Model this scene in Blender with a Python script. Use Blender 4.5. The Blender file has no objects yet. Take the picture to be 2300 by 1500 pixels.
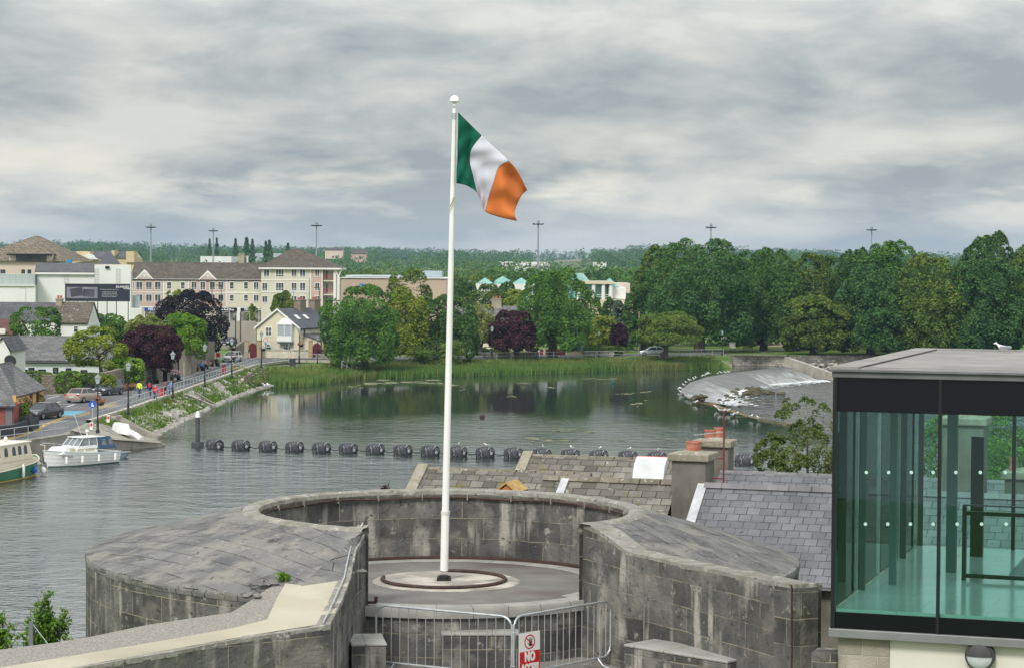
import bpy, math, random
import numpy as np
from mathutils import Vector, Matrix, noise
from mathutils.geometry import tessellate_polygon
R = math.radians
SC = bpy.context.scene
COL = SC.collection
# ---------------------------------------------------------------- camera
CH = 15.8; FP = 5100.0
PITCH, ROLL = 1.742, 0.40
cd = bpy.data.cameras.new('camera'); cam = bpy.data.objects.new('camera', cd); COL.objects.link(cam)
CR = Matrix.Rotation(R(90 - PITCH), 3, 'X') @ Matrix.Rotation(R(ROLL), 3, 'Z')
cam.matrix_world = Matrix.Translation((0, 0, CH)) @ CR.to_4x4()
cd.sensor_width = 36; cd.lens = 36 * FP / 2300; cd.clip_start = 0.5; cd.clip_end = 30000
SC.camera = cam
# ---------------------------------------------------------------- world
SKYOFF = 1.7
SUN_EL, SUN_AZ = 44, 205      # azimuth the light comes from, clockwise from +Y
W = bpy.data.worlds.new('World'); SC.world = W; W.use_nodes = True
nt = W.node_tree; N = nt.nodes; L = nt.links; N.clear()
def wn(t, **k):
    n = N.new(t)
    for a, b in k.items(): setattr(n, a, b)
    return n
def wmath(op, a, b=None, c=None):
    n = wn('ShaderNodeMath', operation=op)
    for i, s in enumerate((a, b, c)):
        if s is None: continue
        if isinstance(s, (int, float)): n.inputs[i].default_value = s
        else: L.new(s, n.inputs[i])
    return n.outputs[0]
wo = wn('ShaderNodeOutputWorld'); wb = wn('ShaderNodeBackground')
sky = wn('ShaderNodeTexSky', sky_type='NISHITA'); sky.sun_disc = False
sky.sun_elevation = R(SUN_EL); sky.sun_rotation = R(SUN_AZ); sky.air_density = 1.2; sky.dust_density = 2
tc = wn('ShaderNodeTexCoord'); sx = wn('ShaderNodeSeparateXYZ'); L.new(tc.outputs['Generated'], sx.inputs[0])
zz = wmath('MAXIMUM', sx.outputs[2], 0.0)
dn = wmath('ADD', zz, 0.095)
u = wmath('DIVIDE', sx.outputs[0], dn); v = wmath('DIVIDE', sx.outputs[1], dn)
cb = wn('ShaderNodeCombineXYZ'); L.new(u, cb.inputs[0]); L.new(wmath('MULTIPLY', v, 0.62), cb.inputs[1])
def wnoise(scale, det, rough, off, dist=0.0):
    m = wn('ShaderNodeMapping'); m.inputs['Location'].default_value = off; L.new(cb.outputs[0], m.inputs[0])
    n = wn('ShaderNodeTexNoise'); n.inputs['Scale'].default_value = scale; n.inputs['Detail'].default_value = det
    n.inputs['Roughness'].default_value = rough; n.inputs['Distortion'].default_value = dist; L.new(m.outputs[0], n.inputs[0]); return n.outputs[0]
def wmap(s, a, b, c, d):
    n = wn('ShaderNodeMapRange'); L.new(s, n.inputs[0])
    for i, q in enumerate((a, b, c, d)): n.inputs[i + 1].default_value = q
    return n.outputs[0]
def wmix(f, a, b):
    n = wn('ShaderNodeMix', data_type='RGBA')
    if isinstance(f, float): n.inputs[0].default_value = f
    else: L.new(f, n.inputs[0])
    for i, s in ((6, a), (7, b)):
        if isinstance(s, tuple): n.inputs[i].default_value = s + (1,)
        else: L.new(s, n.inputs[i])
    return n.outputs[2]
db = wn('ShaderNodeCombineXYZ'); L.new(sx.outputs[0], db.inputs[0]); L.new(sx.outputs[1], db.inputs[1])
zw = wmath('POWER', zz, 0.8); L.new(wmath('MULTIPLY', zw, 2.3), db.inputs[2])
def dnoise(scale, det, rough, off, dist=0.0):
    m = wn('ShaderNodeMapping'); m.inputs['Location'].default_value = off; L.new(db.outputs[0], m.inputs[0])
    n = wn('ShaderNodeTexNoise'); n.inputs['Scale'].default_value = scale; n.inputs['Detail'].default_value = det
    n.inputs['Roughness'].default_value = rough; n.inputs['Distortion'].default_value = dist; L.new(m.outputs[0], n.inputs[0]); return n.outputs[0]
big = dnoise(5.5, 5, 0.5, (SKYOFF, 0.3, 0.1), 0.2)
sml = dnoise(13, 8, 0.56, (2.2, 1.1, 0.4), 0.25)
mixn = wmath('ADD', wmath('MULTIPLY', big, 0.52), wmath('MULTIPLY', sml, 0.48))
cloud = wmix(wmap(mixn, 0.42, 0.58, 0, 1), (0.215, 0.240, 0.250), (0.430, 0.428, 0.402))
hi = dnoise(14, 7, 0.55, (5.0, 1.0, 2), 0.2)
warm = wmath('MULTIPLY', wmap(hi, 0.48, 0.64, 0, 0.85), wmap(wmath('ABSOLUTE', wmath('SUBTRACT', zz, 0.03)), 0.0, 0.035, 1.0, 0.0))
cloud = wmix(warm, cloud, (0.60, 0.565, 0.485))
hz = wmap(zz, 0.0, 0.040, 0.55, 0.0)
cloud = wmix(hz, cloud, (0.400, 0.435, 0.430))
skyc = wn('ShaderNodeVectorMath', operation='SCALE'); L.new(sky.outputs[0], skyc.inputs[0]); skyc.inputs['Scale'].default_value = 0.10
both = wmix(0.94, skyc.outputs[0], cloud)
lift = wmap(zz, 0.09, 0.36, 1.0, 2.1)     # an overcast sky is brighter towards the zenith
L.new(both, wb.inputs[0]); L.new(lift, wb.inputs[1]); L.new(wb.outputs[0], wo.inputs[0])
sl = bpy.data.lights.new('sun', 'SUN'); sl.energy = 1.5; sl.angle = R(14); sl.color = (1, 0.955, 0.89)
so = bpy.data.objects.new('sun', sl); COL.objects.link(so)
sd = Vector((math.sin(R(SUN_AZ)) * math.cos(R(SUN_EL)), math.cos(R(SUN_AZ)) * math.cos(R(SUN_EL)), math.sin(R(SUN_EL))))
so.rotation_euler = sd.to_track_quat('Z', 'Y').to_euler(); so.location = sd * 60
vs = SC.view_settings; vs.view_transform = 'Standard'; vs.look = 'None'; vs.exposure = 0.76; vs.gamma = 1
SC.render.engine = 'CYCLES'
SC.cycles.max_bounces = 7; SC.cycles.transparent_max_bounces = 16
# ---------------------------------------------------------------- pixel -> place
def ray(px, py): return CR @ Vector(((px - 1150) / FP, -(py - 750) / FP, -1))
def G(px, py, z=0.0):
    d = ray(px, py); t = (z - CH) / d.z; return Vector((d.x * t, d.y * t, z))
def P(px, py, Y):
    d = ray(px, py); t = Y / d.y; return Vector((d.x * t, Y, CH + d.z * t))
# ---------------------------------------------------------------- materials
MATS = {}
def mat(name, c1, c2=None, scale=4.0, rough=0.8, metal=0.0, spec=0.3, brick=None, streak=None, spots=None, big2=None,
        bump=0.0, bscale=30.0, uv=False, emit=None, rnd=0.0, coat=0.0, stretch=None, isl=0.0, trans=0.0, det=4, wave=None):
    if name in MATS: return MATS[name]
    m = bpy.data.materials.new(name); m.use_nodes = True; t = m.node_tree; n = t.nodes; l = t.links
    b = n['Principled BSDF']; out = n['Material Output']
    b.inputs['Roughness'].default_value = rough; b.inputs['Metallic'].default_value = metal
    b.inputs['Specular IOR Level'].default_value = spec; b.inputs['Coat Weight'].default_value = coat
    co = n.new('ShaderNodeTexCoord'); src = co.outputs['UV'] if uv else co.outputs['Object']
    def noi(sc, mapv=None, d=4, off=(0, 0, 0), s=None, r=0.55):
        q = n.new('ShaderNodeTexNoise'); q.inputs['Scale'].default_value = sc; q.inputs['Detail'].default_value = d; q.inputs['Roughness'].default_value = r
        mp = n.new('ShaderNodeMapping'); mp.inputs['Location'].default_value = off
        if mapv: mp.inputs['Scale'].default_value = mapv
        l.new(s or src, mp.inputs[0]); l.new(mp.outputs[0], q.inputs[0]); return q.outputs[0]
    def rng(s, a, b_, c=0.0, d=1.0):
        q = n.new('ShaderNodeMapRange'); l.new(s, q.inputs[0])
        for i, w in enumerate((a, b_, c, d)): q.inputs[i + 1].default_value = w
        return q.outputs[0]
    def mix(f, a, c, bt='MIX'):
        q = n.new('ShaderNodeMix'); q.data_type = 'RGBA'; q.blend_type = bt
        if isinstance(f, (int, float)): q.inputs[0].default_value = f
        else: l.new(f, q.inputs[0])
        for i, s in ((6, a), (7, c)):
            if isinstance(s, tuple): q.inputs[i].default_value = tuple(s) + (1,)
            else: l.new(s, q.inputs[i])
        return q.outputs[2]
    col = c1 if c2 is None else mix(rng(noi(scale, stretch, det), 0.35, 0.65), c1, c2)
    hgt = None
    if brick:
        bw, bh, mc, ms, var = brick
        q = n.new('ShaderNodeTexBrick'); q.inputs['Scale'].default_value = 1; q.inputs['Brick Width'].default_value = bw
        q.inputs['Row Height'].default_value = bh; q.inputs['Mortar Size'].default_value = ms; q.inputs['Mortar Smooth'].default_value = 0.3
        q.inputs['Color1'].default_value = (1 - var,) * 3 + (1,); q.inputs['Color2'].default_value = (1 + var,) * 3 + (1,); q.inputs['Mortar'].default_value = (1, 1, 1, 1)
        wv = n.new('ShaderNodeVectorMath'); wv.operation = 'ADD'
        nn = n.new('ShaderNodeTexNoise'); nn.inputs['Scale'].default_value = 1.3 / bh * .5; l.new(co.outputs['UV'], nn.inputs[0])
        sc2 = n.new('ShaderNodeVectorMath'); sc2.operation = 'SCALE'; sc2.inputs['Scale'].default_value = bh * 0.10; l.new(nn.outputs[1], sc2.inputs[0])
        l.new(co.outputs['UV'], wv.inputs[0]); l.new(sc2.outputs[0], wv.inputs[1]); l.new(wv.outputs[0], q.inputs[0])
        col = mix(1.0, col, q.outputs[0], 'MULTIPLY')
        if mc is not None:
            brk = rng(noi(0.9 / bh, None, 3, (4, 4, 4), co.outputs['UV']), 0.38, 0.55, 0.25, 1)
            mm = n.new('ShaderNodeMath'); mm.operation = 'MULTIPLY'; l.new(q.outputs[1], mm.inputs[0]); l.new(brk, mm.inputs[1])
            col = mix(mm.outputs[0], col, mc)
        hgt = q.outputs[1]
    if big2: col = mix(rng(noi(big2[1], None, 3, (9, 3, 1)), big2[2], big2[3]), col, big2[0])
    if streak:
        sc, st, lo, hi_, amt = streak[1:]
        a = noi(sc, st, 5, (2, 5, 7)); b2 = noi(sc * 0.35, None, 3, (7, 1, 3))
        mm = n.new('ShaderNodeMath'); mm.operation = 'MULTIPLY'; l.new(rng(a, lo, hi_, 0, amt), mm.inputs[0]); l.new(rng(b2, 0.42, 0.6), mm.inputs[1])
        col = mix(mm.outputs[0], col, streak[0])
    if spots:
        for sp in (spots if isinstance(spots, list) else [spots]):
            col = mix(rng(noi(sp[1], None, 6, (1, 8, 2), r=0.65), sp[2], sp[3]), col, sp[0])
    if wave:
        q = n.new('ShaderNodeTexWave'); q.inputs['Scale'].default_value = wave[0]; q.inputs['Distortion'].default_value = 0.5; q.bands_direction = 'Y' if wave[2] else 'X'
        l.new(co.outputs['UV'], q.inputs[0]); col = mix(rng(q.outputs[1], 0.0, 0.3, wave[1], 0), col, (0.03, 0.03, 0.03)); hgt = q.outputs[1]
    if rnd or isl:
        hs = n.new('ShaderNodeHueSaturation'); oi = n.new('ShaderNodeObjectInfo'); ge = n.new('ShaderNodeNewGeometry')
        ad = n.new('ShaderNodeMath'); ad.operation = 'ADD'
        l.new(rng(oi.outputs['Random'], 0, 1, 1 - rnd, 1 + rnd), ad.inputs[0]); l.new(rng(ge.outputs['Random Per Island'], 0, 1, -isl, isl), ad.inputs[1])
        l.new(ad.outputs[0], hs.inputs['Value'])
        if isinstance(col, tuple): hs.inputs['Color'].default_value = tuple(col) + (1,)
        else: l.new(col, hs.inputs['Color'])
        col = hs.outputs[0]
    if isinstance(col, tuple): b.inputs['Base Color'].default_value = tuple(col) + (1,)
    else: l.new(col, b.inputs['Base Color'])
    if bump:
        bp = n.new('ShaderNodeBump'); bp.inputs['Strength'].default_value = min(1, bump); bp.inputs['Distance'].default_value = 0.02
        h = noi(bscale, None, 5)
        if hgt is not None:
            mm = n.new('ShaderNodeMath'); mm.operation = 'MULTIPLY_ADD'; l.new(hgt, mm.inputs[0]); mm.inputs[1].default_value = -1.0 if brick else 1.0; l.new(h, mm.inputs[2]); h = mm.outputs[0]
        l.new(h, bp.inputs['Height']); l.new(bp.outputs[0], b.inputs['Normal'])
    if emit: b.inputs['Emission Color'].default_value = emit[0] + (1,); b.inputs['Emission Strength'].default_value = emit[1]
    if trans:
        tr = n.new('ShaderNodeBsdfTranslucent'); ms = n.new('ShaderNodeMixShader'); ms.inputs[0].default_value = trans
        if isinstance(col, tuple): tr.inputs[0].default_value = tuple(col) + (1,)
        else: l.new(col, tr.inputs[0])
        l.new(b.outputs[0], ms.inputs[1]); l.new(tr.outputs[0], ms.inputs[2]); l.new(ms.outputs[0], out.inputs[0])
    MATS[name] = m; return m
# ---------------------------------------------------------------- mesh builder
class MB:
    def __init__(s): s.v = []; s.f = []; s.u = []; s.m = []; s.cm = 0
    def face(s, pts, uv=None):
        b = len(s.v); s.v += [tuple(p) for p in pts]; s.f.append(tuple(range(b, b + len(pts)))); s.u.append(uv); s.m.append(s.cm)
    def box(s, x0, x1, y0, y1, z0, z1, T=None):
        p = [Vector((x, y, z)) for z in (z0, z1) for x, y in ((x0, y0), (x1, y0), (x1, y1), (x0, y1))]
        if T is not None: p = [T @ q for q in p]
        b = len(s.v); s.v += [tuple(q) for q in p]
        for f in ((0, 3, 2, 1), (4, 5, 6, 7), (0, 1, 5, 4), (1, 2, 6, 5), (2, 3, 7, 6), (3, 0, 4, 7)):
            s.f.append(tuple(b + i for i in f)); s.u.append(None); s.m.append(s.cm)
        return s
    def cbox(s, c, d, T=None):
        return s.box(c[0] - d[0] / 2, c[0] + d[0] / 2, c[1] - d[1] / 2, c[1] + d[1] / 2, c[2] - d[2] / 2, c[2] + d[2] / 2, T)
    def loft(s, rings, close=True, cap=True, uvf=None):
        b = len(s.v); n = len(rings[0])
        for r in rings: s.v += [tuple(p) for p in r]
        for i in range(len(rings) - 1):
            for j in range(n if close else n - 1):
                k = (j + 1) % n
                s.f.append((b + i * n + j, b + i * n + k, b + (i + 1) * n + k, b + (i + 1) * n + j)); s.m.append(s.cm)
                s.u.append([uvf(i, j), uvf(i, j + 1), uvf(i + 1, j + 1), uvf(i + 1, j)] if uvf else None)
        if cap and close:
            s.f.append(tuple(b + j for j in reversed(range(n)))); s.u.append(None); s.m.append(s.cm)
            e = b + (len(rings) - 1) * n; s.f.append(tuple(e + j for j in range(n))); s.u.append(None); s.m.append(s.cm)
        return s
    def tube(s, pts, r, n=6):
        pts = [Vector(p) for p in pts]; rs = r if isinstance(r, (list, tuple)) else [r] * len(pts); rings = []
        up = Vector((0, 0, 1))
        for i, p in enumerate(pts):
            d = (pts[min(i + 1, len(pts) - 1)] - pts[max(i - 1, 0)]).normalized()
            a = d.cross(up if abs(d.z) < 0.95 else Vector((0, 1, 0))).normalized(); c = a.cross(d).normalized()
            rings.append([p + (a * math.cos(6.28318 * k / n) + c * math.sin(6.28318 * k / n)) * rs[i] for k in range(n)])
        return s.loft(rings)
    def lathe(s, prof, c=(0, 0, 0), n=12):
        return s.loft([[(c[0] + max(r, 1e-4) * math.cos(6.28318 * k / n), c[1] + max(r, 1e-4) * math.sin(6.28318 * k / n), c[2] + z) for k in range(n)] for r, z in prof])
    def prism(s, pts, axis, a, b):
        f = (lambda p, t: (t, p[0], p[1])) if axis == 'x' else (lambda p, t: (p[0], t, p[1])) if axis == 'y' else (lambda p, t: (p[0], p[1], t))
        return s.loft([[f(p, a) for p in pts], [f(p, b) for p in pts]])
    def blob(s, c, r, n=8, m=5, jit=0.0, rs=random):
        rings = []
        for i in range(m + 1):
            a = math.pi * i / m - math.pi / 2; q = max(math.cos(a), 0.02)
            rings.append([(c[0] + r[0] * q * math.cos(6.28318 * k / n) * (1 + rs.uniform(-jit, jit)), c[1] + r[1] * q * math.sin(6.28318 * k / n) * (1 + rs.uniform(-jit, jit)), c[2] + r[2] * math.sin(a) * (1 + rs.uniform(-jit, jit) * .5)) for k in range(n)])
        return s.loft(rings)
    def build(s, name, m, parent=None, smooth=False, bevel=0.0, fix=True, wloc=False):
        me = bpy.data.meshes.new(name)
        V = s.v
        if wloc and parent is not None:
            inv = parent.matrix_basis.inverted(); V = [tuple(inv @ Vector(p)) for p in V]
        me.from_pydata(V, [], s.f)
        if fix:
            import bmesh
            bm = bmesh.new(); bm.from_mesh(me)
            uvl = bm.loops.layers.uv.new('UVMap'); bm.faces.ensure_lookup_table()
            for i, f in enumerate(bm.faces):
                u = s.u[i]
                if u:
                    for lp, q in zip(f.loops, u): lp[uvl].uv = q
                    continue
                nn = f.normal
                if abs(nn.z) > 0.93: ax = Vector((1, 0, 0)); ay = Vector((0, 1, 0))
                else: ax = Vector((-nn.y, nn.x, 0)).normalized(); ay = nn.cross(ax)
                for lp in f.loops: lp[uvl].uv = (lp.vert.co.dot(ax), lp.vert.co.dot(ay))
            bmesh.ops.recalc_face_normals(bm, faces=bm.faces)
            bm.to_mesh(me); bm.free()
        for q in (m if isinstance(m, (list, tuple)) else [m]): me.materials.append(q)
        if isinstance(m, (list, tuple)): me.polygons.foreach_set('material_index', s.m)
        if smooth: me.polygons.foreach_set('use_smooth', [True] * len(me.polygons)); me.set_sharp_from_angle(angle=R(42))
        o = bpy.data.objects.new(name, me); COL.objects.link(o)
        if parent is not None: o.parent = parent
        if bevel:
            bv = o.modifiers.new('b', 'BEVEL'); bv.width = bevel; bv.segments = 2; bv.limit_method = 'ANGLE'
        return o
def tag(o, label=None, cat=None, group=None, kind=None):
    for k, q in (('label', label), ('category', cat), ('group', group), ('kind', kind)):
        if q: o[k] = q
    return o
def thing(name, label, cat, loc=(0, 0, 0), rz=0.0, group=None, sc=None):
    o = bpy.data.objects.new(name, None); COL.objects.link(o); o.location = loc; o.rotation_euler = (0, 0, rz)
    if sc: o.scale = (sc, sc, sc) if isinstance(sc, (int, float)) else sc
    o.empty_display_size = 0.5
    return tag(o, label, cat, group)
KIDS = {}
def dup(root, loc, rz=0.0, label=None, sc=None):
    def cp(o, par):
        c = o.copy(); COL.objects.link(c)
        if par is not None: c.parent = par
        for ch in [q for q in bpy.data.objects if q.parent == o] if o.name not in KIDS else KIDS[o.name]: cp(ch, c)
        return c
    if root.name not in KIDS:
        def reg(o):
            KIDS[o.name] = [q for q in bpy.data.objects if q.parent == o]
            for q in KIDS[o.name]: reg(q)
        reg(root)
    r = cp(root, None); r.location = loc; r.rotation_euler = (root.rotation_euler[0], root.rotation_euler[1], rz)
    if sc: r.scale = (sc, sc, sc) if isinstance(sc, (int, float)) else sc
    if label: r['label'] = label
    return r
def rotm(rz, loc=(0, 0, 0)): return Matrix.Translation(loc) @ Matrix.Rotation(rz, 4, 'Z')
def textobj(body, size, m, parent, loc, rot, ext=0.004, name='lettering', align='CENTER', sx=1.0, bold=0.0, shear=0):
    c = bpy.data.curves.new(name, 'FONT'); c.body = body; c.size = size; c.extrude = ext; c.align_x = align; c.offset = bold; c.resolution_u = 2; c.shear = shear
    t = bpy.data.objects.new(name, c); me = bpy.data.meshes.new_from_object(t); bpy.data.objects.remove(t); bpy.data.curves.remove(c)
    me.materials.clear(); me.materials.append(m)
    o = bpy.data.objects.new(name, me); COL.objects.link(o); o.parent = parent; o.location = loc; o.rotation_euler = rot; o.scale = (sx, 1, 1); return o
FR = (R(90), 0, 0)
# ================================================================ SETTING
M_WATER = mat('river water', (0.026, 0.036, 0.030), rough=0.045, spec=0.5)
def water_nodes(m, sc, strength, rr=0.05, patch=True, ior=3.0):
    t = m.node_tree; n = t.nodes; l = t.links; b = n['Principled BSDF']; b.inputs['IOR'].default_value = ior; b.inputs['Roughness'].default_value = rr
    b.inputs['Specular IOR Level'].default_value = 0.9 if patch else .5
    co = n.new('ShaderNodeTexCoord')
    def noi(scv, d, off=0):
        q = n.new('ShaderNodeTexNoise'); q.inputs['Scale'].default_value = 1; q.inputs['Detail'].default_value = d; mp = n.new('ShaderNodeMapping')
        mp.inputs['Scale'].default_value = scv; mp.inputs['Location'].default_value = (off, off, 0); l.new(co.outputs['Object'], mp.inputs[0]); l.new(mp.outputs[0], q.inputs[0]); return q.outputs[0]
    a = noi((sc, sc * 1.2, 1), 3); c = noi((sc * 0.22, sc * 0.3, 1), 2, 5); pa = noi((0.035, 0.02, 1), 3, 9)
    mr = n.new('ShaderNodeMapRange'); l.new(pa, mr.inputs[0])
    for i, w in enumerate((0.42, 0.62, 0.35, 1.6) if patch else (0, 1, 1, 1.2)): mr.inputs[i + 1].default_value = w
    s1 = n.new('ShaderNodeMath'); s1.operation = 'MULTIPLY_ADD'; l.new(c, s1.inputs[0]); s1.inputs[1].default_value = 1.6; l.new(a, s1.inputs[2])
    s2 = n.new('ShaderNodeMath'); s2.operation = 'MULTIPLY'; l.new(s1.outputs[0], s2.inputs[0]); l.new(mr.outputs[0], s2.inputs[1])
    # ripples die out towards the still pool in front of the far bank
    sp = n.new('ShaderNodeSeparateXYZ'); l.new(co.outputs['Object'], sp.inputs[0])
    fd = n.new('ShaderNodeMapRange'); l.new(sp.outputs[1], fd.inputs[0])
    for i, w in enumerate((185, 245, 1.0, 0.07) if patch else (0, 1, 1, 1)): fd.inputs[i + 1].default_value = w
    s3 = n.new('ShaderNodeMath'); s3.operation = 'MULTIPLY'; l.new(s2.outputs[0], s3.inputs[0]); l.new(fd.outputs[0], s3.inputs[1])
    bp = n.new('ShaderNodeBump'); bp.inputs['Strength'].default_value = 1; bp.inputs['Distance'].default_value = strength
    l.new(s3.outputs[0], bp.inputs['Height']); l.new(bp.outputs[0], b.inputs['Normal'])
water_nodes(M_WATER, 1.7, 0.09, 0.05)
M_WLOW = mat('low river water', (0.008, 0.012, 0.014), rough=0.08); water_nodes(M_WLOW, 0.55, 0.9, 0.08, False, 1.8)
M_GRASS = mat('grass', (0.070, 0.135, 0.016), (0.115, 0.19, 0.025), 0.35, 0.9, big2=((0.13, 0.15, 0.035), 0.05, 0.5, 0.7), bump=0.6, bscale=6)
M_ASPH = mat('asphalt', (0.105, 0.108, 0.115), (0.15, 0.152, 0.158), 0.3, 0.88, spots=((0.2, 0.2, 0.2), 30, 0.62, 0.75), big2=((0.07, 0.07, 0.078), 0.12, 0.5, 0.66), bump=0.2, bscale=20)
M_BED = mat('river bed', (0.03, 0.035, 0.02))
M_CONC = mat('concrete', (0.24, 0.225, 0.19), (0.34, 0.32, 0.27), 0.8, 0.9, streak=((0.08, 0.07, 0.06), 1.4, (1, 1, .25), .45, .65, .8), spots=((0.42, 0.4, 0.36), 5, 0.6, 0.7), bump=0.4)
def flat(name, pts, m, kind='structure', base=None):
    b = MB(); P2 = [Vector(p) for p in pts]
    for t in tessellate_polygon([P2]): b.face([P2[i] for i in t])
    o = b.build(name, m)
    me = o.data
    # all faces up
    import bmesh
    bm = bmesh.new(); bm.from_mesh(me)
    bmesh.ops.remove_doubles(bm, verts=bm.verts, dist=1e-4)
    for f in bm.faces:
        if f.normal.z < 0: f.normal_flip()
    bm.to_mesh(me); bm.free()
    if kind: o['kind'] = kind
    return o
LZ = 1.7
CREST = [G(*p, 0) for p in ((1769, 823), (1720, 828), (1671, 834), (1630, 839), (1589, 846), (1549, 859), (1529, 876), (1539, 890), (1560, 902), (1709, 943), (1804, 960), (1868, 975))]
TOE = [G(*p, -1.2) for p in ((1836, 852), (1790, 859), (1742, 862), (1705, 868), (1668, 876), (1640, 888), (1618, 900), (1625, 905), (1640, 910))]
# ground: river bed sheet to the horizon
b = MB(); b.face([(-9000, -60, -2.6), (9000, -60, -2.6), (9000, 12000, -2.6), (-9000, 12000, -2.6)]); b.build('ground', M_BED)['kind'] = 'structure'
ce = [(p.x, p.y, 0) for p in CREST]
flat('river_water', [(-300, 60, 0), (300, 60, 0), (300, 190, 0), (60, 205, 0)] + ce[::-1] + [(44.5, 372, 0), (30, 380, 0), (-60, 380, 0), (-300, 380, 0)], M_WATER)
flat('lower_pool_water', [(20, 195, -1.2), (300, 180, -1.2), (300, 380, -1.2), (40, 380, -1.2), (20, 300, -1.2)], M_WLOW)
# land edges (top of bank)
E1 = [(-75, 120), (-60, 140), (-44, 160), (-36.2, 186), (-36.6, 199), (-36, 216), (-35.5, 244), (-35.0, 277), (-34.6, 310)]
E2 = [tuple(G(*p, LZ))[:2] for p in ((650, 813), (740, 816), (835, 812), (960, 808), (1100, 806), (1250, 804), (1400, 802), (1520, 800), (1640, 797), (1760, 799), (1870, 797), (2100, 796))]
edge = E1 + E2
land = [(x, y, LZ) for x, y in edge] + [(300, 366, LZ), (300, 430, LZ), (-300, 430, LZ), (-300, 120, LZ)]
flat('land', land, M_GRASS)
# far terrain, polar grid
def hill(x, y):
    d = math.hypot(x, y); a = x / max(y, 1)
    def ss(a_, b_, t): t = max(0, min(1, (t - a_) / (b_ - a_))); return t * t * (3 - 2 * t)
    z = LZ + 1.5 * ss(430, 470, d) + 2.0 * ss(700, 1200, d)
    top = 19 + 7 * math.exp(-((a - 0.07) / 0.035) ** 2) - 4 * math.exp(-((a - 0.0) / 0.03) ** 2) - 2 * ss(0.1, 0.16, a) + 6 * math.exp(-((a + 0.19) / 0.05) ** 2) - 4 * ss(.16, .2, a)
    z += (top - 8) * ss(1500, 3600, d) + 7 * ss(1100, 1700, d)
    z += 3.0 * ss(1200, 2000, d) * noise.noise(Vector((x * .0022, y * .0016, 0)))
    return z
M_FIELD = mat('far fields', (0.085, 0.125, 0.03), (0.13, 0.15, 0.05), 0.004, 0.95, big2=((0.20, 0.18, 0.11), 0.0025, 0.56, 0.62))
b = MB(); ds = [430, 450, 470, 520, 600, 700, 850] + [1000 + 150 * i for i in range(21)] + [4600, 6000, 8500]; az = [(-0.42 + 0.84 * i / 84) for i in range(85)]
rg = []
for d in ds: rg.append([(a * d, d, hill(a * d, d)) for a in az])
b.loft(rg, close=False, cap=False); o = b.build('terrain', M_FIELD, smooth=True); o['kind'] = 'structure'
# near bank under the houses and the castle
flat('near_bank', [(-70, -60, 2.2), (90, -60, 2.2), (90, 95, 2.2), (10, 95, 2.2), (-2, 82, 2.2), (-9, 64, 2.2), (-70, 58, 2.2)], M_GRASS)
# ================================================================ CASTLE GUN TURRET
CX, CY = G(997, 1305, 10.0)[:2]
M_STONE = mat('limestone wall', (0.060, 0.060, 0.060), (0.125, 0.122, 0.115), 1.6, 0.92, brick=(0.85, 0.40, (0.27, 0.245, 0.19), 0.011, 0.32), big2=((0.20, 0.19, 0.17), 1.1, 0.55, 0.66),
    streak=((0.38, 0.36, 0.32), 3.2, (1, 1, 0.13), 0.52, 0.63, 0.95), spots=[((0.30, 0.285, 0.25), 4.2, 0.60, 0.68), ((0.045, 0.045, 0.04), 9, 0.58, 0.68), ((0.3, 0.17, 0.03), 2.6, 0.735, 0.75)], bump=1.0, bscale=16)
M_SLAB = mat('limestone slabs', (0.115, 0.115, 0.12), (0.20, 0.195, 0.188), 1.3, 0.92, brick=(1.15, 0.36, (0.045, 0.04, 0.03), 0.010, 0.13), big2=((0.23, 0.22, 0.20), 1.7, 0.5, 0.66),
    streak=((0.05, 0.045, 0.04), 2.2, (1, 1, 1), 0.56, 0.66, 0.75), spots=[((0.30, 0.29, 0.265), 9, 0.60, 0.68), ((0.055, 0.05, 0.04), 7, 0.60, 0.68)], bump=1.0, bscale=9)
M_CAP = mat('pale lichen edge', (0.20, 0.19, 0.16), (0.31, 0.30, 0.27), 3, 0.95, spots=[((0.52, 0.51, 0.48), 6, 0.58, 0.68), ((0.08, 0.075, 0.06), 8, 0.58, 0.7)], bump=1, bscale=18)
M_TAR = mat('gravelled asphalt', (0.15, 0.142, 0.135), (0.20, 0.19, 0.18), 1.1, 0.95, spots=((0.30, 0.28, 0.26), 40, 0.6, 0.75), big2=((0.125, 0.10, 0.095), 0.7, 0.5, 0.7), bump=0.6, bscale=60)
M_RUST = mat('rusted iron', (0.045, 0.026, 0.022), (0.085, 0.05, 0.042), 12, 0.75, bump=0.5)
M_WHITE = mat('white painted metal', (0.80, 0.80, 0.79), (0.74, 0.74, 0.72), 2, 0.35)
M_GALV = mat('galvanised steel', (0.42, 0.45, 0.47), (0.55, 0.58, 0.60), 6, 0.42, metal=0.55, spec=0.5)
M_PATH = mat('cream concrete', (0.42, 0.385, 0.30), (0.48, 0.45, 0.36), 0.8, 0.93, spots=((0.55, 0.52, 0.44), 60, 0.6, 0.75), big2=((0.36, 0.33, 0.26), 0.6, 0.5, 0.7), bump=0.3, bscale=80)
M_GRAV = mat('loose gravel', (0.21, 0.195, 0.17), (0.33, 0.31, 0.28), 28, 0.95, spots=[((0.46, 0.44, 0.40), 22, 0.6, 0.66), ((0.07, 0.065, 0.06), 24, 0.6, 0.68)], bump=1.0, bscale=26)
RI, RO, ZI = 3.40, 6.45, 11.36
def zo(a): return 10.62 - 0.07 * (1 + math.cos(a))
def pol(r, a, z): return (CX + r * math.cos(a), CY + r * math.sin(a), z)
t = thing('castle_turret', 'round grey limestone gun turret with sloping parapet, the flagpole standing in its middle', 'turret', (CX, CY, 9))
A0, A1 = R(-45), R(180 + 69.5)     # sector covered by the parapet (gap faces the camera)
K = 96; an = [A0 + (A1 - A0) * i / K for i in range(K + 1)]
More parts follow.
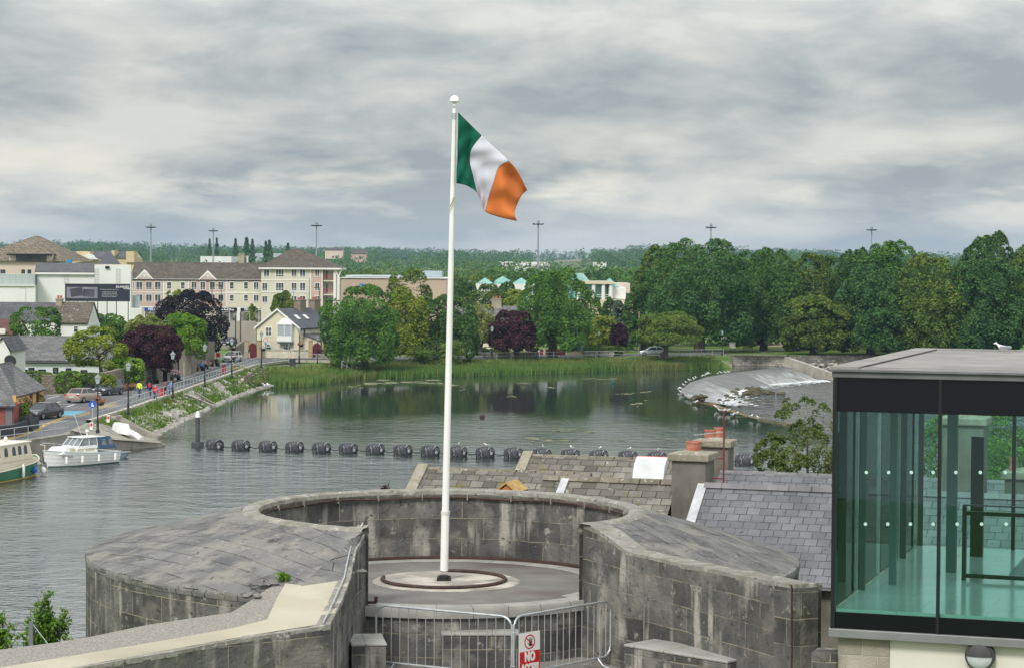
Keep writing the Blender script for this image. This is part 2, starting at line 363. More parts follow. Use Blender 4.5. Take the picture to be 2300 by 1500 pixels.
rim = lambda r, z, a: pol(r + 0.012 * noise.noise(Vector((a * 30, z, r))), a, z + 0.012 * noise.noise(Vector((a * 25, r, 3))))
b = MB()
b.loft([[pol(RI, a, 9.0) for a in an], [pol(RI, a, ZI - .16) for a in an]], close=False, cap=False, uvf=lambda i, j: (an[min(j, K)] * RI, 9.0 if i == 0 else ZI - .16))
b.loft([[pol(RO, a, 2.0) for a in an], [pol(RO, a, zo(a) - .01) for a in an]], close=False, cap=False, uvf=lambda i, j: (an[min(j, K)] * RO, 2.0 if i == 0 else 10.6))
b.build('wall', M_STONE, t, True, wloc=True)
b = MB()                       # rounded coping of the inner rim
b.loft([[rim(RI, ZI - .16, a) for a in an], [rim(RI - .035, ZI - .10, a) for a in an], [rim(RI - .02, ZI - .03, a) for a in an], [rim(RI + .05, ZI, a) for a in an], [rim(RI + .24, ZI - .01, a) for a in an], [rim(RI + .30, ZI - .06, a) for a in an]], close=False, cap=False)
b.build('coping', M_CAP, t, True, wloc=True)
b = MB(); rr = [RI + .29 + (RO - RI - .29) * i / 14 for i in range(15)]
def sl(r, a): return pol(r, a, ZI - .05 + (zo(a) - ZI + .05) * (r - RI - .29) / (RO - RI - .29) + 0.03 * noise.noise(Vector((r * 2.2, a * 7, 0))) * (1 if r < RO - .1 else 0))
RINGUV = lambda i, j: (rr[min(i, 14)] * 1.0 + 0.3 * math.sin(j), an[min(j, K)] * 4.6)
def suv(i, j):
    p = sl(rr[min(i, 14)], an[min(j, K)]); s_ = -1 if p[0] < CX else 1
    return (p[0] * .62 * -s_ + p[1] * .78 * -1, p[0] * .78 * s_ * -1 + p[1] * .62) if s_ < 0 else (p[0] * .62 - p[1] * .78, p[0] * .78 + p[1] * .62)
b.loft([[sl(r, a) for a in an] for r in rr], close=False, cap=False, uvf=suv)
b.loft([[sl(RO, a) for a in an], [rim(RO + .025, zo(a) - .05, a) for a in an], [pol(RO + .01, a, zo(a) - .13) for a in an]], close=False, cap=False)
b.build('sloping_parapet_top', M_SLAB, t, True, wloc=True)
# iron conduit round the inside of the rim with small brackets
b = MB(); b.tube([pol(RI - .05, a, ZI - .17 + .015 * math.sin(a * 9)) for a in an[14:-22]], 0.022, 6); b.build('iron_pipe', M_RUST, t, True, wloc=True)
for i in range(17, K - 24, 5):
    b = MB(); T = Matrix.Translation(pol(RI - .05, an[i], ZI - .14)) @ Matrix.Rotation(an[i], 4, 'Z'); b.box(-.03, .05, -.012, .012, -.07, .05, T); b.build('bracket', M_CAP, t, wloc=True)
# floor, curb, round pad, rails
b = MB(); b.lathe([(0, 0), (RI - .04, 0), (RI - .04, -.03)], (CX, CY, 10.0), 72); b.build('floor', M_TAR, t, wloc=True)
b = MB(); fa = [R(-128) + R(98) * i / 24 for i in range(25)]
b.loft([[pol(RI - .02, a, 8.9) for a in fa], [pol(RI - .02, a, 9.84) for a in fa]], close=False, cap=False, uvf=lambda i, j: (fa[min(j, 24)] * RI, 8.9 + i * .94))
b.build('step_wall', M_STONE, t, True, wloc=True)
b = MB(); b.loft([[pol(RI - .02, a, 9.84) for a in fa], [pol(RI + .04, a, 9.85) for a in fa], [pol(RI + .05, a, 9.98) for a in fa], [pol(RI + .02, a, 10.03) for a in fa], [pol(RI - .36, a, 10.03) for a in fa], [pol(RI - .38, a, 9.99) for a in fa]], close=False, cap=False, uvf=lambda i, j: (fa[min(j, 24)] * RI, i * .2))
b.build('curb', mat('curb stone', (0.27, 0.265, 0.25), (0.36, 0.355, 0.335), 2, 0.9, brick=(0.62, 2.0, (0.1, 0.09, 0.08), 0.008, 0.05), bump=.5), t, True, wloc=True)
b = MB(); b.lathe([(0, .02), (1.32, .018), (1.36, 0.0)], (CX + .05, CY, 10.004), 48); b.build('pole_pad', mat('worn pad', (0.23, 0.21, 0.19), (0.37, 0.345, 0.30), 1.5, .95, big2=((0.48, 0.45, 0.39), 1.2, .5, .62), bump=.4), t, wloc=True)
b = MB(); b.tube([(CX + .0 + 1.13 * math.cos(a), CY + 1.13 * math.sin(a), 10.05) for a in [R(-190) + R(285) * i / 50 for i in range(51)]], .035, 6); b.build('pivot_ring', M_RUST, t, True, wloc=True)
b = MB(); b.loft([[pol(r, R(-25) + R(230) * i / 70, z) for i in range(71)] for r, z in ((3.17, 10.0), (3.17, 10.05), (3.27, 10.05), (3.27, 10.0))], close=False, cap=False); b.build('traversing_rail', M_RUST, t, True, wloc=True)
b = MB(); b.loft([[pol(r, R(-40) + R(262) * i / 70, 10.006) for i in range(71)] for r in (2.72, 3.12)], close=False, cap=False, uvf=lambda i, j: (j * .15, i * .4)); b.build('paved_ring', MATS['curb stone'], t, wloc=True)
# right hand cheek wall
t = thing('cheek_wall', 'dark limestone block wall running forward on the right side of the turret opening', 'wall', (1.2, 39, 9))
def wallstrip(pts, th, side, m, capm, par, z0, mname='wall', ledge=0.05, base=0.03):
    """pts: [(x,y,ztop)] face line; th: thickness towards side"""
    f = MB(); c = MB(); acc = 0; back = []
    for i, (x, y, z) in enumerate(pts):
        a = Vector(pts[max(i - 1, 0)][:2]); q = Vector(pts[min(i + 1, len(pts) - 1)][:2]); d = (q - a).normalized(); nn = Vector((-d.y, d.x)) * side
        back.append((x + nn.x * th, y + nn.y * th, z))
    for i in range(len(pts) - 1):
        (x, y, z), (X, Y, Z) = pts[i], pts[i + 1]; ln = math.hypot(X - x, Y - y); n = max(1, int(ln / .25))
        for k in range(n):
            s, e = k / n, (k + 1) / n; L_ = lambda u, p=pts[i], q=pts[i + 1]: Vector(p).lerp(Vector(q), u); B_ = lambda u, p=back[i], q=back[i + 1]: Vector(p).lerp(Vector(q), u)
            p0, p1, q0, q1 = L_(s), L_(e), B_(s), B_(e)
            f.face([(p0.x, p0.y, z0), (p1.x, p1.y, z0), (p1.x, p1.y, p1.z - .06), (p0.x, p0.y, p0.z - .06)], [(acc + s * ln, z0), (acc + e * ln, z0), (acc + e * ln, p1.z), (acc + s * ln, p0.z)])
            f.face([(q1.x, q1.y, z0), (q0.x, q0.y, z0), (q0.x, q0.y, q0.z - .06), (q1.x, q1.y, q1.z - .06)])
            j = lambda p: p + Vector((noise.noise(p * 5) * .02, noise.noise(p * 4.3) * .02, noise.noise(p * 6.1) * .018 - .006))
            e0, e1, g0, g1 = j(p0), j(p1), j(q0), j(q1); dn = Vector((0, 0, -.075))
            c.face([e0 + dn, e1 + dn, e1, e0]); c.face([e0, e1, g1, g0]); c.face([g0, g1, g1 + dn, g0 + dn])
        acc += ln
    for i, j2 in ((0, 0), (-1, -1)):
        p, q = Vector(pts[i]), Vector(back[i]); f.face([(p.x, p.y, z0), (q.x, q.y, z0), (q.x, q.y, q.z - .06), (p.x, p.y, p.z - .06)]); c.face([p + Vector((0, 0, -.07)), q + Vector((0, 0, -.07)), q, p])
    f.build(mname, m, par, wloc=True); c.build('capping', capm, par, wloc=True)
def seg(px, py, D): p = P(px, py, D); return (p.x, p.y, p.z)
rw = [seg(1303, 1172, 39.2), seg(1345, 1190, 38.7), seg(1405, 1236, 37.85), seg(1530, 1264, 36.4), seg(1660, 1290, 34.9), seg(1785, 1312, 33.5)]
wallstrip(rw, 0.42, 1, M_STONE, M_CAP, t, 8.5)
e = rw[-1]; e2 = P(1845, 1335, 33.9)
wallstrip([e, (e2.x, e2.y, e[2] - .05)], 0.4, 1, M_STONE, M_CAP, t, 8.5, 'end_wall')
b = MB(); b.tube([(e[0] - .05, e[1] - .03, e[2]), (e[0] - .04, e[1] - .035, 9.9), (e[0] - .04, e[1] - .035, 8.6)], .014, 6); b.build('conduit', M_RUST, t, wloc=True)
# fill of paving between the cheek wall and the slope
b = MB(); p = [Vector(rw[0]), Vector(rw[2]), Vector(rw[3]), Vector(rw[4])]; q = [Vector(pol(RI + .5, A0, ZI - .12)), Vector(pol(RI + 1.4, A0 + .02, ZI - .33)), Vector(pol(RI + 2.2, A0 + .03, ZI - .5)), Vector(pol(RO - .1, A0 + .03, zo(0) + .02))]
for i in range(3): b.face([p[i] + Vector((.3, .2, -.09)), p[i + 1] + Vector((.3, .2, -.12)), q[i + 1], q[i]])
b.build('paving_fill', M_SLAB, t, wloc=True)
# step blocks at the foot of the walls
def block(px0, px1, py, D, zb, dep, rz, label, name='stone_step'):
    a, c = P(px0, py, D), P(px1, py, D); w = (c - a).length
    r = thing(name, label, 'step', (a.x, a.y, zb), rz)
    b = MB(); b.box(0, w, 0, dep, 0, a.z - zb); b.build('block', M_STONE, r, bevel=.02)
    b = MB(); b.box(-.01, w + .01, -.01, dep, a.z - zb + .002, a.z - zb + .05); b.build('tread', MATS['curb stone'], r, bevel=.02)
block(992, 1166, 1428, 37.75, 9.0, .5, 0.03, 'low stone step block built against the wall under the turret curb')
block(1402, 1700, 1452, 36.3, 8.4, .75, -1.08 + .3, 'long stone ledge at the foot of the dark block wall, right of the barriers')
block(790, 868, 1452, 36.0, 8.4, 1.0, R(8), 'short stone ledge at the foot of the left wall beside the barriers')
# floor behind the barriers
flat('courtyard_floor', [(-3.0, 30, 9.04), (4.6, 30, 9.04), (5.2, 38, 9.04), (2, 39.5, 9.04), (-3, 39.5, 9.04)], mat('courtyard paving', (0.19, 0.18, 0.165), (0.26, 0.25, 0.23), 1.2, 0.92, bump=.4))
# left terrace: gravel, cream path, wall
def Gs(px, py, a=10.5, k=0.09):
    d = ray(px, py); t = 0
    # z = a + k (Y - 33.5)
    tt = (a - 33.5 * k - CH) / (d.z - k * d.y); return Vector((d.x * tt, d.y * tt, CH + d.z * tt))
t = thing('terrace_wall', 'stepped limestone wall on the left carrying a cream concrete path edged with gravel', 'wall', (-4, 34, 9))
face = [P(828, 1178, 38.5), P(800, 1235, 37.5), Gs(787, 1300), Gs(764, 1355), Gs(741, 1402), Gs(560, 1430), Gs(330, 1471), Gs(170, 1500), Gs(-60, 1545)]
wallstrip([tuple(p) for p in face[:5]], 0.2, -1, M_STONE, M_CAP, t, 8.4, 'side_wall')
wallstrip([tuple(p) for p in face[4:]], 0.14, -1, M_STONE, M_CAP, t, 8.4, 'front_wall')
b = MB(); rl = [RI + .29, RI + .9, RI + 1.5, RI + 2.1, RO - .05]; wl_ = [face[0], face[0].lerp(face[1], .8), face[1].lerp(face[2], .6), face[2], face[2]]
for i in range(4): b.face([Vector(sl(rl[i], A1)), Vector(sl(rl[i + 1], A1)), wl_[i + 1] + Vector((-.02, 0, -.03)), wl_[i] + Vector((-.02, 0, -.03))])
b.build('paving_fill', M_SLAB, t, wloc=True)
up = lambda p, d=0.0: Vector((p.x, p.y, p.z + d))
pth = [(650, 1292), (700, 1284), (789, 1290), (764, 1350), (738, 1396), (560, 1424), (330, 1465), (165, 1496), (-60, 1538), (-60, 1504), (0, 1496), (300, 1447), (520, 1408), (600, 1388), (622, 1340)]
b = MB(); PP = [Gs(*p) + Vector((0, 0, -.012)) for p in pth]
for tr in tessellate_polygon([PP]): b.face([PP[i] for i in tr])
b.build('concrete_path', M_PATH, t, wloc=True)
grv = [(-60, 1462), (0, 1453), (120, 1438), (205, 1424), (330, 1398), (450, 1380), (520, 1370), (560, 1345), (600, 1318), (640, 1292), (665, 1288), (720, 1400), (400, 1440), (0, 1505), (-60, 1515)]
b = MB(); PP = [Gs(*p) + Vector((0, 0, -.03)) for p in grv]
for tr in tessellate_polygon([PP]): b.face([PP[i] for i in tr])
b.build('gravel_strip', M_GRAV, t, wloc=True)
g = [Gs(*p) + Vector((0, 0, -.03)) for p in grv[:9]]
b = MB()
for i in range(8): b.face([g[i], g[i + 1], g[i + 1] - Vector((0, 0, 4)), g[i] - Vector((0, 0, 4))])
b.build('outer_wall', M_STONE, t, wloc=True)
b = MB(); b.tube([Vector(p) + Vector((-.10, 0, .03 + .01 * (i % 2))) for i, p in enumerate(face[0:5])], .014, 5); b.build('cable', M_GALV, t, True, wloc=True)
RC = random.Random(8); b = MB()
for k in range(46):
    q = Gs(*RC.choice(((655, 1286), (690, 1281), (730, 1279), (770, 1284), (610, 1310), (575, 1336), (700, 1283)))) + Vector((RC.gauss(0, .16), RC.gauss(0, .14), 0)); s_ = RC.uniform(.03, .11); b.blob(q, (s_, s_ * .8, s_ * .5), 6, 4, .3, RC)
tag(b.build('stone_rubble', M_SLAB), kind='stuff')
p = Gs(637, 1304); w_ = thing('grass_tuft', 'tuft of green weeds growing at the corner between the gravel, the path and the slabs', 'weed', tuple(p)); gq = np.random.default_rng(5); n_ = 260
P0 = gq.normal(size=(n_, 3)) * np.array([.05, .04, .035]) + np.array([0, 0, .06])
tuft = (P0, gq.normal(size=(n_, 3)) + np.array([0, 0, .5]))
t = thing('iron_hinge', 'rusty iron hinge bracket on the curb at the left wall of the turret opening', 'bracket', tuple(P(838, 1352, 38.3))); b = MB(); b.box(-.10, .06, -.03, .03, -.02, .02); b.build('strap', M_RUST, t); b = MB(); b.box(.02, .08, -.04, .04, .0, .10); b.build('pin_block', M_RUST, t, bevel=.01)
# ---- flagpole and flag
BP = Vector((CX, CY, 10.02)); TP = P(1021, 228, CY)
t = thing('flagpole', 'tall tapering white flagpole rising from the round pad of the turret', 'flagpole', tuple(BP))
top = TP - BP
L_ = lambda u: top * u
b = MB(); b.tube([L_(0.02), L_(.14), L_(.145), L_(.6), L_(.985)], [.074, .074, .066, .055, .036], 16); b.build('pole', M_WHITE, t, True)
b = MB(); b.tube([L_(.139), L_(.146)], .082, 16); b.build('joint_collar', mat('worn white', (.62, .61, .56), (.75, .74, .7), 9, .5), t, True)
b = MB(); b.lathe([(0, .02), (.075, .0), (.09, .015), (.085, .06), (.06, .1), (.02, .125), (0, .128)], tuple(top - Vector((0, 0, .02))), 20); b.lathe([(.028, -.05), (.034, -.05), (.034, .0), (.06, .02)], tuple(top - Vector((0, 0, .03))), 12); b.build('finial_cap', M_WHITE, t, True)
b = MB(); b.tube([L_(.962), L_(.975)], .042, 12); b.build('metal_sleeve', M_GALV, t, True)
b = MB(); b.box(-.13, .13, -.13, .13, -.01, .02); b.lathe([(.1, .02), (.1, .09), (.08, .1)], n=14)
for sx_ in (-1, 1):
    for sy_ in (-1, 1): b.lathe([(.018, 0), (.018, .07), (0, .075)], (sx_ * .105, sy_ * .105, .0), 6)
b.build('base_plate', mat('black iron', (.02, .02, .022), (.04, .036, .034), 9, .6), t, True)
cl = L_(.79); b = MB(); b.tube([cl + Vector((.03, -.06, .1)), cl + Vector((-.0, -.08, 0)), cl + Vector((-.07, -.09, -.13))], .012, 6); b.build('halyard', mat('cord', (.45, .4, .25), None, rough=.8), t, True)
def bez(pts, n):   # catmull-rom through pixel points
    pts = [Vector(p) for p in pts]; q = [pts[0] * 2 - pts[1]] + pts + [pts[-1] * 2 - pts[-2]]; L0 = []
    for i in range(n + 1):
        u = i / n * (len(pts) - 1); k = min(int(u), len(pts) - 2); w = u - k; p0, p1, p2, p3 = q[k:k + 4]
        L0.append(.5 * ((2 * p1) + (p2 - p0) * w + (2 * p0 - 5 * p1 + 4 * p2 - p3) * w * w + (3 * p1 - p0 - 3 * p2 + p3) * w ** 3))
    return L0
NV = 36; NS = 14
cols = [bez(c, NV) for c in (((1029, 253), (1028, 330), (1025, 412)), ((1055, 279), (1042, 330), (1040, 380), (1049, 418)), ((1082, 305), (1060, 335), (1055, 362), (1062, 395), (1071, 433)),
        ((1113, 334), (1086, 366), (1081, 405), (1081, 456)), ((1143, 362), (1120, 378), (1109, 410), (1098, 445), (1090, 476)), ((1163, 386), (1148, 405), (1139, 430), (1130, 458), (1124, 489)), ((1184, 428), (1173, 438), (1164, 455), (1156, 478), (1161, 497)))]
FL = thing('irish_tricolour_flag', 'green, white and orange striped flag blowing to the right from the white pole', 'flag', tuple(P(1029, 253, CY - .05)))
fm = mat('flag cloth', (1, 1, 1)); 
def flagpart(name, s0, s1, m):
    rings = []
    for i in range(s0 * NS, s1 * NS + 1):
        u = i / NS; k = min(int(u), 5); w = u - k; row = []
        for j in range(NV + 1):
            p = [cols[max(0, min(6, k + d))][j] for d in (-1, 0, 1, 2)]
            q = .5 * ((2 * p[1]) + (p[2] - p[0]) * w + (2 * p[0] - 5 * p[1] + 4 * p[2] - p[3]) * w * w + (3 * p[1] - p[0] - 3 * p[2] + p[3]) * w ** 3)
            vv = j / NV; uu = u / 6
            dep = -.05 + .33 * uu + .20 * uu ** .7 * math.sin(uu * 7.5 - vv * 3.0) + .045 * math.sin(vv * 13 + uu * 6) * uu ** .5 + .03 * math.sin(vv * 5 - uu * 22) * min(1, uu * 4) + .02 * math.sin(uu * 35 + vv * 18) * (1 - uu)
            row.append(P(q.x, q.y, CY + dep))
        rings.append(row)
    b = MB(); b.loft(rings, close=False, cap=False, uvf=lambda i, j: (i / 60, j / 60)); o = b.build(name, m, FL, True, wloc=True)
    sd_ = o.modifiers.new('s', 'SOLIDIFY'); sd_.thickness = .006; return o
flagpart('green_stripe', 0, 2, mat('green cloth', (.001, .115, .065), (.002, .135, .078), 3, .75, trans=.22))
flagpart('white_stripe', 2, 4, mat('white cloth', (.66, .67, .75), (.70, .70, .77), 3, .75, trans=.22))
flagpart('orange_stripe', 4, 6, mat('orange cloth', (.66, .185, .045), (.74, .23, .055), 2, .75, trans=.22))
# ---- crowd barriers and sign
def barrier(pa, pb, D0, D1, py0, py1, label):
    a, c = P(pa, py0, D0), P(pb, py1, D1); w = (Vector(c[:2]) - Vector(a[:2])).length; ang = math.atan2(c.y - a.y, c.x - a.x); zt = (a.z + c.z) / 2; H = zt - 9.06
    r = thing('crowd_barrier', label, 'barrier', (a.x, a.y, 9.05), ang, 'crowd control barriers')
    H = 10.15 - 9.05
    rr_ = .19; fr = []
    for cx_, cz_, s in ((w - rr_, H - rr_, 0), (rr_, H - rr_, 90), (rr_, .16 + rr_, 180), (w - rr_, .16 + rr_, 270)):
        for k in range(7): q = R(s + 15 * k); fr.append((cx_ + rr_ * math.cos(q), 0, cz_ + rr_ * math.sin(q)))
    fr.append(fr[0]); b = MB(); b.tube(fr, .019, 8); b.build('frame', M_GALV, r, True)
    n = 15
    for k in range(n):
        x = .13 + (w - .26) * k / (n - 1); b = MB(); b.tube([(x, 0, .165), (x, 0, H - .005)], .0075, 6); b.build('bar', M_GALV, r, True)
    for x in (.35, w - .35): b = MB(); b.tube([(x, -.30, 0.01), (x, -.12, .05), (x, 0, .17), (x, .12, .05), (x, .30, 0.01)], .014, 6); b.build('foot', M_GALV, r, True)
    for z in (.3, H - .25): b = MB(); b.tube([(w, 0, z), (w + .055, 0, z), (w + .055, 0, z - .08)], .01, 6); b.build('hook', M_GALV, r, True)
    return r
barrier(845, 1150, 37.55, 36.35, 1366, 1390, 'left crowd barrier of galvanised steel without a sign')
br = barrier(1154, 1372, 36.35, 38.25, 1390, 1352, 'right crowd barrier of galvanised steel carrying the no access sign')
a, c = P(1166, 1422, 36.38), P(1229, 1413, 36.80); ang = math.atan2(c.y - a.y, c.x - a.x); w = .455
sg = thing('no_access_sign', 'red and white NO ACCESS sign hung on the right crowd barrier', 'sign', (a.x, a.y - .02, a.z), ang); sg.rotation_euler = (0, R(-1), ang)
b = MB(); b.box(0, w, -.004, .004, -.72, 0); b.build('board', mat('sign white', (.72, .72, .70), None, rough=.45), sg)
b = MB(); b.box(.005, w - .005, -.0065, -.0045, -.715, -.305); b.build('red_panel', mat('sign red', (.52, .018, .022), None, rough=.45), sg)
SW, SR, SBk = MATS['sign white'], MATS['sign red'], mat('sign black', (.02, .02, .02), None, rough=.5)
textobj('NO', .20, SW, sg, (w / 2, -.008, -.46), FR, sx=.72, bold=.012); textobj('ACCESS', .175, SW, sg, (w / 2, -.008, -.635), FR, sx=.62, bold=.012)
b = MB(); b.loft([[(w / 2 + r_ * math.cos(q), y_, -.155 + r_ * math.sin(q)) for q in [6.2832 * k / 32 for k in range(33)]] for r_, y_ in ((.118, -.0048), (.118, -.0068), (.098, -.0068), (.098, -.0048))], close=False, cap=False)
T = Matrix.Translation((w / 2, 0, -.155)) @ Matrix.Rotation(R(42), 4, 'Y'); b.box(-.10, .10, -.0092, -.0072, -.009, .009, T); b.build('prohibition_ring', SR, sg)
b = MB(); b.box(w / 2 - .012, w / 2 + .048, -.0066, -.0046, -.225, -.155)
for k, (dx, h_, tl) in enumerate(((-.006, .05, -12), (.011, .066, -4), (.027, .068, 4), (.043, .052, 11))):
    T = Matrix.Translation((w / 2 + dx, 0, -.157)) @ Matrix.Rotation(R(tl), 4, 'Y'); b.box(-.0055, .0055, -.0066, -.0046, 0, h_, T)
T = Matrix.Translation((w / 2 - .008, 0, -.205)) @ Matrix.Rotation(R(-48), 4, 'Y'); b.box(-.006, .006, -.0066, -.0046, 0, .052, T)
b.build('hand_symbol', SBk, sg)
# ================================================================ GLASS PAVILION AND NEAR ROOFS
ANG = math.atan2(-.32, .947); U = Vector((math.cos(ANG), math.sin(ANG), 0)); V2 = Vector((-U.y, U.x, 0))
M_ALU = mat('grey aluminium', (0.20, 0.205, 0.215), (0.24, 0.245, 0.255), 3, .5, metal=.3)
M_LEAD = mat('roof membrane', (0.22, 0.21, 0.205), (0.29, 0.28, 0.27), 1.2, .85, spots=((0.12, .11, .10), 3, .62, .72), bump=.3)
M_BLKF = mat('black frame', (0.014, 0.015, 0.018), None, rough=.35)
def glassmat(name, tint, refl=1.45, rough=0.01):
    m = bpy.data.materials.new(name); m.use_nodes = True; t = m.node_tree; n = t.nodes; l = t.links; n.remove(n['Principled BSDF'])
    tr = n.new('ShaderNodeBsdfTransparent'); tr.inputs[0].default_value = tint + (1,); gl = n.new('ShaderNodeBsdfGlossy'); gl.inputs['Roughness'].default_value = rough; gl.inputs[0].default_value = (.9, .95, .95, 1)
    fr = n.new('ShaderNodeFresnel'); fr.inputs[0].default_value = refl; ms = n.new('ShaderNodeMixShader'); l.new(fr.outputs[0], ms.inputs[0]); l.new(tr.outputs[0], ms.inputs[1]); l.new(gl.outputs[0], ms.inputs[2]); l.new(ms.outputs[0], n['Material Output'].inputs[0]); return m
M_GLASS = glassmat('green tinted glass', (.73, .94, .90)); M_GLASS2 = glassmat('clear green glass', (.94, .985, .975), 1.15)
M_SPAN = mat('black spandrel glass', (.006, .007, .010), None, rough=.05, spec=.25)
M_FLOOR = mat('pale pavilion floor', (.66, .68, .66), (.72, .73, .72), 1, .14, spec=.6, brick=(.6, .6, (.5, .52, .5), .008, .03))
O = P(1868, 1408, 31.0); O.z = 0
zf0, zs0, zg0, zg1, zs1, zt = 10.74, 10.86, 11.13, 13.83, 14.30, 14.42
g = thing('glass_pavilion', 'modern pavilion of green tinted glass with a flat grey roof and black mullions', 'building', (O.x, O.y, zf0), ANG)
WL, DP = 6.0, 7.6; z = lambda q: q - zf0
b = MB(); b.box(-.04, WL, -.04, DP, z(zf0), z(zs0)); b.build('floor_edge_trim', M_ALU, g, bevel=.01)
b = MB(); b.box(.05, WL, .05, DP - .05, z(zs0) + .002, z(zg0)); b.build('floor_slab', M_FLOOR, g)
b = MB(); b.box(-.03, WL, -.03, DP + .03, z(zs1), z(zt) - .04); b.box(-.07, WL, -.07, DP + .07, z(zt) - .04, z(zt)); b.build('roof_fascia', mat('roof fascia', (.125, .125, .14), (.165, .165, .18), 2, .5, metal=.2), g, bevel=.008)
b = MB(); b.box(.33, WL, .30, .36, z(zt), z(zt) + .012); b.box(-.05, .34, -.05, DP + .05, z(zt) + .001, z(zt) + .03); b.box(.34, WL, DP - .26, DP + .05, z(zt) + .001, z(zt) + .03); b.box(.30, .34, .34, DP - .26, z(zt) - .02, z(zt) + .028); b.build('roof_upstand', M_LEAD, g)
b = MB(); b.box(.34, WL, -.03, DP - .26, z(zt) - .03, z(zt) + .004); b.build('roof_deck', M_LEAD, g)
xs = [0, 1.44, 2.88, 4.32, 5.76]
for k in range(4):
    x0, x1 = xs[k] + .025, xs[k + 1] - .025
    b = MB(); b.box(x0, x1, .02, .032, z(zg0) - .04, z(zg1)); b.build('glass_pane', M_GLASS, g)
    b = MB(); b.box(x0, x1, .012, .034, z(zg1) + .004, z(zs1)); b.build('upper_spandrel', M_SPAN, g)
    b = MB(); b.box(x0, x1, .012, .034, z(zs0) + .003, z(zg0) - .044); b.build('lower_spandrel', M_SPAN, g)
for k in range(1, 5):
    b = MB(); b.box(xs[k] - .022, xs[k] + .022, -.02, .06, z(zs0) + .002, z(zs1) - .001); b.build('mullion', M_BLKF, g)
b = MB(); b.box(-.015, .045, -.02, .06, z(zs0) + .002, z(zs1) - .001); b.build('corner_post', M_BLKF, g)
for y0, y1 in ((.08, 1.9), (1.94, 3.8), (3.84, 5.7), (5.74, 7.5)):
    b = MB(); b.box(.012, .024, y0, y1, z(zg0) + .003, z(zg1)); b.build('side_pane', M_GLASS2, g)
    b = MB(); b.box(.008, .03, y0, y1, z(zg1) + .003, z(zs1) - .002); b.build('side_spandrel', M_SPAN, g)
for y0 in (1.88, 5.68, 7.5): b = MB(); b.box(.035, .12, y0, y0 + .06, z(zg0) + .003, z(zs1) - .002); b.build('side_column', mat('grey steel', (.07, .09, .095), None, rough=.5), g)
for k in range(4): b = MB(); b.box(xs[k] + .2, xs[k + 1] + .18, DP - .03, DP - .02, z(zg0) + .003, z(zs1) - .002); b.build('rear_pane', M_GLASS2, g)
for k in range(1, 5): b = MB(); b.box(xs[k] + .14, xs[k] + .20, DP - .08, DP, z(zg0) + .003, z(zs1) - .002); b.build('rear_mullion', M_BLKF, g)
b = MB(); b.box(1.05, 1.25, 6.4, 6.55, z(zg0) + .003, z(zg1) - .75); b.build('dark_door', M_BLKF, g)
b = MB(); b.box(.35, .45, 2.6, 2.7, z(zg0) + .003, z(zs1) - .002); b.build('steel_column', mat('teal steel', (.10, .16, .17), None, rough=.5), g)
b = MB(); b.box(.95, 1.10, 4.3, 4.45, z(zg0) + .003, z(zs1) - .002); b.build('steel_column', MATS['teal steel'], g)
b = MB(); b.box(1.9, 4.6, 3.9, 6.6, z(zg0) + .003, z(zg0) + .012); b.build('stairwell_opening', M_BLKF, g)
# inner balustrade
for zz_ in (1.12, .98, .04): b = MB(); b.box(1.30, WL, 3.50, 3.56, z(zg0) + zz_, z(zg0) + zz_ + (.02 if zz_ > 1.1 else .06)); b.build('balustrade_rail', M_BLKF, g)
for x in (1.30, 2.75, 4.2): b = MB(); b.box(x, x + .06, 3.48, 3.58, z(zg0) + .003, z(zg0) + 1.12); b.build('balustrade_post', M_BLKF, g)
b = MB(); b.box(1.36, 2.74, 3.52, 3.53, z(zg0) + .105, z(zg0) + .975); b.build('balustrade_glass', M_GLASS2, g); b = MB(); b.box(2.82, 4.19, 3.52, 3.53, z(zg0) + .105, z(zg0) + .975); b.build('balustrade_glass', M_GLASS2, g)
M_DOT = mat('white dot', (.42, .62, .56), None, rough=.5)
for py, pxs in ((1060, (1946, 1996, 2047, 2096, 2147, 2202, 2258)), (1176, (1944, 1994, 2045, 2096, 2150, 2205, 2260))):
    for px in pxs:
        d = ray(px, py); nn = V2; tt = ((O + V2 * .012) - Vector((0, 0, 0))).dot(nn) / d.dot(nn); p = Vector((d.x * tt, d.y * tt, CH + d.z * tt))
        b = MB(); T = rotm(ANG, p); b.loft([[T @ Vector((.024 * math.cos(6.2832 * k / 14), y_, .024 * math.sin(6.2832 * k / 14))) for k in range(14)] for y_ in (-.003, .0)]); b.build('glass_dot', M_DOT, g, wloc=True)
# plinth and bulkhead lamp
pl = thing('plinth_wall', 'cream rendered wall with a stone end under the glass pavilion', 'wall', (O.x, O.y, 6), ANG)
b = MB(); b.box(.78, WL, .12, .5, 0, zf0 - 6 - .003); b.build('render', mat('cream render', (.66, .64, .585), (.60, .575, .52), .7, .9, streak=((.40, .37, .31), 2, (1, 1, .15), .5, .7, .5)), pl)
b = MB(); b.box(.07, .777, .10, .5, 0, zf0 - 6 - .003); b.build('stone_face', mat('sandy stone blocks', (.27, .25, .21), (.36, .335, .28), 2, .93, brick=(.42, .30, (.42, .40, .35), .010, .18), bump=.9), pl)
b = MB(); b.box(-.28, .067, .02, .5, 0, 4.5); b.build('stone_pier', M_STONE, pl)
p = P(2200, 1473, 30.35)
lm = thing('bulkhead_lamp', 'round grey bulkhead lamp on the cream wall under the pavilion', 'lamp', tuple(p), ANG)
T = Matrix.Rotation(R(90), 4, 'X')
def disc(name, prof, m, par, hw=None, n=28):
    b = MB(); b.loft([[(max(r, 1e-4) * math.cos(6.2832 * k / n), -y_, max(r, 1e-4) * math.sin(6.2832 * k / n)) for k in range(n)] for r, y_ in prof]); return b.build(name, m, par, True)
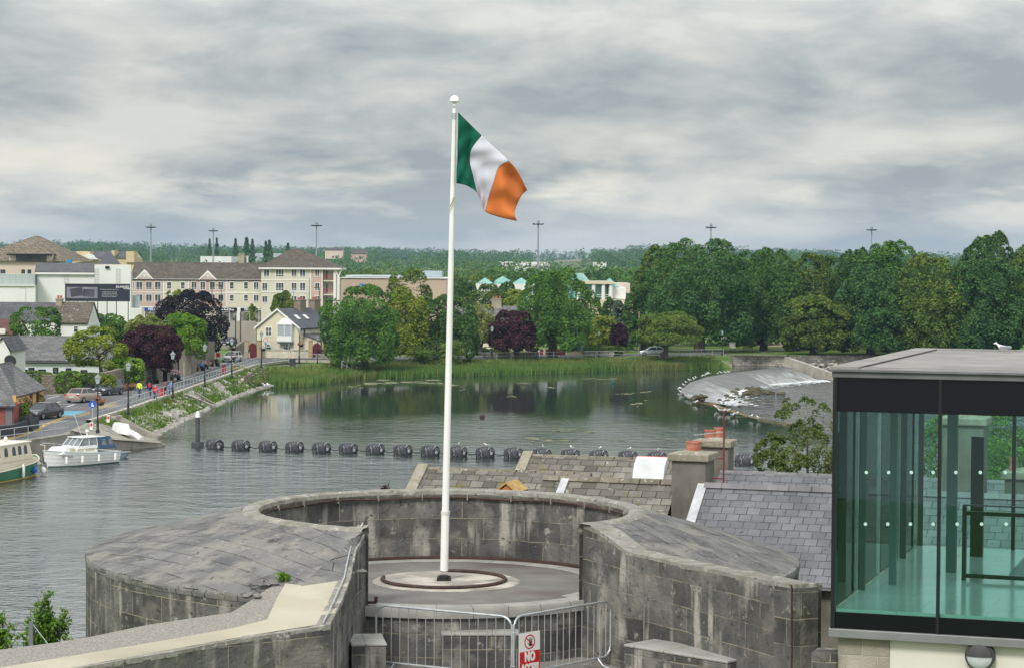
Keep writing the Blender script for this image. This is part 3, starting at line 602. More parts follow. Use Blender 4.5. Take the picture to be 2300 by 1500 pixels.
disc('housing', [(.20, -.16), (.20, -.02), (.185, .0), (.165, .005)], mat('dark grey casing', (.06, .06, .065), None, rough=.5), lm)
n = 28
b = MB(); b.loft([[(r * math.cos(math.pi * (1 + k / n)), -y_, r * math.sin(math.pi * (1 + k / n)) - .004) for k in range(n + 1)] for r, y_ in ((.168, .006), (.15, .03), (.08, .05), (0.001, .055))], close=False, cap=False); b.build('diffuser', mat('frosted diffuser', (.50, .53, .55), None, rough=.4), lm, True)
b = MB(); b.loft([[(r * math.cos(math.pi * k / n), -y_, r * math.sin(math.pi * k / n)) for k in range(n + 1)] for r, y_ in ((.172, .006), (.16, .04), (.08, .065), (0.001, .07))], close=False, cap=False); b.build('eyelid_cover', MATS['dark grey casing'], lm, True)
# ---- near houses with slate roofs
M_SLATE = mat('blue grey slates', (.118, .120, .132), (.162, .165, .178), 1.4, .62, brick=(.29, .235, (.035, .033, .035), .009, .16), spots=[((.055, .04, .03), 5, .66, .71), ((.42, .42, .42), 9, .70, .74)], bump=.7, bscale=9)
M_SLATEM = mat('mossy grey slates', (.135, .125, .11), (.22, .205, .18), .9, .85, brick=(.34, .24, (.04, .038, .03), .012, .30), spots=[((.13, .125, .035), 3, .58, .68), ((.36, .34, .29), 5, .62, .70), ((.05, .045, .04), 7, .62, .7)], bump=.9, bscale=9)
M_RIDGE = mat('mossy ridge tiles', (.16, .145, .11), (.24, .22, .17), 4, .95, brick=(.5, 3, (.06, .05, .04), .02, .2), spots=[((.50, .49, .44), 9, .6, .68), ((.22, .17, .03), 4, .62, .7)], bump=1)
M_ROUGH = mat('roughcast render', (.13, .12, .10), (.21, .195, .17), 1.1, .95, streak=((.10, .085, .07), 2.5, (1, 1, .2), .48, .66, .8), spots=((.30, .28, .25), 18, .62, .72), bump=1, bscale=40)
M_POT = mat('terracotta', (.34, .12, .075), (.46, .20, .13), 5, .85, spots=((.6, .4, .3), 7, .62, .7))
M_FLASH = mat('lead flashing', (.38, .39, .41), (.52, .53, .55), 4, .5)
def roofhouse(label, ridge, ln, run, pitch, m, rm, name='slate_house', backrun=None, skirt=6.5, left=None, wm=M_ROUGH):
    h = run * math.tan(R(pitch)); bk = backrun or run; hb = bk * math.tan(R(pitch))
    r = thing(name, label, 'house', (ridge.x, ridge.y, 2.2), ANG); zr = ridge.z - 2.2
    b = MB(); b.face([(0, -run, zr - h), (ln, -run, zr - h), (ln, 0, zr), (0, 0, zr)]); b.face([(0, bk, zr - hb), (0, 0, zr), (ln, 0, zr), (ln, bk, zr - hb)])
    o = b.build('roof', m, r); s = o.modifiers.new('s', 'SOLIDIFY'); s.thickness = .05
    b = MB(); b.prism([(-run + .12, 0), (bk - .12, 0), (bk - .12, zr - hb - .0), (0, zr - .12), (-run + .12, zr - h - .0)], 'x', .06, ln - .06); b.build('walls', wm, r)
    b = MB(); b.prism([(-.13, zr - .05), (-.03, zr + .06), (.03, zr + .06), (.13, zr - .05)], 'x', 0, ln); b.build('ridge_tiles', rm, r)
    if left:
        b = MB(); b.loft([[(x_, -run * 1.0, zr - h + dz), (x_, 0, zr + dz), (x_, bk, zr - hb + dz)] for x_, dz in ((-.22, 0), (-.22, .13), (.06, .13), (.06, 0))], close=False, cap=False); b.build('gable_coping', left, r)
    b = MB(); b.tube([(0, -run - .05, zr - h - .05), (ln, -run - .05, zr - h - .05)], .06, 8); b.build('gutter', M_BLKF, r)
    return r, zr
M_COP = mat('lichened coping', (.24, .22, .16), (.33, .31, .25), 5, .95, spots=[((.55, .54, .5), 6, .6, .68), ((.12, .10, .05), 9, .6, .7)], bump=1)
h1, zr1 = roofhouse('nearest house with a smooth blue grey slate roof beside the glass pavilion', P(1583, 1088, 51.7), 9.5, 2.62, 35, M_SLATE, mat('grey ridge tiles', (.16, .155, .165), (.22, .215, .22), 3, .9, brick=(.52, 3, (.06, .06, .06), .02, .2)))
b = MB(); b.face([(-.16, -2.66, zr1 - 1.80), (.06, -2.66, zr1 - 1.80), (.06, 0, zr1 + .035), (-.16, 0, zr1 + .035)]); b.build('lead_flashing', M_FLASH, h1)
h2, zr2 = roofhouse('narrow slate ridge of the house behind the big chimney, seen over the smooth blue roof', P(1618, 1060, 57), 12, 2.3, 33, M_SLATE, MATS['grey ridge tiles'])
h3, zr3 = roofhouse('mossy slate roofed house just behind the turret, its left gable with a lichened coping', P(957, 1052, 56.5), 4.3, 3.0, 34, M_SLATEM, M_RIDGE, left=M_COP)
h4, zr4 = roofhouse('mossy slate roofed house running up to the big chimney', P(1222, 1071, 54.2), 3.3, 3.3, 35, M_SLATEM, M_RIDGE)
h5, zr5 = roofhouse('rear mossy slate roofed house with a white rooflight', P(1192, 1023, 62), 4.2, 2.9, 34, M_SLATEM, M_RIDGE, left=M_COP)
b = MB(); b.box(-.09, .1, -1.3, -.02, 0, .05, Matrix.Translation((.55, 0, zr4)) @ Matrix.Rotation(R(35), 4, 'X')); b.build('lead_strip', M_FLASH, h4)
b = MB(); T = Matrix.Translation((0, 0, zr5)) @ Matrix.Rotation(R(34), 4, 'X'); b.prism([(-.9, .05), (-.55, .28), (-.2, .28), (-.12, .05)], 'x', 3.1, 3.95); 
ob = b.build('rooflight', mat('white acrylic dome', (.60, .62, .63), (.5, .52, .53), 2, rough=.4), h5, True); ob.matrix_local = T
b = MB(); b.box(3.08, 3.98, -.10, -.03, .05, .16); ob = b.build('red_edge', mat('red lead edge', (.5, .06, .04), None), h5); ob.matrix_local = T
d = thing('dormer_finial', 'small orange brick gable poking above the turret rim in front of the mossy roof', 'dormer', tuple(P(1137, 1102, 52.5)), ANG)
b = MB(); b.prism([(-.22, -1.0), (-.22, -.04), (0, .13), (.22, -.04), (.22, -1.0)], 'y', 0, .7); b.build('brick_gable', mat('orange brick', (.42, .13, .035), (.5, .18, .05), 6, .9), d)
b = MB(); 
for s in (-1, 1): b.face([(0, -.04, .17), (s * .27, -.04, -.04), (s * .27, .75, -.04), (0, .75, .17)])
ob = b.build('tile_cover', mat('lichened tile', (.36, .2, .06), (.5, .36, .16), 6, .95), d); q = ob.modifiers.new('s', 'SOLIDIFY'); q.thickness = .05
def chimney(label, px0, px1, pyb, pyt, D, dep, pots, par=None):
    a, c = P(px0, pyb, D), P(px1, pyb, D); w = (c - a).length / .93; zt_ = P(px0, pyt, D).z; zb = a.z - 1.2; H = zt_ - zb
    r = thing('chimney_stack', label, 'chimney', (a.x, a.y, zb), ANG)
    b = MB(); b.box(0, w, 0, dep, 0, H - .18); b.build('stack', M_ROUGH, r, bevel=.02)
    b = MB(); b.box(-.08, w + .08, -.08, dep + .08, H - .178, H); o = b.build('cap', M_COP, r, bevel=.03)
    for x, y, rr_, hh in pots:
        b = MB(); b.lathe([(rr_ * .95, 0), (rr_, hh * .1), (rr_ * .9, hh * .8), (rr_, hh * .85), (rr_, hh), (rr_ * .75, hh), (rr_ * .7, hh * .5), (.01, hh * .5)], (x, y, H + .001), 14); b.build('chimney_pot', M_POT, r, True)
    b = MB(); b.lathe([(0, 0.09), (.2, .06), (.32, 0)], (w / 2, dep / 2, H), 10)
    b.build('mortar_flaunching', M_COP, r); return r
chimney('tall roughcast chimney with one squat terracotta pot, nearest the turret', 1507, 1580, 1165, 1017, 52.3, .85, [(.42, .4, .19, .26)])
chimney('rear roughcast chimney with two terracotta pots beside the red aerial pole', 1562, 1632, 1085, 987, 57.2, .6, [(.3, .3, .15, .24), (.5, .38, .13, .3)])
chimney('roughcast chimney seen through the glass pavilion', 2116, 2200, 1090, 936, 51.0, .8, [(.35, .4, .16, .3)])
chimney('low chimney with an orange pot at the right edge, seen through the glass', 2256, 2330, 1110, 1058, 52, .6, [(.16, .3, .10, .3)])
sw = thing('tower_box', 'coursed grey stone stair tower standing behind the glass pavilion', 'tower', tuple(P(1884, 1250, 42.0)), ANG);  # added stone block, stands in for the castle keep reflected in the glass
b = MB(); b.box(0, 1.28, 0, 1.6, -8, 2.7); b.build('wall', mat('mirrored castle blocks', (.20, .20, .18), (.28, .28, .25), 2, .9, brick=(.5, .19, (.10, .10, .09), .010, .18), bump=.8), sw); b = MB(); b.box(-.05, 1.33, -.05, 1.65, 2.702, 2.8); b.build('coping', M_COP, sw)
# red aerial pole with TV aerial
p = P(1625, 1085, 55.8); zt_ = P(1627, 922, 55.8).z - p.z
a = thing('aerial_pole', 'thin rusty red pole with bracket arms and a TV aerial beside the rear chimney', 'aerial', tuple(p), ANG)
M_RED = mat('rusty red paint', (.16, .035, .03), None, rough=.7)
b = MB(); b.tube([(0, 0, -.2), (0, 0, zt_)], .022, 6); b.build('pole', M_RED, a)
for zz_ in (.12, .62): b = MB(); b.tube([(0, 0, zz_), (-.32, .05, zz_)], .018, 6); b.build('bracket', M_RED, a)
b = MB(); b.tube([(-.32, .05, 0), (-.32, .05, .68)], .02, 6); b.build('bracket_upright', M_RED, a)
b = MB(); zz_ = zt_ * .71; b.tube([(0, 0, zz_), (-.75, 0, zz_ - .10)], .009, 5)
for k in range(9): x = -.1 - .08 * k; b.tube([(x, -.09, zz_ + x * .13), (x, .09, zz_ + x * .13)], .006, 4); b.tube([(x, 0, zz_ + x * .13 - .03), (x, 0, zz_ + x * .13 + .03)], .006, 4)
b.build('aerial', M_GALV, a)
# ================================================================ TREES
def leafmat(name, c1, c2, tip=None, scale=.5):
    m = mat(name, c1, c2, scale, .62, spec=.25, big2=((tip or c2), .33, .52, .66), isl=.38, rnd=.09, trans=.35); return m
LM = dict(green=leafmat('leaf green', (0.060, 0.151, 0.022), (0.110, 0.230, 0.034), (0.138, 0.269, 0.040)),
    dark=leafmat('leaf dark green', (0.054, 0.125, 0.024), (0.098, 0.196, 0.036), (0.120, 0.235, 0.050)),
    olive=leafmat('leaf olive', (0.084, 0.155, 0.024), (0.142, 0.222, 0.034), (0.198, 0.252, 0.040)),
    yellow=leafmat('leaf yellow green', (0.179, 0.250, 0.024), (0.251, 0.318, 0.034), (0.292, 0.333, 0.041)),
    cream=leafmat('leaf cream variegated', (.27, .31, .085), (.40, .42, .15), (.20, .27, .05)),
    purple=leafmat('leaf maroon', (.045, .016, .020), (.075, .028, .034), (.09, .035, .04)),
    black=leafmat('leaf dark purple', (.018, .013, .020), (.034, .022, .032), (.04, .028, .035)),
    bright=leafmat('leaf bright green', (0.097, 0.227, 0.020), (0.162, 0.302, 0.027), (0.211, 0.348, 0.041)),
    blue=leafmat('leaf blue green', (0.050, 0.129, 0.032), (0.091, 0.204, 0.050), (0.114, 0.224, 0.050)),
    silver=leafmat('leaf silver', (.10, .14, .085), (.15, .19, .13)))
LM['elder'] = leafmat('leaf elder', (.095, .15, .03), (.145, .20, .045), (.17, .20, .07))
M_BARK = mat('bark', (.055, .047, .038), (.11, .095, .075), 3, .95, bump=1, bscale=10)
def crown_mesh(seed, w, d, h, nl=34, lr=.26, n=8000, leaf=.4, top=1.0, inner=.14, drop=-.55, gap=0, taper=0):
    """leaf cards on rounded sub-lobes spread over an ellipsoid; origin at the crown's bottom centre"""
    g = np.random.default_rng(seed); lob = []; sep = lr * .82; lr *= 1.22
    k = 0
    while len(lob) < nl and k < 5000:
        k += 1; a = g.normal(size=3); a /= np.linalg.norm(a)
        if a[2] < drop: continue
        r = g.uniform(.70, .84); c = a * r / (np.sum(np.abs(a) ** 2.7) ** (1 / 2.7))
        if any(np.linalg.norm(c - q[0]) < sep for q in lob): continue
        lob.append((c, lr * g.uniform(.75, 1.2)))
    c = np.array([q[0] for q in lob]) if lob else None; rad = np.array([q[1] for q in lob]); idx = g.choice(len(lob), size=n, p=rad ** 2 / np.sum(rad ** 2))
    dr = g.normal(size=(n, 3)); dr /= np.linalg.norm(dr, axis=1)[:, None]
    cc = c[idx]; out = cc / (np.linalg.norm(cc, axis=1)[:, None] + 1e-6); dr = dr + out * .75 + np.array([0, 0, .35]); dr /= np.linalg.norm(dr, axis=1)[:, None]
    pos = cc + dr * rad[idx][:, None] * g.uniform(.80, 1.06, size=(n, 1)); pos[:, 2] = np.where(pos[:, 2] < drop, drop + (pos[:, 2] - drop) * .4, pos[:, 2])
    ni = int(n * inner); q = g.normal(size=(ni, 3)); q /= np.linalg.norm(q, axis=1)[:, None]; q *= g.uniform(.4, .84, size=(ni, 1)); q[:, 2] = np.maximum(q[:, 2], drop * .8)
    P0 = np.vstack([pos, q]); nrm = np.vstack([dr, q / (np.linalg.norm(q, axis=1)[:, None])])
    if taper: s = 1 - taper * (P0[:, 2:3] * .5 + .5); P0 = np.hstack([P0[:, :2] * s, P0[:, 2:]])
    lo = np.percentile(P0, 1.2, axis=0); hi_ = np.percentile(P0, 98.8, axis=0); mid = (lo + hi_) / 2; mid[2] = lo[2]
    P0 = (P0 - mid) / (hi_ - lo) * np.array([w, d, h])
    return cards(g, P0, nrm, leaf)
def cards(g, P0, nrm, leaf, jit=.75, sq=.6):
    N_ = len(P0); nr = nrm * .6 + g.normal(size=(N_, 3)) * jit * .6 + np.array([0, 0, .45]); nr /= np.linalg.norm(nr, axis=1)[:, None]
    a = np.cross(nr, g.normal(size=(N_, 3))); a /= np.linalg.norm(a, axis=1)[:, None] + 1e-9; b_ = np.cross(nr, a)
    s = leaf * g.uniform(.55, 1.25, size=(N_, 1)); t = s * sq
    v = np.stack([P0 - a * s * .5, P0 - b_ * t * .5 + nr * s * .08, P0 + a * s * .5, P0 + b_ * t * .5 + nr * s * .08], 1).reshape(-1, 3); return v
def cardmesh(name, v):
    nq = len(v) // 4; me = bpy.data.meshes.new(name); me.vertices.add(len(v)); me.vertices.foreach_set('co', v.astype(np.float32).ravel()); me.loops.add(len(v)); me.loops.foreach_set('vertex_index', np.arange(len(v), dtype=np.int32))
    me.polygons.add(nq); me.polygons.foreach_set('loop_start', np.arange(0, len(v), 4, dtype=np.int32)); me.update(calc_edges=True); return me
def meshobj(name, me, m, par=None, loc=None):
    if not me.materials: me.materials.append(m)
    elif me.materials[0] is not m: me = me.copy(); me.materials.clear(); me.materials.append(m)
    o = bpy.data.objects.new(name, me); COL.objects.link(o); o.parent = par
    if loc: o.location = loc
    return o
def trunk_mb(seed, hb, h, r, spread, nb=7, lean=(0, 0), forks=1):
    g = random.Random(seed); b = MB()
    for f in range(forks):
        ox = (f - (forks - 1) / 2) * r * 1.6; pts = [(ox * .5 + ox * .4 * i + lean[0] * i / 5 + g.uniform(-1, 1) * r * .25, lean[1] * i / 5, (hb + h * .55) * i / 5 - (.2 if i == 0 else 0)) for i in range(6)]
        b.tube(pts, [r * 1.35, r, r * .9, r * .75, r * .55, r * .2], 8)
        for k in range(nb):
            u = g.uniform(.35, .8); i = int(u * 5); p = Vector(pts[i]).lerp(Vector(pts[i + 1]), u * 5 - i); a = 6.283 * (k / nb) + g.uniform(-.4, .4); l = spread * g.uniform(.5, .85)
            e = p + Vector((math.cos(a) * l, math.sin(a) * l, l * g.uniform(.35, .9))); mdl = p.lerp(e, .5) + Vector((0, 0, -.08 * l + g.uniform(-.2, .2)))
            b.tube([p, mdl, e], [r * .42, r * .28, r * .07], 5)
    return b
TC = {}
def tree(name, label, px0, px1, pyt, pyb, pyc, D, kind, seed, px_t=None, leaf=None, n=None, nl=44, lr=.24, group=None, depth=.85, taper=0, forks=1, tr=None, zbase=LZ, cat='tree', lean=0, drop=-.55, inner=.42):
    """crown between px0..px1, pyt..pyc (bottom of crown), trunk to the ground at distance D"""
    xc = (px0 + px1) / 2; a = P(px0, pyc, D); c = P(px1, pyc, D); zt_ = P(xc, pyt, D).z; zc = a.z; w = (c.x - a.x); h = zt_ - zc
    xt = P(px_t if px_t else xc, pyb, D).x; r = thing(name, label, cat, (xt, D, zbase), 0, group)
    area = w * h; lf = leaf or max(.30, D / 900); nn = n or int(min(20000, max(1500, area * 36 / (lf * lf * 6))))
    me = cardmesh('crown', crown_mesh(seed, w, w * depth, h, nl, lr, nn, lf, taper=taper, drop=drop, inner=inner)); o = meshobj('crown', me, LM[kind], r, ((a.x + c.x) / 2 - xt, 0, zc - zbase))
    rr_ = tr or max(.14, w * .04); hb = max(.3, zc - zbase)
    trunk_mb(seed, hb, h, rr_, w * .42, 7, ((a.x + c.x) / 2 - xt, 0), forks).build('trunk', M_BARK, r, True); return r
# --- river front, centre
tree('sycamore_tree', 'large rounded bright green tree nearest the water, left of the flagpole', 722, 890, 645, 836, 812, 317, 'green', 11, 820, n=20000, nl=60, lr=.2, depth=1.0, drop=-.8)
tree('maple_tree', 'yellow green spreading tree between the bright green tree and the flagpole', 838, 966, 652, 824, 800, 333, 'yellow', 12, 872, n=13000, nl=36, lr=.24, forks=2)
tree('oak_tree', 'dark green broad tree standing directly behind the flagpole', 925, 1072, 668, 822, 795, 336, 'dark', 13, 986, n=16000, nl=40, lr=.22, forks=2)
tree('ash_tree', 'tall ragged olive topped tree rising above the others left of the flagpole', 872, 968, 606, 815, 722, 362, 'olive', 14, 935, n=5200, nl=30, lr=.20, inner=.05)
tree('shrub_tree', 'dull green ragged shrub at the water side below the flagpole trees', 930, 1040, 765, 826, 822, 330, 'olive', 15, 975, n=2600, nl=22, lr=.25, cat='shrub', drop=-.9)
tree('maple_tree', 'small cream leaved tree in front of the grey roof', 1052, 1113, 686, 800, 768, 352, 'cream', 16, 1079, n=5000, lr=.26, forks=2)
tree('plum_tree', 'round maroon leaved tree on the far bank', 1099, 1200, 700, 808, 784, 340, 'purple', 17, 1163, n=9500, nl=44, lr=.21, forks=2)
tree('chestnut_tree', 'very large domed dark green tree behind the red gates', 1166, 1322, 610, 806, 782, 346, 'green', 18, 1241, n=20000, nl=70, lr=.18, taper=.25, forks=2, depth=1.0, drop=-.8)
tree('hawthorn_tree', 'lopsided yellow green tree leaning over the rail by the silver car', 1432, 1576, 702, 806, 772, 349, 'olive', 19, 1492, n=9000, nl=40, lr=.22, taper=.3, drop=-.8)
for i, (a, b_, t_, c_, D, k, s, l) in enumerate(((1020, 1070, 632, 700, 455, 'dark', 21, 'dark green garden tree behind the leftmost far chimney'), (1062, 1135, 640, 705, 440, 'olive', 22, 'rounded olive tree below the pair of glass pyramids'), (1120, 1160, 636, 700, 470, 'dark', 23, 'small dark tree below the glass dome'),
        (1134, 1180, 652, 705, 430, 'yellow', 24, 'small yellow green tree right of the cream chimney'), (1296, 1352, 655, 770, 400, 'green', 25, 'mid green garden tree at the right edge of the huge domed tree'), (1350, 1395, 672, 770, 395, 'dark', 26, 'dark narrow tree below the glass hall'),
        (1362, 1412, 678, 772, 380, 'silver', 27, 'silvery leaved tree left of the tall park trees'), (1318, 1385, 712, 775, 360, 'yellow', 28, 'low golden green garden tree behind the cream wall'), (1372, 1408, 728, 775, 356, 'purple', 29, 'dark reddish shrub beside the timber fence'))):
    tree('garden_tree', l, a, b_, t_, 795, c_, D, k, s, n=2600, nl=24, lr=.28, leaf=.5, group='garden trees behind the far bank')
# --- park trees on the right
PK = [(1405, 1500, 640, 775, 380, 'dark', 31, 'dark park tree at the left edge of the tall row, low and dense'), (1437, 1560, 560, 745, 400, 'olive', 32, 'olive tinted park tree behind the left one of the tall row'), (1470, 1672, 543, 765, 372, 'blue', 33, 'tallest and broadest park tree, its crown blue green and domed'),
      (1640, 1790, 566, 768, 380, 'dark', 34, 'dark green park tree right of the broadest one'), (1768, 1858, 575, 760, 388, 'olive', 35, 'golden topped park tree between two dark ones'), (1764, 1890, 668, 783, 366, 'olive', 36, 'lower olive park tree in front of the golden one'),
      (1850, 1960, 566, 770, 395, 'dark', 37, 'dark park tree behind the tapering blue green one'), (1884, 2026, 600, 782, 368, 'blue', 38, 'tapering blue green park tree left of the pavilion roof'), (1935, 2080, 549, 765, 385, 'green', 39, 'tall green park tree behind the tapering ones'),
      (2010, 2172, 582, 786, 368, 'olive', 40, 'broad olive park tree above the pavilion roof corner'), (2152, 2290, 531, 775, 376, 'dark', 41, 'tallest park tree at the right, its top spreading above the rest'), (2140, 2290, 590, 788, 366, 'blue', 42, 'blue green park tree in front of the tallest right one'),
      (2238, 2400, 560, 786, 374, 'olive', 43, 'olive park tree cut off by the right edge of the photo')]
PK += [(1640, 1775, 585, 770, 412, 'dark', 44, 'dark park tree showing in the gap right of the broadest one'), (1545, 1700, 572, 765, 405, 'olive', 45, 'olive park tree behind the broadest one, its top just showing'), (2070, 2200, 606, 770, 408, 'dark', 46, 'rear park tree filling the dip left of the tallest right one'), (1870, 2000, 572, 770, 415, 'green', 47, 'rear park tree between the golden topped and tapering ones')]
for a, b_, t_, c_, D, k, s, l in PK:
    a, b_ = a - (b_ - a) * .07, b_ + (b_ - a) * .07
    tree('park_tree', l, a, b_, t_, 795, c_, D, k, s, n=17000 if b_ - a > 130 else 11000, nl=85, lr=.15, leaf=.50, group='park trees', forks=1 + s % 2, taper=.02 + .05 * (s % 3), depth=.8, drop=-.75, tr=.55)
# --- left bank
tree('willow_tree', 'yellow green feathery tree beside the long slate shed', 150, 282, 736, 838, 822, 252, 'yellow', 51, 236, n=7500, nl=44, lr=.2, leaf=.32, inner=.05, drop=-.7)
tree('plum_tree', 'round maroon tree above the riverside stone wall', 277, 406, 733, 842, 828, 264, 'purple', 52, 350, n=12000, nl=50, lr=.2, drop=-.8)
tree('maple_tree', 'bright green tree between the maroon tree and the dark purple one', 352, 462, 706, 815, 798, 285, 'bright', 53, 410, n=9000, nl=40, lr=.22, drop=-.7)
tree('copper_beech_tree', 'wide nearly black purple tree below the apartment block', 350, 507, 656, 800, 782, 322, 'black', 54, 440, n=13000, nl=56, lr=.19)
tree('maple_tree', 'small cream yellow tree behind the maroon one on the left bank', 284, 362, 709, 800, 768, 292, 'cream', 55, 325, n=5000, nl=30, lr=.25)
tree('laurel_tree', 'dark green bushy tree in front of the white store wall', 188, 292, 706, 800, 765, 300, 'green', 56, 240, n=5500, nl=34, lr=.24, drop=-.8)
tree('birch_tree', 'loose green tree in front of the long slate roofs at far left', 26, 132, 691, 800, 762, 280, 'green', 57, 80, n=5500, nl=30, lr=.24, inner=.04, drop=-.7)
tree('round_tree', 'clipped round green tree in front of the corner apartment block', 612, 664, 656, 740, 706, 400, 'olive', 58, 640, n=3600, nl=30, lr=.24, drop=-.9)
tree('street_tree', 'slim yellow green street tree in front of the black shop fronts', 553, 575, 684, 745, 728, 420, 'yellow', 59, 564, n=800, nl=16, leaf=.4)
tree('street_tree', 'small yellow green tree behind the dark purple one by the apartments', 375, 410, 652, 745, 690, 400, 'yellow', 60, 392, n=1100, nl=16, leaf=.4)
tree('shrub', 'bright green climbing shrub spilling over the stone wall', 246, 322, 802, 856, 856, 252, 'bright', 61, 285, n=4200, nl=36, lr=.25, drop=-.95, cat='shrub')
tree('shrub', 'rounded yellow green shrub behind the low dark wall by the red brick porch', 29, 67, 906, 948, 945, 199, 'olive', 62, 48, n=3000, nl=26, lr=.25, leaf=.22, drop=-.9, cat='shrub')
# --- near trees
tree('elder_tree', 'loose light green tree growing behind the slate roofs left of the glass pavilion', 1735, 1885, 896, 1090, 1062, 66, 'elder', 71, 1830, n=6500, nl=60, lr=.12, leaf=.085, inner=.04, zbase=2.2, tr=.09, drop=-.8)
tree('elder_tree', 'low leafy bush at the left end of the slate ridge beside the last float', 1693, 1800, 975, 1090, 1066, 64, 'elder', 72, 1750, n=3800, nl=50, lr=.12, leaf=.085, inner=.04, zbase=2.2, tr=.07, drop=-.8)
tree('elder_tree', 'green tree seen through the right half of the glass pavilion', 2060, 2330, 925, 1120, 1110, 66, 'green', 73, 2200, n=7500, nl=50, lr=.19, leaf=.12, zbase=2.2, tr=.1, drop=-.8)
def twigbush(label, px0, px1, pyt, pyb, D, seed, nst, kind='bright', leaf=.07, zb=None, spread=.5):
    g = random.Random(seed); gn = np.random.default_rng(seed); a, c = P(px0, pyb, D), P(px1, pyb, D); zt_ = P(px0, pyt, D).z; xc = (a.x + c.x) / 2; w = c.x - a.x; zb = a.z - .4 if zb is None else zb; H = zt_ - zb
    r = thing('leafy_bush', label, 'bush', (xc, D, zb)); b = MB(); pos = []; nr = []
    for k in range(nst):
        x0 = g.uniform(-.25, .25) * w; x1 = x0 + g.uniform(-.35, .35) * w; hh = H * g.uniform(.62, 1.0) * (1 - .4 * abs(x1) / w); y1 = g.uniform(-.3, .3) * w; pts = [Vector((x0 * .4, 0, 0)), Vector((x0, y1 * .5, hh * .5)), Vector((x1, y1, hh))]; b.tube(pts, [.018, .012, .004], 4)
        for q in range(9):
            u = g.uniform(.15, .95); p = pts[0].lerp(pts[1], u * 2) if u < .5 else pts[1].lerp(pts[2], u * 2 - 1); e = p + Vector((g.uniform(-1, 1), g.uniform(-1, 1), g.uniform(0.1, .9))) * w * .16 * spread * 2; b.tube([p, e], [.006, .002], 3)
            for m_ in range(34): s = g.uniform(0.1, 1.05); z_ = p.lerp(e, s); pos.append([z_.x + g.gauss(0, .035), z_.y + g.gauss(0, .035), z_.z + g.gauss(0, .035)]); nr.append([g.gauss(0, .6), g.gauss(0, .6) - .5, .6])
    meshobj('foliage', cardmesh('foliage', cards(gn, np.array(pos), np.array(nr), leaf)), LM[kind], r); b.build('stems', M_BARK, r, True); return r
twigbush('leafy green bush rising beside the grey post at bottom left', 40, 165, 1306, 1500, 38.5, 81, 22, leaf=.065)
twigbush('leafy green bush cut by the left edge of the photo', -60, 42, 1335, 1500, 38.0, 82, 16, leaf=.065)
twigbush('few dark red twigs showing over the turret rim', 840, 902, 1074, 1112, 52, 83, 5, 'purple', .06, spread=.3)

meshobj('blades', cardmesh('blades', cards(gq, tuft[0], tuft[1], .06)), LM['bright'], w_)
# ================================================================ BANKS, ROADS, WEIR
def strip(pts, w0, w1, z=None):
    """left/right offset rails of a ground polyline"""
    pts = [Vector((p[0], p[1], 0)) for p in pts]; A = []; B_ = []
    for i, p in enumerate(pts):
        d = (pts[min(i + 1, len(pts) - 1)] - pts[max(i - 1, 0)]).normalized(); n = Vector((-d.y, d.x, 0)); A.append(p + n * w0); B_.append(p + n * w1)
    return A, B_
def ribbon(name, pts, w0, w1, z, m, kind='structure'):
    A, B_ = strip(pts, w0, w1); b = MB(); b.loft([[(p.x, p.y, z) for p in A], [(p.x, p.y, z) for p in B_]], close=False, cap=False)
    o = b.build(name, m); 
    if kind: o['kind'] = kind
    return o
def dense(pts, n):
    out = []
    for i in range(len(pts) - 1):
        for k in range(n): out.append(Vector(pts[i]).lerp(Vector(pts[i + 1]), k / n))
    return out + [Vector(pts[-1])]
g3 = lambda px, py, z=0.0: tuple(G(px, py, z))
BT = [(-36.6, 199, LZ), (-36, 216, LZ), (-35.5, 244, LZ), (-35.2, 262, LZ), (-35.0, 277, LZ), (-34.6, 310, LZ)] + [g3(x, y, LZ) for x, y in ((700, 815), (835, 812), (960, 808), (1100, 806), (1250, 804), (1400, 802), (1520, 800), (1640, 797))]
BB = [g3(*q) for q in ((330, 988), (385, 958), (475, 914), (520, 895), (560, 880), (600, 868), (690, 867), (815, 850), (960, 846), (1100, 842), (1250, 838), (1400, 832), (1520, 830), (1645, 826))]
M_BANK = mat('riverbank', (.060, .125, .018), (.105, .16, .03), .5, .95, big2=((.19, .175, .12), .35, .54, .62), spots=((.30, .28, .24), 1.6, .60, .66), bump=.8, bscale=5)
T_, B2 = dense(BT, 8), dense(BB, 8); rows = []
for k in range(7):
    u = k / 6; rows.append([(T_[i].x + (B2[i].x - T_[i].x) * u, T_[i].y + (B2[i].y - T_[i].y) * u, LZ * (1 - u) ** 1.0 - (.25 if k == 6 else 0) + .18 * noise.noise(Vector((T_[i].x * .7 + k, T_[i].y * .7, k))) * (0 < k < 6)) for i in range(len(T_))])
b = MB(); b.loft(rows, close=False, cap=False); b.build('riverbank', M_BANK)['kind'] = 'structure'
RB = random.Random(5)
def bankpt(u, v):
    i = u * (len(T_) - 1); k = min(int(i), len(T_) - 2); w = i - k; t = T_[k].lerp(T_[k + 1], w); q = B2[k].lerp(B2[k + 1], w); p = t.lerp(q, v); p.z = LZ * (1 - v); return p
def rocks(name, pts_sizes, m):
    b = MB()
    for p, s in pts_sizes: b.blob(p, (s * RB.uniform(.7, 1.2), s * RB.uniform(.7, 1.2), s * RB.uniform(.4, .7)), 6, 4, .25, RB)
    o = b.build(name, m); o['kind'] = 'stuff'; return o
M_ROCK = mat('grey rocks', (.24, .23, .20), (.46, .44, .40), 1.2, .95, spots=((.09, .085, .06), 4, .58, .68), bump=.8)
U5 = 5 / 13
rk = []
for i in range(950): rk.append((bankpt(RB.uniform(0, U5), RB.uniform(.93, 1.03)), RB.uniform(.12, .34)))
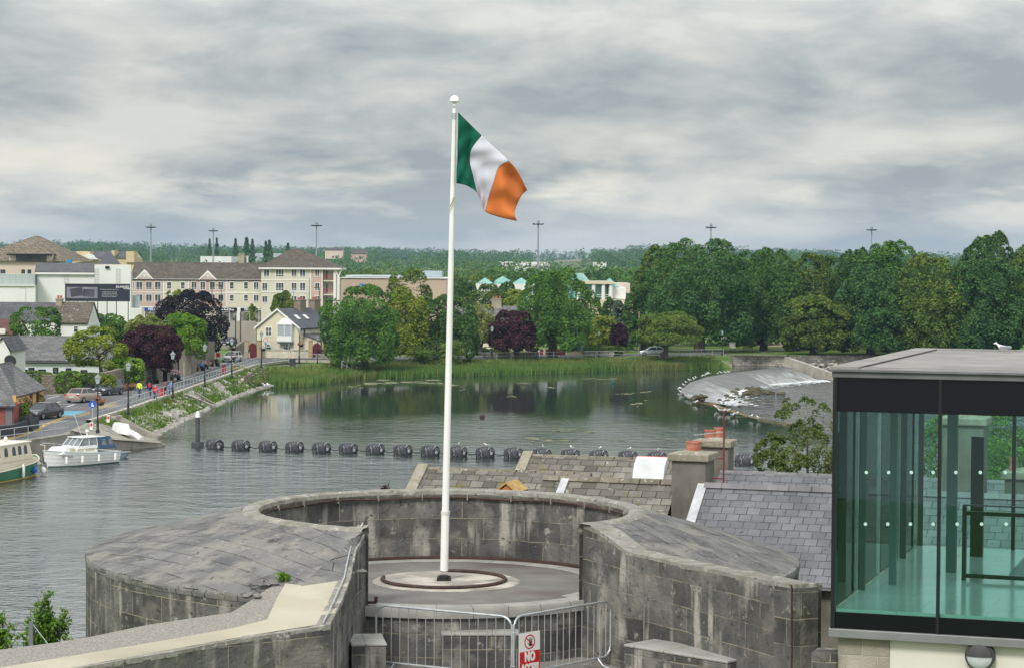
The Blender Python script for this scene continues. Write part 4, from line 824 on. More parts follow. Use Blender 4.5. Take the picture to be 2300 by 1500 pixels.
for i in range(1300):
    c = RB.choice([(.03, .45, .035, .3), (.14, .4, .03, .3), (.10, .65, .02, .2), (.23, .55, .02, .25), (.31, .6, .02, .2), (.07, .5, .03, .25), (.19, .25, .03, .2), (.27, .3, .03, .2), (.345, .35, .03, .25), (.37, .2, .02, .15)]); u_, v_ = RB.gauss(c[0], c[2] / 1.6), RB.gauss(c[1], c[3] / 1.4)
    if 0 < u_ < U5 + .02 and 0.02 < v_ < 1: rk.append((bankpt(u_, v_), RB.uniform(.18, .46)))
rocks('bank_rocks', rk, M_ROCK)
def blades(name, pts, h, w, kind, tall=.35, wav=.25, col=None):
    gn = np.random.default_rng(len(pts)); n = len(pts); P0 = np.array(pts); hh = h * gn.uniform(1 - tall, 1 + tall, size=n); a = gn.uniform(0, 6.283, n); dx = np.cos(a) * w / 2; dy = np.sin(a) * w / 2; lx = gn.normal(size=n) * wav * hh; ly = gn.normal(size=n) * wav * hh
    z = np.zeros(n); v0 = P0 - np.stack([dx, dy, z], 1); v1 = P0 + np.stack([dx, dy, z], 1); m_ = P0 + np.stack([lx * .6 + dx * .7, ly * .6 + dy * .7, hh * .65], 1); tp = P0 + np.stack([lx, ly, hh], 1)
    v = np.stack([v0, v1, m_, tp], 1).reshape(-1, 3); o = meshobj(name, cardmesh(name, v), col or LM[kind]); o['kind'] = 'stuff'; return o
M_REED = mat('reeds', (.085, .17, .030), (.13, .22, .045), .25, .7, isl=.3, trans=.2, big2=((.17, .20, .06), .12, .52, .64)); M_TALLG = mat('seeding grass', (.15, .22, .045), (.24, .25, .075), .3, .8, isl=.3, trans=.2, big2=((.11, .17, .03), .2, .5, .6))
pts = []
for i in range(26000): p = bankpt(RB.uniform(U5 * 1.02, .985), RB.uniform(.62, 1.05)); p.z = max(-.1, p.z * .7); pts.append(tuple(p))
blades('reeds', pts, .95, .13, None, col=M_REED, wav=.12)
pts = []
for i in range(14000): p = bankpt(RB.uniform(U5 * .97, .98), RB.uniform(.2, .72)); pts.append(tuple(p))
blades('meadow_grass', pts, .6, .12, None, col=M_TALLG, wav=.3)
pts = []
for i in range(9000):
    p = bankpt(RB.uniform(0, U5), RB.uniform(.02, .93))
    if noise.noise(Vector((p.x * .35, p.y * .16, 2))) > -.09: pts.append(tuple(p))
blades('bank_grass', pts, .42, .14, None, col=mat('bank grass', (.085, .17, .016), (.14, .22, .025), .3, .8, isl=.3, trans=.2, big2=((.22, .16, .06), .3, .62, .7)), wav=.35)
for lab, px, py, kc, s in (('yellow flowering bush on the rocky bank below the lamp', 536, 842, (.50, .40, .02), 1.1), ('pink flowering weeds on the bank where the reeds begin', 580, 852, (.33, .10, .20), 1.0), ('patch of purple loosestrife beside the reeds', 565, 856, (.28, .09, .22), .8)):
    p = G(px, py, 1.1); r = thing('flowering_bush', lab, 'bush', (p.x, p.y, .8)); gn = np.random.default_rng(px)
    meshobj('foliage', cardmesh('foliage', crown_mesh(px, 2.2 * s, 2 * s, 1.4 * s, 20, .3, 700, .2)), LM['bright'], r); meshobj('flowers', cardmesh('flowers', crown_mesh(px + 1, 2.3 * s, 2.1 * s, 1.55 * s, 20, .3, 420, .17)), mat('petals %d' % px, kc, None, isl=.2), r)
# vertical river walls
M_RWALL = mat('river wall', (.19, .18, .15), (.30, .285, .25), .7, .95, brick=(.7, .35, (.10, .095, .08), .03, .25), spots=[((.55, .54, .50), 2.2, .60, .66), ((.07, .065, .05), 1.5, .6, .7)], bump=1)
def wallline(name, label, pts, z0, z1, th, m, cope=None, cat='wall', kind=None):
    r = thing(name, label, cat, (pts[0][0], pts[0][1], z0)); A, B_ = strip(pts, th, 0); b = MB()
    zt_ = [p[2] if len(p) > 2 else z1 for p in pts]
    b.loft([[(p.x, p.y, z0) for p in B_], [(p.x, p.y, zt_[i]) for i, p in enumerate(B_)], [(p.x, p.y, zt_[i]) for i, p in enumerate(A)], [(p.x, p.y, z0) for p in A]], close=False, cap=False); b.build('wall', m, r, wloc=True)
    if cope:
        A, B_ = strip(pts, th + .06, -.06); b = MB(); b.loft([[(p.x, p.y, zt_[i] + .003) for i, p in enumerate(B_)], [(p.x, p.y, zt_[i] + .12) for i, p in enumerate(B_)], [(p.x, p.y, zt_[i] + .12) for i, p in enumerate(A)], [(p.x, p.y, zt_[i] + .003) for i, p in enumerate(A)]], close=False, cap=False); b.build('coping', cope, r, wloc=True)
    return r
wallline('quay_wall', 'dark stained quay wall behind the moored boats', [(-75, 120), (-60, 140), (-44, 160), (-36.2, 186), (-36.6, 199)], -1, LZ - .1, .6, M_CONC, M_CONC)
wallline('river_wall', 'white flecked stone river wall along the park above the weir', [g3(x, y, LZ) for x, y in ((1590, 798), (1640, 797), (1700, 797), (1768, 799))], -1, LZ - .1, .5, M_RWALL, M_RWALL)
wallline('river_wall', 'low stepped stone wall along the park downstream of the weir', [g3(x, y, LZ) for x, y in ((1772, 799), (1870, 797), (1990, 796), (2150, 796))], -1.5, LZ - .5, .5, M_RWALL)
c0 = CREST[0]; wallline('weir_side_wall', 'pale concrete wing wall sloping down beside the far end of the weir', [(c0.x - .3, c0.y + 1.5, 1.7), (45.6, 356, 1.0), (48.6, 344, -.05), (52, 333, -.5)], -1.6, 0, -.7, mat('pale stained concrete', (.34, .315, .26), (.45, .42, .36), .5, .95, streak=((.14, .12, .09), .8, (1, 1, .3), .48, .68, .8), spots=((.6, .58, .54), 2, .62, .68), bump=.6))
rk = []
for i in range(700): px = RB.uniform(1785, 1990); p = G(px, RB.uniform(806, 826), -.2); p.z = RB.uniform(-1.1, .4) ; rk.append((Vector((p.x, p.y * .995, p.z)), RB.uniform(.25, .6)))
rocks('shore_rocks', rk, M_ROCK)
# weir
cr, toe = [Vector(p) for p in CREST[:9]], TOE; m_ = len(cr)
CRD = dense(cr, 6); TOD = dense([Vector(p) for p in toe], 6)
def wcol():
    m = mat('weir apron', (.115, .115, .115), (.18, .18, .175), .5, .45, spec=.5); t = m.node_tree; n = t.nodes; l = t.links; bs = n['Principled BSDF']
    co = n.new('ShaderNodeTexCoord'); mp = n.new('ShaderNodeMapping'); mp.inputs['Scale'].default_value = (2.6, .25, 1); l.new(co.outputs['UV'], mp.inputs[0]); q = n.new('ShaderNodeTexNoise'); q.inputs['Scale'].default_value = 1; q.inputs['Detail'].default_value = 5; q.inputs['Roughness'].default_value = .7; l.new(mp.outputs[0], q.inputs[0])
    vc = n.new('ShaderNodeAttribute'); vc.attribute_name = 'flow'; ad = n.new('ShaderNodeMath'); ad.operation = 'ADD'; l.new(q.outputs[0], ad.inputs[0]); l.new(vc.outputs['Fac'], ad.inputs[1])
    mr = n.new('ShaderNodeMapRange'); l.new(ad.outputs[0], mr.inputs[0]); mr.inputs[1].default_value = .58; mr.inputs[2].default_value = .92
    mx = n.new('ShaderNodeMix'); mx.data_type = 'RGBA'; l.new(mr.outputs[0], mx.inputs[0]); old = bs.inputs['Base Color'].links[0].from_socket; l.new(old, mx.inputs[6]); mx.inputs[7].default_value = (.72, .74, .75, 1); l.new(mx.outputs[2], bs.inputs['Base Color']); return m
rows = []; K2 = 10
for k in range(K2 + 1):
    u = k / K2; rows.append([tuple(CRD[i].lerp(TOD[i], u) + Vector((0, 0, .03 - .05 * u + .25 * math.sin(u * math.pi) * (1 - u)))) for i in range(len(CRD))])
b = MB(); b.loft(rows, close=False, cap=False, uvf=lambda i, j: (j * 1.0, i * 1.2)); wr = b.build('weir_apron', wcol(), None, True)
tag(wr, 'curved sloping grey weir apron streaked with white water', 'weir')
at = wr.data.attributes.new('flow', 'FLOAT', 'POINT'); nW = len(CRD)
for i in range(K2 + 1):
    for j in range(nW):
        s = j / (nW - 1); dry = 1 if .30 < s < .56 else 0; at.data[i * nW + j].value = (-.24 if dry else .04 + .17 * (i / K2)) + (-.12 if i < 2 else 0)
def foam(name, pts, amp=.8, z=-1.17):
    b = MB(); P2 = []
    for p, q in zip(pts, pts[1:] + pts[:1]):
        for k in range(7): v = Vector(p).lerp(Vector(q), k / 7); P2.append(v + Vector((noise.noise(v * 1.3) * amp, noise.noise(v * .9 + Vector((7, 0, 0))) * amp, 0)))
    for tr in tessellate_polygon([P2]): b.face([P2[i] for i in tr])
    o = b.build(name, mat('foam', (.80, .82, .83), (.55, .58, .60), 1.5, .8, bump=.8, bscale=3)); o['kind'] = 'stuff'; return o
foam('foam', [g3(x, y, -1.16) for x, y in ((1613, 902), (1628, 884), (1664, 874), (1690, 868), (1668, 880), (1648, 893), (1628, 909))])
foam('foam', [g3(x, y, -1.16) for x, y in ((1716, 862), (1760, 856), (1800, 853), (1850, 853), (1868, 856), (1800, 859), (1745, 864))])
b = MB()
for k in range(620):
    i = RB.uniform(0, 3.2) if RB.random() < .45 else RB.uniform(5, 7.6); p = TOE[int(i)].lerp(TOE[min(int(i) + 1, 8)], i % 1) + Vector((abs(RB.gauss(0, 1.6)), RB.gauss(0, 2.2) - .5, .03 + RB.uniform(0, .05))); a, c = RB.uniform(.08, .45), RB.uniform(.06, .25)
    b.face([(p.x + a * math.cos(6.2832 * q / 7) * RB.uniform(.6, 1.2), p.y + c * 2 * math.sin(6.2832 * q / 7) * RB.uniform(.6, 1.2), p.z) for q in range(7)])
b.build('foam', MATS['foam'])['kind'] = 'stuff'
wd = wallline('ruined_weir_wall', 'low crumbling brown mossy wall along the near side of the weir', [g3(1562, 903) + () , g3(1590, 905), g3(1612, 914), g3(1650, 927), g3(1709, 943)], -.5, 1.0, .8, mat('brown mossy stone', (.13, .085, .03), (.19, .14, .06), 1.2, .95, spots=((.08, .08, .03), 2, .55, .65), bump=1))
rk = [(CREST[9].lerp(CREST[10], u) if u <= 1 else CREST[10].lerp(CREST[11], u - 1), 0) for u in [RB.uniform(0, 1.3) for _ in range(90)]]
rocks('weir_stones', [(p + Vector((RB.gauss(0, .3), RB.gauss(0, .5), 0)), RB.uniform(.12, .3)) for p, _ in rk] + [(G(RB.gauss(1690, 25), RB.gauss(880, 4), -1.1), RB.uniform(.3, .6)) for _ in range(40)] + [(G(RB.gauss(1650, 20), RB.gauss(897, 8), -1.1), RB.uniform(.15, .4)) for _ in range(30)] + [(G(1560 + RB.uniform(-6, 26), 898, .3) + Vector((0, 0, RB.uniform(0, .5))), RB.uniform(.3, .55)) for _ in range(14)], mat('weedy stones', (.06, .055, .03), (.11, .10, .06), 1, .9, bump=1))
# floating weed
b = MB()
for px, py, w_, h_ in ((860, 858, 60, 4), (930, 857, 70, 4), (985, 861, 50, 3), (1270, 966, 40, 3), (1225, 987, 50, 6), (1430, 906, 26, 4), (1400, 884, 22, 2), (1455, 880, 20, 2), (1350, 850, 40, 1.5), (1240, 870, 20, 1.5), (1150, 890, 14, 1), (1390, 987, 18, 2), (1320, 970, 20, 2), (790, 868, 20, 2), (1040, 875, 16, 1), (1500, 985, 40, 2), (1190, 860, 30, 1.4), (1660, 935, 25, 2)):
    for k in range(7):
        cx_, cy_ = px + RB.gauss(0, w_ * .5), py + RB.gauss(0, h_ * .6); ww, hh = w_ * RB.uniform(.2, .6), max(.5, h_ * RB.uniform(.15, .4)); pts = []
        for q in range(16): a = 6.2832 * q / 16; rr_ = 1 + .35 * noise.noise(Vector((math.cos(a) * 1.5 + k, math.sin(a) * 1.5, px))); pts.append(G(cx_ + ww * .5 * rr_ * math.cos(a), cy_ + hh * rr_ * math.sin(a), .012 + .002 * k))
        b.face(pts)
b.build('floating_weed', mat('water weed', (.20, .19, .12), (.12, .13, .06), .8, .85))['kind'] = 'stuff'
# roads
RZ = LZ + .012
road = [(-75, 122), (-60.2, 141), (-44.5, 161), (-36.8, 186), (-37.1, 199), (-36.5, 216), (-36, 244), (-35.5, 277), (-35.1, 312)] + [g3(x, y, RZ)[:2] for x, y in ((650, 811), (740, 811), (835, 809.5), (1100, 804), (1400, 800), (1620, 796.5), (1640, 792), (1400, 794.5), (1100, 798), (835, 800), (740, 801), (672, 802), (577, 803), (558, 800), (566, 770), (548, 770), (512, 792), (497, 813), (420, 842), (300, 872), (240, 884), (105, 886))] + [(-56, 215), (-50, 205), (-56, 180), (-75, 150)]
flat('road', [(x, y, RZ) for x, y in road], M_ASPH)
M_KERB = mat('pale kerb stone', (.40, .37, .30), (.52, .49, .41), 1.5, .9, brick=(1.0, 3, (.12, .1, .08), .06, .1)); M_PAVE = mat('grey paving', (.24, .235, .23), (.31, .30, .29), .8, .9)
kb = [(-36.9, 199), (-36.3, 216), (-35.8, 244), (-35.3, 277), (-34.9, 310)] + [g3(x, y, LZ)[:2] for x, y in ((650, 812.5), (740, 813), (835, 811))]
A, B_ = strip(kb, .45, 0); b = MB(); b.loft([[(p.x, p.y, LZ - .3) for p in B_], [(p.x, p.y, LZ + .28) for p in B_], [(p.x, p.y, LZ + .28) for p in A], [(p.x, p.y, LZ) for p in A]], close=False, cap=False); b.build('kerb', M_KERB)['kind'] = 'structure'
ribbon('pavement', [g3(x, y, LZ)[:2] for x, y in ((300, 873), (420, 843), (497, 814.5))], 0, -1.1, LZ + .05, M_PAVE)
ribbon('pavement', [g3(x, y, LZ)[:2] for x, y in ((100, 887), (200, 884), (238, 884))], 0, -1.3, LZ + .05, M_KERB)
M_YL = mat('yellow line', (.50, .34, .06), None, rough=.8); M_WL = mat('white line', (.62, .62, .60), None, rough=.8); M_BL = mat('blue bay', (.10, .30, .42), (.13, .34, .46), 1, .85)
def mark(pts, m, w=.14, dz=.006): ribbon('road_marking', [g3(x, y, RZ)[:2] for x, y in pts], -w, w, RZ + dz, m)
for o_ in (0, 3.2):
    mark([(0, 988 + o_), (50, 975 + o_), (88, 961 + o_), (100, 952 + o_), (148, 934 + o_), (175, 931 + o_), (202, 924.5 + o_)], M_YL, .08)
    mark([(222, 914.5 + o_), (262, 902 + o_)], M_YL, .08)
for q in (((108, 894), (132, 889)), ((150, 913), (168, 907)), ((110, 908), (137, 901)), ((296, 886.5), (312, 884)), ((108, 906.5), (164, 907.5)), ((520, 816), (535, 806)), ((560, 801), (600, 801))): mark(q, M_WL, .09)
ribbon('road_marking', [g3(125, 927, RZ)[:2], g3(180, 927.5, RZ)[:2]], -3.0, 3.0, RZ + .004, M_BL)
ribbon('road_marking', [g3(232, 915, RZ)[:2], g3(258, 908, RZ)[:2]], -.8, .8, RZ + .003, mat('gravel brown', (.24, .2, .16), None))
# slipway at the end of the quay
sw_ = thing('slipway', 'concrete slipway with a stained triangular side wall running down into the river', 'slipway', (-35, 196, -1))
a0, a1, c1_, c0_ = G(243, 958, LZ), G(333, 985, .05), G(243, 1012, 0), G(300, 945, LZ)
b = MB(); top_ = [Vector((-36.4, 187, LZ)), Vector((-33.0, 189.5, .9)), Vector((-29.9, 196, .1)), Vector((-32.2, 203.5, .1)), Vector((-36.4, 200, LZ))]; bot = [Vector((p.x, p.y, -1.2)) for p in top_]
b.loft([bot, top_]); b.build('ramp', M_CONC, sw_, wloc=True)
b = MB(); b.loft([[Vector((-36.4, 203.6, -1)), Vector((-36.4, 203.6, LZ + .35)), Vector((-35.2, 203.5, LZ + .3)), Vector((-31.6, 202.5, .35)), Vector((-31.6, 202.5, -1))], [Vector((-36.4, 204.1, -1)), Vector((-36.4, 204.1, LZ + .35)), Vector((-35.2, 204.0, LZ + .3)), Vector((-31.6, 203, .35)), Vector((-31.6, 203, -1))]]); b.build('side_wall', M_CONC, sw_, wloc=True)
b = MB(); b.loft([[Vector((-36.2, 186.2, -1)), Vector((-36.2, 186.2, LZ + .3)), Vector((-33.2, 188.2, 1.1)), Vector((-30, 195, .3)), Vector((-30, 195, -1))], [Vector((-36.4, 186.7, -1)), Vector((-36.4, 186.7, LZ + .3)), Vector((-33.5, 188.7, 1.1)), Vector((-30.4, 195.3, .3)), Vector((-30.4, 195.3, -1))]]); b.build('side_wall', M_CONC, sw_, wloc=True)
st_ = thing('bank_steps', 'narrow concrete stair with pale edges running down the grassy bank to the water', 'steps', tuple(G(470, 905, .3)))
for q0, q1 in (((415, 884), (482, 912)), ((436, 880), (484, 908))):
    p0, p1 = G(q0[0], q0[1], LZ + .1), G(q1[0], q1[1], .15); b = MB(); b.tube([p0, p1], .13, 4); b.build('side_kerb', M_KERB, st_, wloc=True)
# park lawn details
flat('sand_path', [tuple(G(x, y, LZ + .02)) for x, y in ((1700, 778), (1850, 777), (2300, 775), (2420, 776), (2420, 766), (1700, 768))], mat('sandy ground', (.42, .30, .20), (.48, .36, .25), .1, .95))
ribbon('park_path', [G(x, y, LZ)[:2] for x, y in ((1700, 791), (1740, 787), (1800, 781), (1870, 776))], -1, 1, LZ + .03, M_PAVE)
# ================================================================ BUILDINGS OF THE FAR BANK
M_PANE = mat('window glass', (.03, .035, .04), (.10, .105, .11), .35, .12, spec=.6); M_UPVC = mat('white frame', (.74, .74, .72), None, rough=.5)
M_CREAM = mat('cream render', (.5, .5, .5)) if False else mat('pale yellow render', (.58, .55, .44), (.63, .60, .49), .25, .9, streak=((.42, .38, .26), .5, (1, 1, .2), .52, .7, .5))
M_PINK = mat('pink render', (.50, .36, .30), (.55, .40, .34), .25, .9, streak=((.40, .27, .21), .5, (1, 1, .2), .52, .7, .5))
M_WH = mat('white render', (.70, .71, .69), (.75, .755, .735), .15, .9, streak=((.50, .51, .48), .4, (1, 1, .15), .52, .7, .6))
M_BEIGE = mat('beige render', (.58, .48, .40), (.62, .52, .44), .2, .9); M_TILE = mat('brown roof tiles', (.085, .072, .06), (.125, .105, .085), .8, .9, brick=(.6, .34, (.05, .045, .04), .04, .22), spots=((.19, .165, .10), 1.2, .6, .72))
M_TILE2 = mat('ochre roof tiles', (.17, .14, .10), (.22, .19, .14), .5, .9, brick=(1.2, .8, (.09, .075, .055), .16, .12)); M_FSL = mat('far slates', (.085, .085, .095), (.125, .125, .135), .6, .8, brick=(.6, .4, (.05, .05, .055), .05, .15), spots=((.2, .2, .19), 2, .62, .7)); M_MSL = mat('mottled slates', (.115, .115, .12), (.17, .168, .165), .7, .85, brick=(.6, .35, (.07, .07, .07), .04, .2), spots=((.30, .30, .29), 2.6, .60, .68)); M_BSL = mat('speckled brown slates', (.10, .085, .065), (.15, .13, .10), .7, .9, brick=(.6, .4, (.06, .05, .04), .05, .2), spots=((.42, .40, .34), 1.5, .60, .67))
M_REDR = mat('red brown tiles', (.12, .055, .045), (.16, .075, .06), 1, .9, brick=(.5, .35, (.06, .03, .03), .05, .15)); M_CHIM = mat('chimney render', (.30, .26, .19), (.40, .35, .26), .8, .95, spots=((.15, .12, .09), 2, .6, .7))
class FB:
    """building whose street face stands at distance D, built in local metres"""
    def __init__(s, name, label, px, py, D, rz=0.0, cat='building', zb=None, group=None):
        o = P(px, py, D); s.o = Vector((o.x, o.y, zb if zb is not None else o.z)); s.D = D; s.rz = rz; s.r = thing(name, label, cat, tuple(s.o), rz, group)
        s.n = Vector((math.sin(rz), -math.cos(rz), 0)); s.u = Vector((math.cos(rz), math.sin(rz), 0))
    def l(s, px, py):
        d = ray(px, py); t = (s.o - Vector((0, 0, CH))).dot(s.n) / d.dot(s.n); p = Vector((0, 0, CH)) + d * t - s.o; return p.dot(s.u), p.z
    def slab(s, px0, px1, py0, py1, m, y0=0.0, y1=8.0, name='wall', z0=None):
        x0, zt_ = s.l(px0, py0); x1, zb = s.l(px1, py1); b = MB(); b.box(x0, x1, y0, y1, zb if z0 is None else z0, zt_); return b.build(name, m, s.r)
    def win(s, px0, px1, py0, py1, mull=1, sill=True, m=None, y=0.0, trans=0, name='window', bw=.13):
        x0, zt_ = s.l(px0, py0); x1, zb = s.l(px1, py1); b = MB(); f = bw
        b.box(x0, x0 + f, y - .07, y - .002, zb, zt_); b.box(x1 - f, x1, y - .07, y - .002, zb, zt_); b.box(x0 + f, x1 - f, y - .07, y - .002, zt_ - f, zt_); b.box(x0 + f, x1 - f, y - .075, y - .002, zb, zb + f)
        for k in range(mull): xm = x0 + (x1 - x0) * (k + 1) / (mull + 1); b.box(xm - .035, xm + .035, y - .06, y - .004, zb + f, zt_ - f)
        if trans: zm = zb + (zt_ - zb) * trans; b.box(x0 + f, x1 - f, y - .055, y - .005, zm - .03, zm + .03)
        o = b.build(name, m or M_UPVC, s.r); b = MB(); b.box(x0 + f, x1 - f, y - .035, y - .006, zb + f, zt_ - f); b.build('pane', M_PANE, o); return o
    def gable(s, px0, px1, pye, pyr, m, depth, over=.3, base=None, name='roof', y0=0.0):
        """roof with ridge parallel to the face"""
        x0, ze = s.l(px0, pye); x1, _ = s.l(px1, pye); zr = (P(px0, pyr, s.D + depth / 2).z - s.o.z); b = MB()
        b.face([(x0, y0 - over, ze), (x1, y0 - over, ze), (x1, y0 + depth / 2, zr), (x0, y0 + depth / 2, zr)]); b.face([(x0, y0 + depth / 2, zr), (x1, y0 + depth / 2, zr), (x1, y0 + depth + over, ze), (x0, y0 + depth + over, ze)])
        o = b.build(name, m, s.r); q = o.modifiers.new('s', 'SOLIDIFY'); q.thickness = .15
        b = MB(); b.prism([(y0 + .02, ze - .1), (y0 + depth / 2, zr - .12), (y0 + depth - .02, ze - .1)], 'x', x0 + .1, x1 - .1); b.build('gable_wall', s.wm if hasattr(s, 'wm') else M_WH, s.r); return o
    def chim(s, px0, px1, py0, py1, y=2.0, d=.8, pots=2, m=None):
        x0, zt_ = s.l(px0, py0); x1, zb = s.l(px1, py1); b = MB(); b.box(x0, x1, y, y + d, zb - .5, zt_ - .15); b.box(x0 - .08, x1 + .08, y - .08, y + d + .08, zt_ - .148, zt_); o = b.build('chimney', m or M_CHIM, s.r)
        for k in range(pots): b = MB(); b.lathe([(.14, 0), (.15, .4), (.10, .4), (.01, .2)], (x0 + (x1 - x0) * (k + .5) / pots, y + d / 2, zt_ + .002), 8); b.build('chimney_pot', M_POT, o)
        return o
# ---- apartment block
f = FB('apartment_block', 'long three storey cream and pink apartment terrace with dark tiled roof and black shop fronts', 294, 727, 470, zb=2.6)
xb = f.l(294, 727)[1]
for a, c, m in ((294, 367, M_PINK), (367.2, 424, M_CREAM), (424.2, 508, M_PINK), (508.2, 586, M_CREAM)): f.slab(a, c, 628, 690, m, 0, 10)
f.slab(294, 586, 690.5, 735, mat('stone dressing', (.50, .47, .38), None), .02, 10, 'ground_floor')
f.wm = M_CREAM; f.gable(292, 587, 628, 590, M_TILE, 12)
for py in (627.2, 656.2, 689.5): x0, z_ = f.l(294, py); x1, _ = f.l(586, py); b = MB(); b.box(x0, x1, -.09, -.002, z_ - .12, z_ + .1); b.build('white_band', M_UPVC, f.r)
for px in (367, 424, 508): x, zt_ = f.l(px, 629); _, zb = f.l(px, 689); b = MB(); b.box(x - .1, x + .1, -.06, -.003, zb, zt_ - .1); b.build('pilaster', M_UPVC, f.r)
for py0, py1 in ((632, 652), (660.5, 679.5)):
    for a, c in ((297.5, 302), (305, 321), (327, 342), (347, 362), (429, 443), (449, 462), (470, 484), (489, 503.5)): f.win(a, c, py0, py1, 1 if c - a > 6 else 0, trans=.22)
    for a, c in ((374, 386), (405, 416), (515, 526), (547, 558)): f.win(a, c, py0 + 1, py1 - 2, 0, trans=.4)
    f.win(569, 582, py0 + 1, py1, 1, trans=.22)
for a, c, t in ((305, 344, 608), (448, 485.5, 610)):
    x0, ze = f.l(a, 629); x1, _ = f.l(c, 629); xm, zt_ = f.l((a + c) / 2, t); b = MB(); b.prism([(x0, ze), (x1, ze), (xm, zt_)], 'y', -.05, 3.5); gb = b.build('dormer_gable', M_PINK, f.r)
    b = MB(); b.prism([(x0 - .3, ze - .05), (x0 + .05, ze - .05), (xm, zt_ - .3), (x1 - .05, ze - .05), (x1 + .3, ze - .05), (xm, zt_ + .25)], 'y', -.2, -.052); b.build('verge_board', M_UPVC, gb)
    b = MB(); q = .42; b.prism([(xm - 1.2, ze + .45), (xm + 1.2, ze + .45), (xm, ze + 1.6)], 'y', -.12, -.054); b.build('triangle_panel', M_UPVC, gb); b = MB(); b.prism([(xm - .85, ze + .58), (xm + .85, ze + .58), (xm, ze + 1.35)], 'y', -.14, -.122); b.build('inner_panel', M_PINK, gb); b = MB(); b.prism([(xm + .24 * math.cos(k * .5236), ze + .85 + .24 * math.sin(k * .5236)) for k in range(12)], 'y', -.17, -.142); b.build('roundel', M_UPVC, gb)
M_SHOP = mat('black shop fascia', (.015, .015, .018), None, rough=.4); M_SHOPW = mat('shop window', (.05, .05, .055), (.28, .26, .24), .9, .25, spec=.5)
def shop(a, c, t, mid, bt, fm, txt, size, tm=M_UPVC, sx=1.0):
    x0, zt_ = f.l(a, t); x1, zm = f.l(c, mid); _, zb = f.l(a, bt); b = MB(); b.box(x0, x1, -.25, .0, zm, zt_); s_ = b.build('shop_fascia', fm, f.r)
    b = MB(); b.box(x0, x1, -.08, .0, zb, zm - .01); sh = b.build('shop_window', M_SHOPW, f.r)
    for k in range(4): x = x0 + (x1 - x0) * k / 3; b = MB(); b.box(x - .05, x + .05, -.14, -.082, zb, zm - .02); b.build('mullion', M_UPVC, sh)
    if txt: textobj(txt, size, tm, s_, ((x0 + x1) / 2, -.26, zm + (zt_ - zm) * .22), FR, sx=sx, bold=.02, shear=.25)
    return s_
shop(541, 602, 692, 699, 722, M_SHOP, 'Panorama Shoes', .72, sx=.9); shop(484, 532, 691, 699, 722, M_SHOP, 'Shoe Rack Shop', .5)
b = MB(); x0, z_ = f.l(486, 696); x1, _ = f.l(517, 696); b.prism([((x0 + x1) / 2 + (x1 - x0) / 2 * math.cos(k * .314), z_ + .5 * math.sin(k * .314)) for k in range(20)], 'y', -.255, -.252); b.build('oval_outline', M_UPVC, f.r); b = MB(); b.prism([((x0 + x1) / 2 + (x1 - x0) * .48 * math.cos(k * .314), z_ + .43 * math.sin(k * .314)) for k in range(20)], 'y', -.258, -.2552); b.build('oval_sign', M_SHOP, f.r)
shop(325, 362, 691, 699, 722, mat('blue fascia', (.02, .06, .30), None), 'FIELDS', .7)
for a, c in ((533, 540), (603, 611)): f.slab(a, c, 690, 724, M_UPVC, -.12, 0, 'pier')
# ---- end block
f = FB('apartment_block', 'taller four storey corner apartment block with hipped tiled roof and red balconies', 587, 727, 468, zb=2.6)
f.slab(587, 698, 602, 727, M_CREAM, -.3, 12, z0=0); f.slab(698.2, 724, 602, 727, M_PINK, -.3, 12, z0=0); f.slab(724.2, 752, 602, 727, M_CREAM, 2.2, 12, z0=0)
x0, ze = f.l(582, 601); x1, _ = f.l(766, 601); xa, _ = f.l(646, 560); xa2, _ = f.l(664, 560); za = P(655, 559, 476).z - f.o.z
b = MB(); q = [(x0, -1, ze), (x1, -1, ze), (x1, 15, ze), (x0, 15, ze)]; t_ = [(xa, 7, za), (xa2, 7, za)]
b.face([q[0], q[1], t_[1], t_[0]]); b.face([q[1], q[2], t_[1]]); b.face([q[2], q[3], t_[0], t_[1]]); b.face([q[3], q[0], t_[0]]); b.build('roof', M_TILE, f.r)
b = MB(); b.box(x0, x1, -1.05, 15, ze - .35, ze - .01); b.build('eaves_fascia', M_UPVC, f.r)
for py in (634 - 5, 656): x_, z_ = f.l(587, py); xx, _ = f.l(697, py); b = MB(); b.box(x_, xx, -.38, -.302, z_ - .1, z_ + .1); b.build('white_band', M_UPVC, f.r)
for py0, py1 in ((604.5, 623), (634.5, 654), (664, 681.5)):
    if py0 < 610: f.win(592, 606, py0, py1, 1, trans=.22, y=-.3)
    else: f.win(588.5, 602, py0, py1, 1, trans=.22, y=-.3)
    f.win(619, 638.5, py0, py1, 2, trans=.3, y=-.3); f.win(654, 667.5, py0, py1, 1, trans=.22, y=-.3); f.win(673, 687, py0, py1, 1, trans=.22, y=-.3); f.win(707, 719, py0, py1, 1, trans=.22, y=-.3); f.win(729, 737, py0 + 2, py1 + 5, 1, y=2.2); f.win(744, 749, py0 + 2, py1 + 3, 0, y=2.2)
M_BALC = mat('red balcony', (.42, .07, .055), None, rough=.6)
for py in (630, 661, 690):
    x_, z_ = f.l(727, py); xx, _ = f.l(752, py); b = MB(); b.box(x_, xx, -.3, 2.19, z_ - .25, z_); bl = b.build('balcony', M_CREAM, f.r); b = MB(); b.box(x_, xx, -.3, -.24, z_ + 1.0, z_ + 1.08)
    for k in range(11): x = x_ + (xx - x_ - .05) * k / 10; b.box(x, x + .05, -.29, -.25, z_ + .003, z_ + .999)
    b.build('railing', M_BALC, bl)
for px, w in ((698, .12), (724, .12), (752, .25)): x, zt_ = f.l(px, 603); b = MB(); b.box(x - w, x + w, -.36, -.302 if px < 750 else .2, .0, zt_); b.build('pilaster', M_UPVC, f.r)
